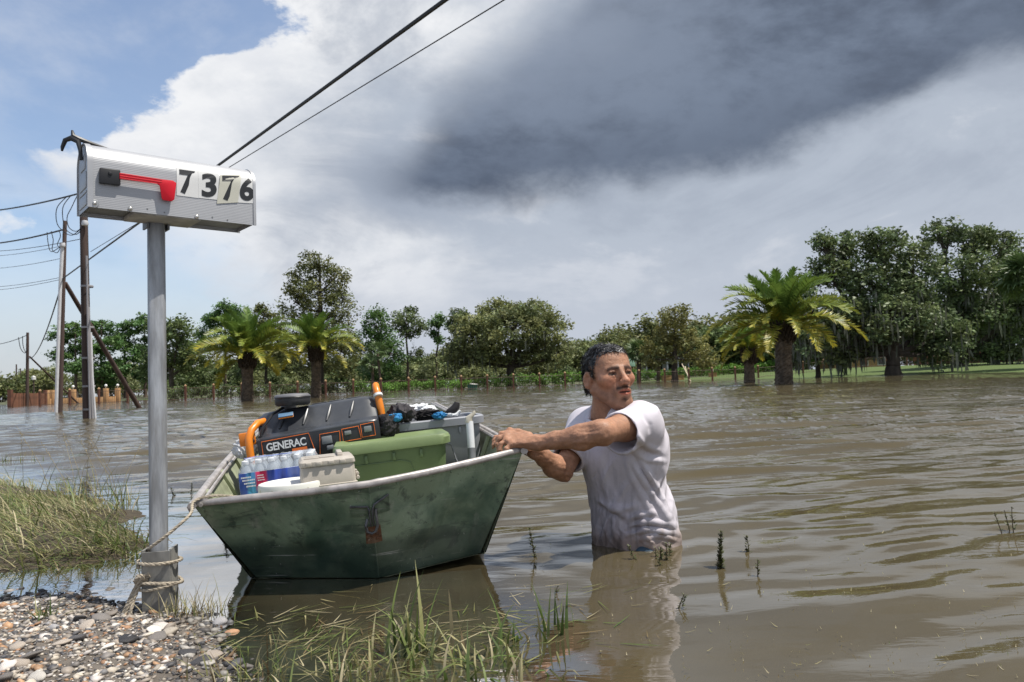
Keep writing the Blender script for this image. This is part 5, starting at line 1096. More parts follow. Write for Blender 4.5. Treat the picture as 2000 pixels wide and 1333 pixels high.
# ---- cloth heap, bag, shoe, paddle shaft
def blob(name, label, cat, cen, rad, m_, seed, fold=.35, freq=3.0, sub=5, sink=.0, pieces=1):
    bm = bmesh.new(); bmesh.ops.create_icosphere(bm, subdivisions=sub, radius=1.0); r_ = np.random.default_rng(seed); ks = [(r_.normal(size=3) * freq * (1 + i * .45), r_.random() * 6.28, 1 / (1 + i * .55)) for i in range(9)]
    for v_ in bm.verts:
        p_ = np.array(v_.co); w_ = p_ + .35 * np.array([math.sin(p_ @ ks[j][0] + ks[j][1]) for j in range(3)]); h = sum(a * (1 - 2 * abs(math.sin(w_ @ k_ * .5 + ph))) for k_, ph, a in ks) / 4
        v_.co = Vector(p_ * (1 + fold * h)); v_.co.x *= rad[0]; v_.co.y *= rad[1]; v_.co.z *= rad[2]
    me = bpy.data.meshes.new(name); bm.to_mesh(me); bm.free(); me.polygons.foreach_set('use_smooth', [True] * len(me.polygons)); o = link(name, me, None, m_); o.location = cen; setp(o, label, cat); return o
M_BCL = mat('black_cloth', (.018, .016, .018), .8, var=.3, scale=20, bump=.001); M_CHAR = mat('charcoal_cloth', (.040, .036, .040), .85, var=.3, scale=20); M_BLCL = mat('blue_cloth', (.02, .19, .42), .7, var=.2, scale=20); M_WHCL = mat('white_cloth', (.62, .64, .66), .8, var=.1); M_BAG = mat('white_bag', (.72, .73, .75), .35, var=.05, translucent=.2)
blob('jacket', 'crumpled black jacket sagging over the grey tote and generator end', 'jacket', P(757, 836, 3.20), (.052, .05, .062), M_BCL, 1, .55)
blob('jacket', 'charcoal cloth bunched highest in the heap beside the orange handle', 'cloth', P(785, 809, 3.28), (.07, .06, .045), M_CHAR, 2, .6)
blob('shirt', 'black cloth spread over the middle of the grey tote', 'cloth', P(835, 811, 3.36), (.08, .07, .028), M_BCL, 3, .6)
blob('shirt', 'white cloth draped behind the black clothes', 'cloth', P(820, 801, 3.48), (.085, .06, .030), M_WHCL, 4, .35)
blob('shirt', 'blue cloth showing between the jacket and the tote rim', 'cloth', P(772, 816, 3.20), (.035, .03, .020), M_BLCL, 5, .5)
blob('shirt', 'small blue cloth beside the black clothes on the grey tote', 'cloth', P(858, 812, 3.27), (.032, .03, .016), M_BLCL, 6, .5)
blob('shirt', 'white scrap of cloth beneath the black shoe', 'cloth', P(882, 811, 3.36), (.04, .04, .014), M_WHCL, 7, .4)
sh_ = empty('shoe', P(886, 808, 3.36), 'black shoe standing toe up on the clothes in the grey tote', 'shoe')
mb = MB(); mb.tube([(-.035, 0, .0), (-.02, 0, .006), (0, 0, .015), (.012, .0, .032), (.018, 0, .05)], [.012, .022, .026, .022, .016], 12, squash=.8); mb.build('upper', M_BCL, sh_, smooth=True)
mb = MB(); mb.tube([(-.04, 0, -.012), (-.015, 0, -.010), (.015, 0, -.004), (.03, 0, .012)], [.010, .020, .022, .012], 10, squash=.5); mb.build('sole', M_WHCL, sh_, smooth=True)
blob('plastic_bag', 'crumpled white plastic bag between the generator and the port side', 'bag', P(482, 876, 3.22), (.06, .055, .05), M_BAG, 8, .4)
pd = empty('paddle', P(920, 895, 3.08), 'white paddle shaft with hooked grip leaning upright by the grey tote', 'paddle'); M_SHAFT = mat('white_shaft', (.68, .69, .71), .35, var=.05); M_GRIP = mat('grey_grip', (.16, .165, .18), .5)
a, b = P(922, 893, 3.07) - pd.location, P(917, 824, 3.10) - pd.location
mb = MB(); mb.tube([a.lerp(b, .22), b], .0155, 14); mb.build('shaft', M_SHAFT, pd, smooth=True); mb = MB(); mb.tube([a - (b - a) * .9, a.lerp(b, .25)], .0165, 14); mb.build('sleeve', M_GRIP, pd, smooth=True)
mb = MB(); mb.tube([b + Vector((-.004, 0, -.004)), b + Vector((-.002, 0, .014)), b + Vector((.008, 0, .024)), b + Vector((.020, 0, .036)), b + Vector((.018, 0, .044))], [.017, .016, .010, .009, .006], 10); mb.build('grip', mat('cream_plastic', (.5, .46, .38), .5), pd, smooth=True)
mb = MB(); g1 = P(727, 953, 2.60); bt = empty('loose_bottle', g1, 'clear water bottle lying between the tan case and the green tote', 'bottle'); R3 = Matrix.Rotation(1.35, 4, 'Y'); mb.lathe([(.024, -.08), (.027, -.07), (.027, .03), (.02, .06), (.0125, .075), (.0125, .085)], R3, 16); mb.build('body', M_PET, bt, smooth=True); mb = MB(); mb.lathe([(.0145, .083), (.0145, .097), (.013, .099)], R3, 12); mb.build('cap', M_CAPW, bt, smooth=True)

# ---- mooring rope
M_ROPE = mat('mooring_rope', (.36, .31, .24), .85, var=.3, scale=70, bump=.002, bscale=200)
def rope(name, pts, r=.0052):
    q = [Vector(p_) for p_ in pts]; q = [q[0] * 2 - q[1]] + q + [q[-1] * 2 - q[-2]]; out = []
    for i in range(1, len(q) - 2):
        for t_ in np.linspace(0, 1, 9)[:8]:
            a, b, c, d = q[i - 1:i + 3]; out.append(.5 * ((2 * b) + (c - a) * t_ + (2 * a - 5 * b + 4 * c - d) * t_ ** 2 + (3 * b - a - 3 * c + d) * t_ ** 3))
    out.append(q[-2]); mb = MB(); L_ = 0
    for s_ in range(3):                            # three twisted strands
        pp = []; L_ = 0
        for i, p_ in enumerate(out):
            if i: L_ += (p_ - out[i - 1]).length
            tg = (out[min(i + 1, len(out) - 1)] - out[max(i - 1, 0)]).normalized(); a = tg.cross(Vector((.2, .3, .93))).normalized(); b = tg.cross(a); th = L_ * 150 + s_ * 2.094; pp.append(p_ + (a * math.cos(th) + b * math.sin(th)) * r * .45)
        mb.tube(pp, r * .62, 5)
    return mb.build(name, M_ROPE, ropeo, smooth=True)
ropeo = empty('mooring_rope', (0, 0, 0), 'tan mooring rope from the boat knotted round the base of the mailbox post', 'rope')
pc = Vector((pb.x + .004, pb.y, 0)); lr = lambda a, z, r_=.056: pc + Vector((math.cos(a) * r_, math.sin(a) * r_, z))
fr_ = lambda x, y, dy: P(x, y, pb.y + dy)
rope('line', [inb(.35, .12, .245), inb(.22, .20, .268), inb(.10, .16, .285), TL.lerp(TC, .13) + Vector((0, .02, .018)), TL.lerp(TC, .05) + Vector((-.015, -.016, .012)), fr_(372, 1004, .02), fr_(340, 1034, -.02), fr_(318, 1052, -.035), fr_(296, 1068, -.035), fr_(287, 1076, .0), fr_(296, 1085, .05)])
wr = []
for k_ in range(0, 14): a = -2.9 + k_ * .52; wr.append(lr(a, .150 - .0012 * k_, .0585 + .002 * math.sin(a * 2)))
rope('coil', wr)
rope('coil', [lr(-2.6 + k_ * .6, .088 - .001 * k_ + .006 * math.sin(k_), .061) for k_ in range(21)])
kn = fr_(276, 1133, -.05)
rope('tail', [fr_(292, 1126, -.05), kn, fr_(268, 1146, -.05), fr_(258, 1170, -.06), fr_(246, 1196, -.07), fr_(240, 1214, -.08), fr_(228, 1222, -.10), fr_(221, 1222, -.11)])
rope('tail', [fr_(290, 1122, -.05), fr_(278, 1128, -.06), fr_(262, 1152, -.055), fr_(249, 1180, -.06), fr_(238, 1205, -.07), fr_(244, 1215, -.09), fr_(252, 1204, -.08), fr_(262, 1170, -.06), fr_(274, 1142, -.055), fr_(284, 1128, -.05)])
rope('knot', [kn + Vector((-.012, 0, .01)), kn + Vector((.004, -.012, .014)), kn + Vector((.014, 0, 0)), kn + Vector((.0, .004, -.012)), kn + Vector((-.014, -.008, -.002)), kn + Vector((.0, -.012, .012))], .0065)
# ================================================================ the wading man: one continuous body grown from a distance field
class Field:
    def __init__(s, lo, hi, h):
        s.lo = np.array(lo, float); s.h = h; s.n = np.ceil((np.array(hi) - s.lo) / h).astype(int) + 1; s.f = np.full(s.n, .08, np.float32)
    def sub(s, lo, hi):
        a = np.clip(np.floor((np.array(lo) - s.lo) / s.h).astype(int), 0, s.n); b = np.clip(np.ceil((np.array(hi) - s.lo) / s.h).astype(int) + 1, 0, s.n)
        sl_ = tuple(slice(i, j) for i, j in zip(a, b)); g_ = [(np.arange(i, j) * s.h + l).astype(np.float32) for i, j, l in zip(a, b, s.lo)]
        return sl_, g_[0][:, None, None], g_[1][None, :, None], g_[2][None, None, :]
    def put(s, sl_, d, k, op):
        a = s.f[sl_]
        if a.size == 0: return
        if op == 'add':
            hh = np.clip(.5 + .5 * (a - d) / k, 0, 1); s.f[sl_] = a * (1 - hh) + d * hh - k * hh * (1 - hh)
        elif op == 'cut':
            d = -d; hh = np.clip(.5 - .5 * (a - d) / k, 0, 1); s.f[sl_] = a * (1 - hh) + d * hh + k * hh * (1 - hh)
    def cone(s, a, b, r1, r2, k=.02, op='add'):       # round cone
        a = np.array(a, float); b = np.array(b, float); m = max(r1, r2) + .03 + k; sl_, X, Y, Z = s.sub(np.minimum(a, b) - m, np.maximum(a, b) + m)
        ba = b - a; l2 = ba @ ba; rr = r1 - r2; a2 = l2 - rr * rr; il2 = 1 / l2
        px, py, pz = X - a[0], Y - a[1], Z - a[2]; y = px * ba[0] + py * ba[1] + pz * ba[2]; z = y - l2
        x2 = (px * l2 - ba[0] * y) ** 2 + (py * l2 - ba[1] * y) ** 2 + (pz * l2 - ba[2] * y) ** 2; y2 = y * y * l2; z2 = z * z * l2
        kk = np.sign(rr) * rr * rr * x2
        d = (np.sqrt(x2 * a2 * il2) + y * rr) * il2 - r1
        c1 = np.sign(z) * a2 * z2 > kk; c2 = np.sign(y) * a2 * y2 < kk
        d = np.where(c1, np.sqrt(x2 + z2) * il2 - r2, np.where(c2, np.sqrt(x2 + y2) * il2 - r1, d)).astype(np.float32)
        s.put(sl_, d, k, op)
    def ball(s, c, r, k=.02, op='add', ax=None):      # ellipsoid, ax = 3 unit rows
        c = np.array(c, float); r = np.array(r if hasattr(r, '__len__') else (r,) * 3, float); m = r.max() + .03 + k; sl_, X, Y, Z = s.sub(c - m, c + m)
        ax = np.eye(3) if ax is None else np.array(ax); q = [(X - c[0]) * v_[0] + (Y - c[1]) * v_[1] + (Z - c[2]) * v_[2] for v_ in ax]
        k0 = np.sqrt(sum((qi / ri) ** 2 for qi, ri in zip(q, r))); k1 = np.sqrt(sum((qi / ri ** 2) ** 2 for qi, ri in zip(q, r))) + 1e-9
        s.put(sl_, (k0 * (k0 - 1) / k1).astype(np.float32), k, op)
    def chain(s, pts, rad, k=.008, op='add'):
        for i in range(len(pts) - 1): s.cone(pts[i], pts[i + 1], rad[i], rad[i + 1], k, op)
    def mesh(s):                                      # surface nets
        f = s.f; neg = f < 0; n = np.array(f.shape) - 1
        cnt = np.zeros(n, np.uint8); off = [(i, j, k_) for i in (0, 1) for j in (0, 1) for k_ in (0, 1)]
        for o in off: cnt += neg[o[0]:o[0] + n[0], o[1]:o[1] + n[1], o[2]:o[2] + n[2]]
        act = np.argwhere((cnt > 0) & (cnt < 8)); idx = np.full(n, -1, np.int32); idx[tuple(act.T)] = np.arange(len(act))
        acc = np.zeros((len(act), 3)); num = np.zeros(len(act))
        for a in range(3):
            for u in (0, 1):
                for v_ in (0, 1):
                    o = np.zeros(3, int); o[(a + 1) % 3] = u; o[(a + 2) % 3] = v_; p0 = act + o; e = np.zeros(3, int); e[a] = 1
                    f0 = f[tuple(p0.T)]; f1 = f[tuple((p0 + e).T)]; m = (f0 < 0) != (f1 < 0); t_ = np.where(m, f0 / np.where(m, f0 - f1, 1), 0)
                    q = p0 + e * t_[:, None]; acc += q * m[:, None]; num += m
        v = acc / num[:, None] * s.h + s.lo; F_ = []
        for a in range(3):
            b, c = (a + 1) % 3, (a + 2) % 3; s0 = [slice(None)] * 3; s1 = [slice(None)] * 3; s0[a] = slice(0, -1); s1[a] = slice(1, None)
            ch = np.argwhere(neg[tuple(s0)] != neg[tuple(s1)]); ch = ch[(ch[:, b] > 0) & (ch[:, c] > 0) & (ch[:, b] < n[b]) & (ch[:, c] < n[c])]
            eb = np.zeros(3, int); eb[b] = 1; ec = np.zeros(3, int); ec[c] = 1
            q = np.stack([idx[tuple((ch - eb - ec).T)], idx[tuple((ch - ec).T)], idx[tuple(ch.T)], idx[tuple((ch - eb).T)]], 1); fl = ~neg[tuple(ch.T)]
            q[fl] = q[fl][:, ::-1]; F_.append(q)
        return v, np.concatenate(F_)
def smooth_mesh(v, f, it=2, lam=.5):
    for _ in range(it):
        acc = np.zeros_like(v); num = np.zeros(len(v))
        for i in range(4):
            a, b = f[:, i], f[:, (i + 1) % 4]; np.add.at(acc, a, v[b]); np.add.at(num, a, 1); np.add.at(acc, b, v[a]); np.add.at(num, b, 1)
        v = v * (1 - lam) + acc / np.maximum(num, 1)[:, None] * lam
    return v
def vnormals(v, f):
    n = np.cross(v[f[:, 2]] - v[f[:, 0]], v[f[:, 3]] - v[f[:, 1]]); out = np.zeros_like(v)
    for i in range(4): np.add.at(out, f[:, i], n)
    return out / np.maximum(np.linalg.norm(out, axis=1, keepdims=True), 1e-12)
def A3(*a): return np.array(P(*a))
UP = np.array([0, 0, 1.]); bf = np.array([-.75, -.66, 0]); bf /= np.linalg.norm(bf); bl = np.cross(UP, bf)     # chest faces bf, his left is bl
pel = A3(1240, 1062, 2.98); sh_l = A3(1254, 825, 2.80); sh_r = A3(1146, 832, 3.08); el_l = A3(1176, 845, 2.585); el_r = A3(1098, 918, 2.87)
wr_l = A3(1050, 866, 2.665); wr_r = A3(1046, 883, 2.745); chest = A3(1214, 893, 2.955); belly = A3(1234, 1000, 2.975); neckb = A3(1191, 812, 2.93)
hc = A3(1188, 737, 2.875)
yaw = math.radians(23.5); Fh = np.array([math.sin(yaw), -math.cos(yaw), .10]); Fh /= np.linalg.norm(Fh); Lh = np.cross(UP, Fh); Lh /= np.linalg.norm(Lh); Uh = np.cross(Fh, Lh)
_c, _s = math.cos(.03), math.sin(.03); Lh, Uh = Lh * _c + Uh * _s, Uh * _c - Lh * _s
HS = 1.055
def hd(a, b, c): return hc + (Lh * a + Fh * b + Uh * c) * HS
HA = np.stack([Lh, Fh, Uh])
B = Field((-.09, 2.49, -.10), (.74, 3.22, .82), .0028)
# torso (under the shirt), neck, shoulders
B.ball(chest, (.165, .105, .19), .05, ax=[bl, bf, UP]); B.ball(belly, (.155, .12, .15), .06, ax=[bl, bf, UP]); B.cone(sh_l, sh_r, .05, .05, .05)
B.cone(neckb - bf * .005, hd(0, -.030, -.055), .060, .054, .03)
B.cone(neckb + (sh_l - neckb) * .3, neckb + UP * .02, .045, .045, .05); B.cone(neckb + (sh_r - neckb) * .3, neckb + UP * .02, .045, .045, .05)
# arms
for sh, el_, wr_, far in ((sh_l, el_l, wr_l, 0), (sh_r, el_r, wr_r, 1)):
    mid = sh + (el_ - sh) * .45; B.cone(sh, mid, .058, .050, .03); B.cone(mid, el_ , .048, .041, .03)
    m2 = el_ + (wr_ - el_) * .30; dn = np.array([0, 0, -.006]); B.cone(el_, m2 + dn, .041, .0425, .02); B.cone(m2 + dn, el_ + (wr_ - el_) * .72, .042, .031, .02); B.cone(el_ + (wr_ - el_) * .72, wr_, .031, .0265, .015)
    B.ball(el_ + np.array([.012, .004, -.026]), .016, .02)
B.cone(el_l + (wr_l - el_l) * .06 + UP * .016, el_l + (wr_l - el_l) * .48 + UP * .010, .026, .018, .018)        # forearm muscle
B.cone(el_l + (wr_l - el_l) * .25 + np.array([0, -.034, -.010]), el_l + (wr_l - el_l) * .88 + np.array([0, -.020, -.004]), .008, .006, .010)   # tendon line
B.cone(el_l + np.array([.020, -.052, .018]), el_l + np.array([.012, -.050, -.004]), .005, .004, .014, 'cut')
B.ball(wr_l + np.array([.012, -.016, .010]), .010, .012)
# hands: knuckles then finger joints
def hand(wr_, kn, fing, thumb, pr_=.0165, fr=(.0105, .0092, .0080)):
    for q in kn: B.cone(wr_, q, .021, .0125, .014)
    for a, b in zip(kn[:-1], kn[1:]): B.cone(a, b, .0125, .0125, .010)
    for q, js in zip(kn, fing): B.chain([q] + list(js), [.0118, fr[0], fr[1], fr[2]][:len(js) + 1], .004)
    B.chain(thumb, [.017, .0125, .0108, .009][:len(thumb)], .008)
kn = [A3(997, 848, 2.735), A3(990, 853, 2.712), A3(991, 861, 2.690), A3(999, 869, 2.668)]
fg = [[A3(981, 848, 2.738), A3(973, 858, 2.735), A3(973, 868, 2.73)], [A3(976, 857, 2.708), A3(971, 869, 2.702), A3(974, 880, 2.70)],
      [A3(979, 868, 2.682), A3(976, 878, 2.678), A3(981, 886, 2.68)], [A3(989, 877, 2.658), A3(987, 884, 2.656), A3(993, 889, 2.66)]]
hand(wr_l, kn, fg, [A3(1032, 853, 2.70), A3(1012, 845, 2.745), A3(996, 842, 2.765), A3(984, 848, 2.77)])
kn2 = [A3(996, 868, 2.775), A3(992, 862, 2.800), A3(994, 860, 2.825), A3(1000, 862, 2.848)]
fg2 = [[A3(981, 864, 2.772), A3(968, 866, 2.768), A3(962, 874, 2.765)], [A3(977, 857, 2.80), A3(966, 860, 2.797), A3(960, 868, 2.795)],
       [A3(979, 853, 2.828), A3(968, 855, 2.826), A3(963, 862, 2.825)], [A3(987, 855, 2.852), A3(977, 857, 2.852), A3(972, 863, 2.85)]]
hand(wr_r, kn2, fg2, [A3(1024, 872, 2.745), A3(1002, 858, 2.745), A3(989, 849, 2.748), A3(978, 846, 2.752)])
# head
B.ball(hd(0, -.014, .036), (.0785, .098, .084), .02, ax=HA); B.ball(hd(0, .046, .052), (.062, .040, .046), .03, ax=HA)
B.cone(hd(0, .030, .0), hd(0, .058, -.088), .066, .034, .03); B.cone(hd(0, .072, -.102), hd(0, .066, -.096), .022, .026, .02)
for s_ in (-1, 1):
    B.cone(hd(s_ * .058, -.002, -.046), hd(s_ * .024, .064, -.097), .022, .021, .03)
    B.ball(hd(s_ * .046, .060, -.016), (.026, .026, .022), .025, ax=HA)
    B.cone(hd(s_ * .012, .0885, .022), hd(s_ * .046, .074, .020), .0095, .0085, .012)          # brow
    B.ball(hd(s_ * .030, .100, .004), (.018, .0165, .012), .012, 'cut', ax=HA)                  # socket
    B.ball(hd(s_ * .0315, .0735, .003), .0135, .004)                                          # eye
    B.chain([hd(s_ * .017, .0835, .004), hd(s_ * .029, .0885, .0108), hd(s_ * .040, .0845, .0094), hd(s_ * .048, .075, .002)], [.0036, .0044, .0044, .0036], .003)   # lids
    B.chain([hd(s_ * .018, .083, .001), hd(s_ * .030, .0865, -.0058), hd(s_ * .041, .082, -.0042), hd(s_ * .048, .075, .001)], [.003, .0036, .0036, .003], .004)
    B.ball(hd(s_ * .0135, .106, -.031), (.0095, .012, .009), .007, ax=HA)                      # nose wing
    B.chain([hd(s_ * .024, .104, -.030), hd(s_ * .034, .094, -.052), hd(s_ * .037, .086, -.070)], [.0042, .0048, .004], .010, 'cut')
    ea = hd(s_ * .082, -.012, -.004); EA = np.stack([Lh * s_ * .92 + Fh * .38, Fh * .92 - Lh * s_ * .38, Uh * .98 - Fh * .15]); EA /= np.linalg.norm(EA, axis=1, keepdims=True)
    B.ball(ea, (.0105, .0195, .034), .008, ax=EA); B.ball(ea + EA[0] * .011 + EA[1] * .003, (.0105, .0118, .0215), .004, 'cut', ax=EA); B.ball(ea + EA[0] * .002 + EA[1] * .013 - Uh * .004, (.005, .005, .008), .004, ax=EA); B.ball(ea - Uh * .027 + EA[0] * .002, .0085, .006)
B.cone(hd(0, .089, .016), hd(0, .119, -.026), .0085, .0125, .014); B.ball(hd(0, .121, -.028), (.0125, .0105, .0105), .008, ax=HA)
for s_ in (-1, 1): B.ball(hd(s_ * .0075, .115, -.040), (.0045, .006, .004), .004, 'cut', ax=HA)
B.ball(hd(0, .088, -.062), (.034, .020, .024), .02, ax=HA)                                    # muzzle
B.chain([hd(-.024, .092, -.062), hd(-.008, .1065, -.0565), hd(.008, .1065, -.0565), hd(.024, .092, -.062)], [.0042, .0066, .0066, .0042], .005)
B.chain([hd(-.022, .091, -.070), hd(0, .1045, -.0735), hd(.022, .091, -.070)], [.0045, .0085, .0045], .005)
B.chain([hd(-.021, .101, -.0645), hd(0, .113, -.065), hd(.021, .101, -.0645)], [.0022, .0036, .0022], .003, 'cut')
B.cone(hd(-.012, .098, -.087), hd(.012, .098, -.087), .005, .005, .012, 'cut')
for zc in (.052, .064, .075): B.chain([hd(-.040, .082, zc), hd(-.012, .0965, zc - .003), hd(.012, .0965, zc - .003), hd(.040, .082, zc)], [.002, .0028, .0028, .002], .006, 'cut')
v, f = B.mesh(); del B
v = smooth_mesh(v, f, 1, .35)
nv_ = vnormals(v, f); armm = np.clip((.33 - v[:, 0]) / .06, 0, 1); v = v + nv_ * (((vnoise(v[:, 0] * .6 + v[:, 2] * .3, v[:, 2] * 2.2 + v[:, 1] * .4, 38, 61) - .5) * .0042 + (vnoise(v[:, 0], v[:, 2] * 2 + v[:, 1], 90, 62) - .5) * .0016) * armm)[:, None]      # sinew on the forearms and hands
# --- skin colour from where it lies on the body
q = (v - hc) / HS; a_, b_, c_ = q @ Lh, q @ Fh, q @ Uh; aa = np.abs(a_); face = (c_ > -.14) & (np.hypot(a_, b_) < .15) & (c_ < .14)
col = np.ones((len(v), 3)); nz = vnoise(v[:, 0] * 1.3 + v[:, 2], v[:, 1] + v[:, 2] * 1.7, 60, 3); nz2 = vnoise(v[:, 0] + v[:, 2], v[:, 1] - v[:, 2], 17, 4)
col *= (.88 + .24 * nz2)[:, None]; col *= (1 + .10 * (nz - .5))[:, None]
def blend(m, c):
    global col
    m = np.clip(m, 0, 1)[:, None]; col = col * (1 - m) + np.array(c) * m
def g_(x, w_): return np.exp(-(x / w_) ** 2)
fm = face.astype(float)
blend(fm * .35 * np.maximum(g_(np.hypot(aa - .040, c_ + .020), .028) * (b_ > .03), g_(np.hypot(a_, c_ + .028), .022) * (b_ > .08)), (1.25, .80, .75))      # ruddy cheeks and nose
sm = lambda x, a, b: (lambda t_: t_ * t_ * (3 - 2 * t_))(np.clip((x - a) / (b - a), 0, 1))
stub = sm(-c_, .030, .060) * sm(b_, -.03, .02) * (1 - .6 * g_(np.hypot(a_, c_ + .066), .022))
blend(fm * stub * (.16 + .26 * nz), (.36, .32, .31))
lipw = np.maximum(0, 1 - (aa / .026) ** 2); lm = sm(b_, .080, .090) * g_(np.maximum(0, np.abs(c_ + .0655) - .0095 * lipw), .0022) * (aa < .026)
blend(fm * lm * .8, (1.0, .50, .50)); blend(fm * g_(np.maximum(0, np.abs(c_ + .0648) - .0018 * lipw), .0016) * (aa < .022) * sm(b_, .08, .09), (.10, .05, .045))
mst = g_(c_ + .0470 + .20 * np.maximum(0, aa - .010), .0064) * (1 - sm(aa, .027, .034)) * sm(b_, .068, .080); blend(fm * mst * (.86 + .14 * nz), (.075, .06, .055))
blend(fm * g_(aa - .035, .0065) * sm(-c_, .046, .056) * (1 - sm(-c_, .074, .094)) * sm(b_, .06, .075) * .22, (.18, .15, .14))
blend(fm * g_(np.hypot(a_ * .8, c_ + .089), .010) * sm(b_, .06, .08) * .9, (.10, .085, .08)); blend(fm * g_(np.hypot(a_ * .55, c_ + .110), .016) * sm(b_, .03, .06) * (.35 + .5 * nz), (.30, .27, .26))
brow = g_(c_ - (.0225 + .08 * np.minimum(aa - .01, .025) - .45 * np.maximum(0, aa - .036)), .0090) * sm(aa, .007, .012) * (1 - sm(aa, .048, .056)) * sm(b_, .05, .065); blend(fm * brow * .95, (.075, .055, .05))
ew = np.maximum(0, 1 - (np.abs(aa - .0325) / .0155) ** 2); wht = g_(np.maximum(0, np.abs(c_ - .0022) - .0042 * ew), .0012) * (ew > 0) * sm(b_, .062, .07)
blend(fm * wht, (.62, .85, 1.0)); blend(fm * wht * g_(aa - np.where(a_ > 0, .036, .030), .0066), (.03, .02, .02))
blend(fm * g_(c_ - (.0022 + .0056 * np.sqrt(ew)), .0024) * (ew > 0) * sm(b_, .062, .07) * .95, (.06, .04, .04)); blend(fm * g_(c_ - (.0022 - .0052 * np.sqrt(ew)), .0016) * (ew > 0) * sm(b_, .062, .07) * .6, (.25, .14, .12))
blend(fm * g_(np.hypot(aa - .030, (c_ - .012) * 1.4), .012) * sm(b_, .05, .065) * .5, (.50, .40, .38)); blend(fm * g_(np.hypot(aa - .030, c_ + .014), .009) * sm(b_, .05, .065) * .3, (.72, .56, .52))
M_SKIN = mat('tanned_skin', (.37, .192, .118), .50, var=.16, scale=55, attr=True, spec=.35, bump=.0016, bscale=150, rvar=.14)
t = NT(M_SKIN.node_tree); sb = next(n_ for n_ in t.n if n_.type == 'BSDF_PRINCIPLED'); sb.inputs['Subsurface Weight'].default_value = .08; sb.inputs['Subsurface Radius'].default_value = (.012, .005, .003); sb.inputs['Subsurface Scale'].default_value = .6
man = empty('person', (pel[0], pel[1], -.85), 'man in a wet pale T-shirt wading hip-deep, both hands on the bow', 'person'); mo = np.array(man.location)
np_mesh('body', v - mo, f[:, ::-1], M_SKIN, man, col=np.clip(col, .02, 2))

# --- T-shirt
T = Field((.06, 2.52, -.06), (.78, 3.26, .66), .0036)
T.ball(chest, (.190, .132, .200), .05, ax=[bl, bf, UP]); T.ball(belly, (.178, .148, .17), .07, ax=[bl, bf, UP]); T.ball(pel + UP * .01, (.182, .152, .12), .06, ax=[bl, bf, UP])
T.cone(sh_l - UP * .010, sh_r - UP * .010, .062, .062, .05); T.cone(sh_l, neckb + UP * .004, .055, .060, .04); T.cone(sh_r, neckb + UP * .004, .055, .060, .04)
T.ball(chest - bf * .05 + UP * .06, (.17, .10, .15), .05, ax=[bl, bf, UP])
cl_ = sh_l + (el_l - sh_l) * .54 + UP * -.020; cr_ = sh_r + (el_r - sh_r) * .74
T.cone(sh_l, cl_, .074, .077, .035); T.cone(sh_r, cr_, .070, .064, .035); T.cone(sh_l - UP * .03, chest + bl * .10, .06, .09, .04)
# collar rib
th = np.linspace(0, 2 * math.pi, 25); cc0 = neckb - UP * .006 + bf * .010
T.chain([cc0 + bl * math.cos(a) * .082 + bf * math.sin(a) * .074 + UP * (-.022 * math.sin(a) + .014 * (1 - math.sin(a)) * .5) for a in th], [.0095] * 25, .006)
T.cone(cc0 + UP * .09 - bf * .0, cc0 - UP * .035 + bf * .012, .068, .064, .008, 'cut')
# open cuffs
for sh, el_, c0, r0 in ((sh_l, el_l, cl_, .071), (sh_r, el_r, cr_, .058)):
    d = (el_ - sh) / np.linalg.norm(el_ - sh); T.cone(c0 + d * .02, c0 - d * .035, r0, r0 * .8, .004, 'cut'); sl_, X, Y, Z = T.sub(c0 - .16, c0 + .16)
    pl = ((X - c0[0]) * d[0] + (Y - c0[1]) * d[1] + (Z - c0[2]) * d[2]) - .012; rad_ = np.sqrt((X - c0[0]) ** 2 + (Y - c0[1]) ** 2 + (Z - c0[2]) ** 2)
    a = T.f[sl_]; near = rad_ < .125; T.f[sl_] = np.where(near & (pl > -.02), np.maximum(a, pl.astype(np.float32)), a)
v, f = T.mesh(); del T
v = smooth_mesh(v, f, 2, .5); n_ = vnormals(v, f)
u_ = (v - chest) @ bl; w_ = (v - chest) @ bf; ang = np.arctan2(u_, w_); z_ = v[:, 2]
ridge = lambda x: 1 - np.sqrt((2 * x - 1) ** 2 + .006)
fd1 = ridge(vnoise(ang * 1.3 + z_ * 2.6, z_ * 1.0, 1.9, 21)) - .5; fd2 = ridge(vnoise(ang * 1.0 - z_ * 5.0, z_ * 1.3 + ang * .3, 2.6, 22)) - .5; fd3 = ridge(vnoise(ang * 1.2 + z_ * 9, z_ * 3 - ang * .6, 4.0, 23)) - .5; fd4 = vnoise(ang * 3, z_ * 14, 6, 24) - .5
_d = v - np.array(CAMP); _dz = _d @ np.array(_fw); PX = 1000 + FPX * (_d @ np.array(_R)) / _dz; PY = 666.5 - FPX * (_d @ np.array(_U)) / _dz     # where each bit of cloth shows, to lay its folds
facing = np.clip(-(n_ * (_d / np.linalg.norm(_d, axis=1, keepdims=True))).sum(1) * 2.5, 0, 1); fdisp = np.zeros(len(v))
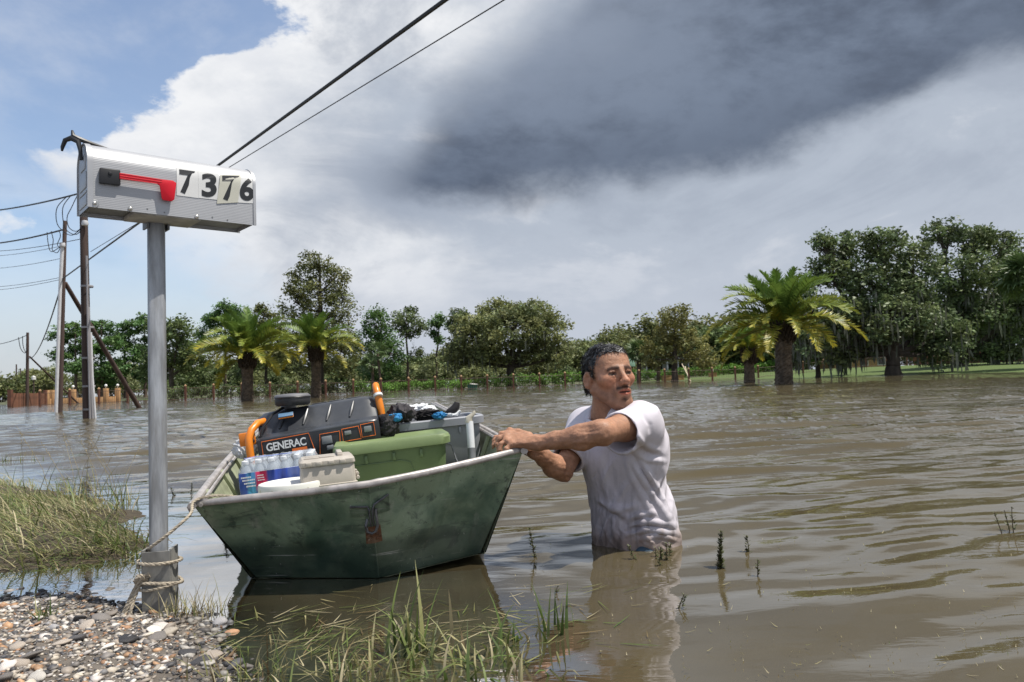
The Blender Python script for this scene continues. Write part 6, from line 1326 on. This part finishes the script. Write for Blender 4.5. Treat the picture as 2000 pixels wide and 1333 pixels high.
for amp, wd, pts in ((.011, 6, [(1226, 886), (1252, 930), (1288, 990), (1316, 1044)]), (.009, 5, [(1248, 893), (1280, 950), (1304, 1010)]), (-.007, 5, [(1236, 890), (1266, 940), (1298, 1002)]), (.008, 6, [(1222, 884), (1232, 925), (1262, 985), (1284, 1030)]),
                     (.009, 6, [(1200, 985), (1212, 1000), (1224, 1014)]), (.008, 5, [(1224, 1014), (1250, 1006), (1280, 1000)]), (.008, 6, [(1162, 972), (1185, 990), (1215, 996), (1252, 984)]), (-.008, 6, [(1165, 985), (1190, 1002), (1214, 1006)]), (.007, 5, [(1180, 1002), (1184, 1030), (1180, 1058)]),
                     (.007, 5, [(1196, 1008), (1204, 1034), (1202, 1060)]), (.009, 4.5, [(1226, 1032), (1262, 1018), (1312, 1026)]), (.009, 4.5, [(1218, 1048), (1262, 1033), (1320, 1044)]), (-.007, 4, [(1222, 1040), (1262, 1026), (1316, 1034)]), (.006, 4, [(1240, 1058), (1280, 1046), (1322, 1056)]),
                     (.006, 6, [(1236, 838), (1258, 868), (1292, 884)]), (.006, 5, [(1228, 874), (1262, 898), (1300, 902)]), (-.006, 5, [(1232, 862), (1262, 884), (1296, 893)]), (-.005, 4, [(1226, 800), (1252, 806), (1270, 830), (1272, 852)]), (.005, 7, [(1150, 850), (1156, 910), (1160, 960)]), (.004, 7, [(1172, 880), (1180, 930), (1190, 975)]), (.005, 6, [(1296, 905), (1306, 960), (1320, 1010)])):
    dm_ = np.full(len(v), 1e9); al = np.zeros(len(v)); npt = len(pts) - 1
    for i in range(npt):
        ax_, ay_ = pts[i]; ex, ey = pts[i + 1][0] - ax_, pts[i + 1][1] - ay_; h_ = np.clip(((PX - ax_) * ex + (PY - ay_) * ey) / (ex * ex + ey * ey), 0, 1); dd = np.hypot(PX - ax_ - ex * h_, PY - ay_ - ey * h_)
        al = np.where(dd < dm_, (i + h_) / npt, al); dm_ = np.minimum(dm_, dd)
    fdisp += amp * np.exp(-(dm_ / wd) ** 2) * np.clip(np.sin(np.pi * np.clip(al, .04, .96)) * 1.6, 0, 1)
v = v + n_ * (fdisp * facing * 1.15)[:, None]; v = smooth_mesh(v, f, 1, .4); n_ = vnormals(v, f)
lowm = np.clip((.30 - z_) / .25, 0, 1); v = v + n_ * (fd1 * (.008 + .010 * lowm) + fd2 * (.005 + .009 * lowm) + fd3 * (.0 + .005 * lowm))[:, None]
M_SHIRT = mat('wet_tshirt', (.60, .575, .615), .75, var=.05, scale=10, attr=True, bump=.0007, bscale=260, spec=.3)
wet = np.clip((.15 + .07 * (vnoise(ang * 2, z_ * 3, 3, 31) - .5) - z_) / .12, 0, 1); grime = np.clip((vnoise(ang * 3, z_ * 5, 5, 33) - .5) * 3, 0, 1) * np.clip((.42 - z_) / .3, 0, 1) * (w_ > -.05)
specks = (vnoise(ang * 6, z_ * 20, 9, 35) > .82) * .35 * (z_ < .38) * (w_ > 0)
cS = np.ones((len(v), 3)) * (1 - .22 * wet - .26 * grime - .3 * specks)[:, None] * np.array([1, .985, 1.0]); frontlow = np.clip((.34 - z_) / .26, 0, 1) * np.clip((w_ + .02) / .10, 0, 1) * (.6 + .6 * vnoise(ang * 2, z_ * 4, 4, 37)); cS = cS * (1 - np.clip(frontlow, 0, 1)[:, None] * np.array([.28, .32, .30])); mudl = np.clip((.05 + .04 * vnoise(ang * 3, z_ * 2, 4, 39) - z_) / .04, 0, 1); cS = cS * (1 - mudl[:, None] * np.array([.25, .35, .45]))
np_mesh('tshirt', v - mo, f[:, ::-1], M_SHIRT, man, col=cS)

# --- hair: scalp cap and short wet strands
Hf = Field(hc - .16, hc + np.array([.16, .16, .17]), .0034)
Hf.ball(hd(0, -.016, .038), (.0815, .1035, .0895), .01, ax=HA); Hf.ball(hd(0, .034, .072), (.056, .050, .036), .02, ax=HA); Hf.ball(hd(0, -.06, -.02), (.066, .055, .07), .02, ax=HA)
v, f = Hf.mesh(); q = (v - hc) / HS; a_, b_, c_ = q @ Lh, q @ Fh, q @ Uh; aa = np.abs(a_)
def hair_mask(a_, b_, c_):
    aa = np.abs(a_); lim = np.where(b_ > .02, np.interp(b_, [.02, .035, .05, .066, .08], [.030, .046, .064, .076, .083]), np.interp(b_, [-.10, -.05, -.02, .0, .012, .02], [-.055, -.050, -.004, .014, -.012, .030]))
    return c_ - lim
hm = hair_mask(a_, b_, c_) + .006 * (vnoise(v[:, 0] * 3 + v[:, 2], v[:, 1] * 3, 30, 41) - .5)
# sink what is not hair below the skin
nn = vnormals(v, f); inset = np.clip(.4 - hm / .010, 0, 1); lump = (vnoise(v[:, 0] + v[:, 2] * .7, v[:, 1] + v[:, 2], 70, 42) - .5) * .017
v = v - nn * (.022 * inset - lump * (1 - inset))[:, None]
keep = (hm > -.012)[f].all(1); f = f[keep]
M_HAIR = mat('dark_wet_hair', (.022, .019, .018), .38, var=.4, scale=120, spec=.55); M_STR = mat('hair_strands', (1, 1, 1), .32, var=.1, attr=True, spec=.6)
ho = np_mesh('hair', v - mo, f[:, ::-1], M_HAIR, man)
src = v[np.unique(f)]; nrm = nn[np.unique(f)]; q = (src - hc) / HS; hm2 = hair_mask(q @ Lh, q @ Fh, q @ Uh); ok = hm2 > .002; src, nrm = src[ok], nrm[ok]
rh = np.random.default_rng(2); pick = rh.integers(0, len(src), 7500); p0 = src[pick]; n0 = nrm[pick]; fwd = Fh * .7 + Lh * .35 + rh.normal(size=(len(pick), 3)) * .45
tg = fwd - n0 * (fwd * n0).sum(1, keepdims=True); tg /= np.linalg.norm(tg, axis=1, keepdims=True); sd = np.cross(n0, tg); ln = (.008 + .012 * rh.random((len(pick), 1)))
wv = sd * (.0008 + .0006 * rh.random((len(pick), 1))); curl = sd * rh.normal(size=(len(pick), 1)) * .5
p1 = p0 + (n0 * .40 + tg * .6) * ln * .55; p2 = p0 + (n0 * .38 + tg + curl * 1.3) * ln
vs = np.stack([p0 - wv, p0 + wv, p1 + wv, p1 - wv, p2 + wv * .3, p2 - wv * .3], 1).reshape(-1, 3); i6 = np.arange(len(pick))[:, None] * 6
ff = np.concatenate([i6 + np.array([0, 1, 2, 3]), i6 + np.array([3, 2, 4, 5])]); gr = rh.random(len(pick)); qq = ((p0 - hc) / HS); side = np.clip((qq @ Fh + .03) / .12, 0, 1)
cst = np.where((gr < .07 + .42 * side ** 2)[:, None], np.array([.30, .29, .29]), np.array([.020, .017, .016])) * (.7 + .6 * rh.random((len(pick), 1)))
so_ = np_mesh('strands', vs - mo, ff, M_STR, ho, smooth=False, col=np.repeat(cst, 6, 0)); setp(so_, kind='stuff')
# --- shorts and legs below the water
M_DENIM = mat('wet_denim', (.018, .05, .085), .5, var=.3, scale=30)
L_ = Field((.16, 2.70, -.92), (.74, 3.26, .05), .008)
for s_ in (-1, 1):
    hp = pel + bl * s_ * .085 - UP * .04; L_.cone(hp, pel + bl * s_ * .11 + bf * .05 + UP * -.46, .105, .085, .03)
L_.ball(pel - UP * .02, (.165, .13, .10), .05, ax=[bl, bf, UP]); L_.ball(pel + bl * .10 + bf * .085 + UP * -.005, (.07, .05, .045), .03, ax=[bl, bf, UP])
v, f = L_.mesh(); np_mesh('shorts', smooth_mesh(v, f, 2) - mo, f[:, ::-1], M_DENIM, man)
mb = MB()
for s_ in (-1, 1):
    kq = pel + bl * s_ * .11 + bf * .05 - UP * .42; an = pel + bl * s_ * .12 + bf * .0 - UP * .80; mb.tube([kq - mo, kq + (an - kq) * .35 - bf * .01 - mo, an - mo, an - UP * .05 - mo], [.062, .058, .038, .04], 12); mb.tube([an - UP * .06 - bf * .05 - mo, an - UP * .06 + bf * .15 - mo], [.035, .03], 8)
mb.build('lower_legs', mat('skin_legs', (.40, .21, .13), .5), man, smooth=True)
# ================================================================ gravel, grass and weeds on the near bank
rg = np.random.default_rng(17)
def gz1(x, y): return ground_z(np.asarray(x), np.asarray(y))
PAL = np.array([(.62, .58, .52), (.50, .44, .36), (.34, .29, .24), (.20, .18, .165), (.075, .072, .075), (.045, .043, .045), (.45, .27, .15), (.36, .20, .11), (.55, .50, .46), (.28, .27, .27)])
PW = np.array([.12, .13, .15, .14, .14, .10, .06, .05, .07, .04]); PW /= PW.sum()
n = 60000; X = rg.uniform(-2.9, -.05, n); Y = rg.uniform(.9, 2.85, n); z = gz1(X, Y); dgr = sd_poly(X, Y, GRAVEL)
ok = ((dgr < .04) | (rg.random(n) < np.exp(-np.maximum(dgr, 0) * 9) * .8)) & (z > -.10); X, Y, z = X[ok], Y[ok], z[ok]
size = np.exp(rg.normal(-5.55, .58, len(X))); size = np.clip(size, .002, .019); order = np.argsort(-size * (1 / np.hypot(X, Y)) * ((z > -.01) + .2)); X, Y, z, size = X[order], Y[order], z[order], size[order]
wetm = np.clip((z + .012) / .03, .45, 1.0)
ci = rg.choice(len(PAL), len(X), p=PW); col = PAL[ci] * (.75 + .5 * rg.random((len(X), 1))) * wetm[:, None]
m_stone = mat('pebble_stone', (1, 1, 1), .6, var=.2, scale=120, attr=True, rvar=.15)
def stone_base(seed, sub):
    bm = bmesh.new(); bmesh.ops.create_icosphere(bm, subdivisions=sub, radius=1.0); r_ = np.random.default_rng(seed); d = r_.normal(size=(13, 3)); d /= np.linalg.norm(d, axis=1, keepdims=True); cut = .55 + .3 * r_.random(13)
    for v_ in bm.verts:
        p_ = np.array(v_.co)
        for q, c in zip(d, cut):
            k_ = p_ @ q
            if k_ > c: p_ = p_ - q * (k_ - c) * .95
        v_.co = Vector(p_)
    me = bpy.data.meshes.new('pebble'); bm.to_mesh(me); bm.free(); return me
stone_mats = [mat('pebble_%s' % nm, tuple(c), .55, var=.3, scale=90, bump=.0008, obj_rand=.35, rvar=.15) for nm, c in zip('white cream tan brown dark black orange rust pale grey'.split(), PAL)]
bases = {}
for i in range(300):
    k_ = (int(rg.integers(0, 5)), int(ci[i]))
    if k_ not in bases: me = stone_base(k_[0], 2); me.materials.append(stone_mats[k_[1]]); me.polygons.foreach_set('use_smooth', [True] * len(me.polygons)); bases[k_] = me
    o = link('pebble', bases[k_], ground_o); s_ = size[i] * 1.25; o.location = (X[i], Y[i], z[i] + s_ * .22); o.scale = (s_ * rg.uniform(.9, 1.5), s_ * rg.uniform(.8, 1.1), s_ * rg.uniform(.35, .65)); o.rotation_euler = (rg.normal() * .25, rg.normal() * .25, rg.random() * 6.28)
ico = bmesh.new(); bmesh.ops.create_icosphere(ico, subdivisions=1, radius=1.0); ico.verts.ensure_lookup_table(); iv = np.array([v_.co for v_ in ico.verts]); jf = np.array([[v_.index for v_ in f_.verts] for f_ in ico.faces]); ico.free()
X, Y, z, size, col = X[300:], Y[300:], z[300:], size[300:], col[300:]; n = len(X)
sc = size[:, None] * np.stack([rg.uniform(.9, 1.6, n), rg.uniform(.8, 1.1, n), rg.uniform(.35, .7, n)], 1); th = rg.random(n) * 6.28; c_, s_ = np.cos(th)[:, None], np.sin(th)[:, None]
vv = iv[None] * sc[:, None] * (1 + .16 * rg.normal(size=(n, len(iv), 1))); vx = vv[..., 0] * c_ - vv[..., 1] * s_; vy = vv[..., 0] * s_ + vv[..., 1] * c_; tl = rg.normal(size=(n, 1)) * .3
vv = np.stack([vx + X[:, None], vy + Y[:, None], vv[..., 2] + vx * tl + (z + size * .15)[:, None]], -1).reshape(-1, 3); ff = (jf[None] + np.arange(n)[:, None, None] * len(iv)).reshape(-1, 3)
o = np_mesh('gravel', vv, ff, m_stone, ground_o, smooth=True, col=np.repeat(col, len(iv), 0)); setp(o, kind='stuff'); print('gravel stones', n)

M_GRASS = mat('grass_blade', (1, 1, 1), .5, var=.15, scale=20, attr=True, translucent=.3, spec=.4)
def blades(base, ln, wd, az_, lean, bend, col, rng):
    """bent ribbons: base (n,3), lean from vertical at the root, bend added towards the tip -> verts, faces, colours"""
    n = len(base); d = np.stack([np.cos(az_), np.sin(az_), np.zeros(n)], 1); sd = np.stack([-np.sin(az_), np.cos(az_), np.zeros(n)], 1); p_ = base.copy(); rows = []; seg = 4
    tw = rng.normal(size=n) * .6
    for i in range(seg + 1):
        t_ = i / seg; w_ = wd * (1 - t_ ** 1.6) * (.55 + .45 * min(1, t_ * 4)) + .0002; sdt = sd * np.cos(tw * t_)[:, None] + np.array([0, 0, 1]) * np.sin(tw * t_)[:, None] * .7
        rows.append(np.stack([p_ - sdt * w_[:, None], p_ + sdt * w_[:, None]], 1)); a = lean + bend * t_; st = (ln / seg)[:, None]; p_ = p_ + (d * np.sin(a)[:, None] + np.array([0, 0, 1]) * np.cos(a)[:, None]) * st
        lowz = base[:, 2] - .0 ; p_[:, 2] = np.maximum(p_[:, 2], lowz * 0 + np.maximum(base[:, 2], .002) + .002 * i)
    v = np.stack(rows, 1).reshape(n, -1, 3); nv = v.shape[1]; q = np.array([[2 * i, 2 * i + 1, 2 * i + 3, 2 * i + 2] for i in range(seg)]); f = (q[None] + np.arange(n)[:, None, None] * nv).reshape(-1, 4)
    return v.reshape(-1, 3), f, np.repeat(col, nv, 0)
GCOL = np.array([(.10, .15, .036), (.15, .19, .055), (.25, .25, .10), (.37, .33, .17), (.46, .40, .25), (.19, .14, .07)])
def gcols(n, w_, rng): return GCOL[rng.choice(6, n, p=np.array(w_) / sum(w_))] * (.65 + .7 * rng.random((n, 1)))
# grass-covered hump at the left: one uncountable mat
n = 70000; X = rg.uniform(-6.0, -1.35, n); Y = rg.uniform(2.55, 7.0, n); d = sd_poly(X, Y, MOUND); patch = vnoise(X, Y, 1.6, 51); dens = np.clip(-d / .25 + .35, 0, 1) * np.clip((patch - .18) * 3, .12, 1)
ok = (rg.random(n) < dens * np.clip(3.2 / np.hypot(X, Y), .25, 1) ** .7); X, Y, patch = X[ok], Y[ok], patch[ok]; n = len(X); base = np.stack([X, Y, np.maximum(gz1(X, Y), -.02) - .004], 1)
tall = (rg.random(n) < .10); ln = np.where(tall, rg.uniform(.16, .34, n), rg.uniform(.05, .15, n)) * (.7 + .6 * patch); wd = rg.uniform(.0014, .0030, n) * np.where(tall, 1.25, 1)
flow = 2.2 + 2.5 * vnoise(X, Y, 1.1, 53); az_ = flow + rg.normal(size=n) * .9; lean = np.abs(rg.normal(size=n) * .5) + .5; bend = rg.uniform(.4, 1.7, n)
straw = vnoise(X, Y, 2.2, 55); cw = np.where((straw > .5)[:, None], gcols(n, (3, 4, 6, 5, 3, 1), rg), gcols(n, (7, 8, 6, 3, 1, 1), rg))
v, f, c = blades(base, ln, wd, az_, lean, bend, cw, rg); o = np_mesh('grass', v, f, M_GRASS, None, smooth=True, col=c); setp(o, 'matted green and straw grass covering the low bank', kind='stuff'); print('blades', n)
# clumps one can pick out
def clump(label, px, py, cnt, l0, l1, spread, weights, seed, wid=(.0018, .0036), lean=.35, bend=1.2, z=None, az0=None, cat='grass', name='grass_clump', heads=0):
    r_ = np.random.default_rng(seed); q = G(px, py, 0 if z is None else z); root = empty(name, (q.x, q.y, min(float(gz1(q.x, q.y)), 0)), label, cat)
    base = np.stack([q.x + r_.normal(size=cnt) * spread, q.y + r_.normal(size=cnt) * spread * .8, np.zeros(cnt)], 1); base[:, 2] = gz1(base[:, 0], base[:, 1]) - .01
    ln = r_.uniform(l0, l1, cnt) * (.5 + .5 * r_.random(cnt)) + .02; az_ = r_.random(cnt) * 6.283 if az0 is None else az0 + r_.normal(size=cnt) * .8
    v, f, c = blades(base, ln, r_.uniform(*wid, cnt), az_, np.abs(r_.normal(size=cnt)) * lean, r_.uniform(.2, 1, cnt) * bend, gcols(cnt, weights, r_), r_)
    o = np_mesh('blades', v - np.array(root.location), f, M_GRASS, root, col=c); setp(o, kind='stuff')
    if heads:
        mb = MB()
        for _ in range(heads):
            b = Vector((q.x + r_.normal() * spread, q.y + r_.normal() * spread, 0)) - root.location; a = r_.random() * 6.28; L1 = l1 * r_.uniform(.8, 1.15); pts = [b, b + Vector((math.cos(a) * L1 * .12, math.sin(a) * L1 * .12, L1 * .55)), b + Vector((math.cos(a) * L1 * .35, math.sin(a) * L1 * .35, L1))]
            mb.tube(pts, [.0016, .0013, .0008], 4); tip = pts[-1]; dv = (pts[-1] - pts[-2]).normalized()
            for j in range(16): s1 = tip + dv * (j * .007 - .03); e = Vector((r_.normal(), r_.normal(), r_.normal())) * .006 + dv * .008; mb.tube([s1, s1 + e], [.0016, .0006], 3)
        mb.build('seed_heads', M_SEED, root)
    return root
M_SEED = mat('seed_head', (.30, .24, .13), .8)
clump('tall bright grass clump standing in the shallows in front of the bow', 800, 1275, 34, .12, .32, .05, (6, 6, 4, 3, 1, 0), 1, (.003, .006), .45, 1.9)
clump('dense tangled grass clump in the shallows between the bow and the broken reeds', 940, 1305, 60, .07, .20, .075, (5, 6, 5, 3, 2, 1), 2, (.0028, .005), .7, 1.9)
clump('low matted grass at the water edge below the bow eye', 690, 1328, 80, .05, .15, .08, (3, 4, 5, 5, 3, 2), 3, (.002, .0036), .9, 1.5)
clump('sprawling grass clump just left of the tall bright one', 745, 1300, 30, .07, .20, .06, (3, 4, 5, 4, 2, 1), 13, (.002, .004), .9, 1.7)
clump('broken dark reeds standing in open water', 1095, 1232, 9, .10, .19, .022, (9, 2, 0, 0, 0, 1), 4, (.0035, .006), .22, .7)
clump('bent green reeds beside the broken dark reeds', 1020, 1245, 14, .08, .17, .04, (7, 4, 1, 1, 0, 1), 5, (.003, .005), .5, 1.6)
clump('dry tuft of grass at the foot of the mailbox post', 372, 1200, 130, .03, .11, .05, (1, 2, 4, 5, 4, 4), 6, (.0011, .002), .5, .9)
clump('small green tuft growing out of the gravel', 92, 1218, 26, .03, .09, .018, (5, 5, 3, 1, 0, 0), 7, (.0014, .0026), .8, .8)
clump('straw-coloured tuft at the lower edge of the gravel', 480, 1322, 60, .04, .13, .05, (2, 3, 5, 4, 2, 2), 8, (.0012, .0024), .8, .9)
clump('tall seeding grass rising above the left bank', 150, 985, 60, .14, .36, .10, (3, 4, 5, 4, 2, 0), 9, (.0016, .003), .35, .9, heads=7)
clump('arching straw grass on the hump beside the post', 235, 985, 50, .12, .34, .09, (4, 4, 4, 4, 2, 0), 10, (.0018, .0034), .45, 1.0, heads=5)
clump('upright green blades in front of the left hump', 190, 1075, 24, .10, .24, .05, (6, 5, 3, 1, 0, 0), 11, (.002, .0036), .4, .8)
clump('sparse grass standing in the water beyond the hump', 25, 905, 40, .10, .24, .12, (5, 4, 3, 2, 1, 0), 12, (.002, .004), .3, .6)
# blades lying on the water in front of the boat
n = 260; X = rg.normal(-.08, .20, n); Y = rg.normal(2.05, .14, n); X[:180] = rg.normal(-.55, .22, 180); Y[:180] = rg.normal(1.95, .14, 180); base = np.stack([X, Y, np.full(n, .0035)], 1)
v, f, c = blades(base, rg.uniform(.04, .13, n), rg.uniform(.001, .0024, n), rg.normal(.3, 1.0, n), np.full(n, 1.52), rg.normal(size=n) * .03, gcols(n, (5, 5, 4, 3, 2, 3), rg), rg); v[:, 2] = np.clip(v[:, 2], .002, .012)
o = np_mesh('floating_grass', v, f, M_GRASS, None, col=c); setp(o, 'loose grass blades floating in the shallows before the boat', kind='stuff')
# specks and straw drifting on the open water
n = 260; PXs = rg.uniform(1000, 2000, n); PYs = 1000 + 333 * rg.random(n) ** .8; pts = np.array([G(a, b, 0) for a, b in zip(PXs, PYs)]); pts[:, 2] = .006; ln = np.where(rg.random(n) < .25, rg.uniform(.012, .03, n), rg.uniform(.002, .006, n))
v, f, c = blades(pts, ln, rg.uniform(.0006, .0014, n), rg.random(n) * 6.28, np.full(n, 1.54), np.zeros(n), gcols(n, (0, 1, 3, 6, 8, 2), rg), rg); o = np_mesh('floating_debris', v, f, M_GRASS, None, col=c); setp(o, 'straw and specks drifting on the brown water', kind='stuff')
# single weeds poking out of the water
M_WEED = mat('weed_leaf', (.075, .085, .030), .6, var=.3, scale=30, translucent=.15); M_WSTEM = mat('weed_stem', (.11, .08, .045), .7)
def weed(label, px, py, topy, lean_px, seed, dens=1.0, br=1):
    r_ = np.random.default_rng(seed); q = G(px, py, 0); t0 = P(px + lean_px, topy, q.y); h = t0.z; root = empty('water_weed', (q.x, q.y, 0), label, 'weed', 'weeds poking out of the water'); st = MB(); lf = MB()
    for b_ in range(br):
        off = Vector((r_.normal() * .03, r_.normal() * .02, 0)) * (b_ > 0); tip = Vector((t0.x - q.x, t0.y - q.y, h)) * (1 if b_ == 0 else r_.uniform(.5, .85)) + off * 2.2; pts = bez(off + Vector((0, 0, -.12)), tip, (r_.normal() * .01, 0, 0), 7); st.tube(pts, np.linspace(.0028, .0014, 7), 5)
        for j in range(int((tip.z * 800 + 16) * dens)):
            t_ = r_.uniform(.35, 1); p_ = Vector(pts[0]).lerp(pts[-1], t_)
            if p_.z < -.005: continue
            a = r_.random() * 6.28; d = Vector((math.cos(a), math.sin(a), r_.uniform(.1, 1.1))).normalized(); L1 = r_.uniform(.011, .026) * (1.3 - .7 * t_); sdv = d.cross(Vector((0, 0, 1))).normalized() * L1 * .24
            lf.poly([p_, p_ + d * L1 * .5 + sdv, p_ + d * L1, p_ + d * L1 * .5 - sdv])
    st.build('stem', M_WSTEM, root); lf.build('leaves', M_WEED, root)
weed('leggy leaning weed between the boat and the man', 1052, 1088, 1032, -18, 1)
weed('broad weed spreading at the wader\'s waist', 1298, 1094, 1062, 4, 2, 1.4, 6)
weed('tallest upright weed in the open water past the man', 1404, 1108, 1036, 4, 3, 2.0, 2)
weed('slim weed just beyond the tallest upright one', 1458, 1078, 1046, 0, 4, 1.2)
weed('short dark weed nearer than the slim one', 1478, 1124, 1094, 2, 5, 1.2)
weed('tilted pale sprig lying low below the man', 1314, 1190, 1162, 22, 6, 1.4)
weed('small sprig beside the bent reeds', 1082, 1158, 1148, 6, 7, 1.4)
weed('thin bare weed far out in the open water', 1986, 1036, 990, -10, 8, .5, 3)
weed('dark weed sprig in the gap between post and boat', 440, 1058, 1030, 4, 9, 1.2, 2)
weed('small leafy sprig by the left gunwale of the boat', 372, 966, 945, 3, 10, 1.4, 2)
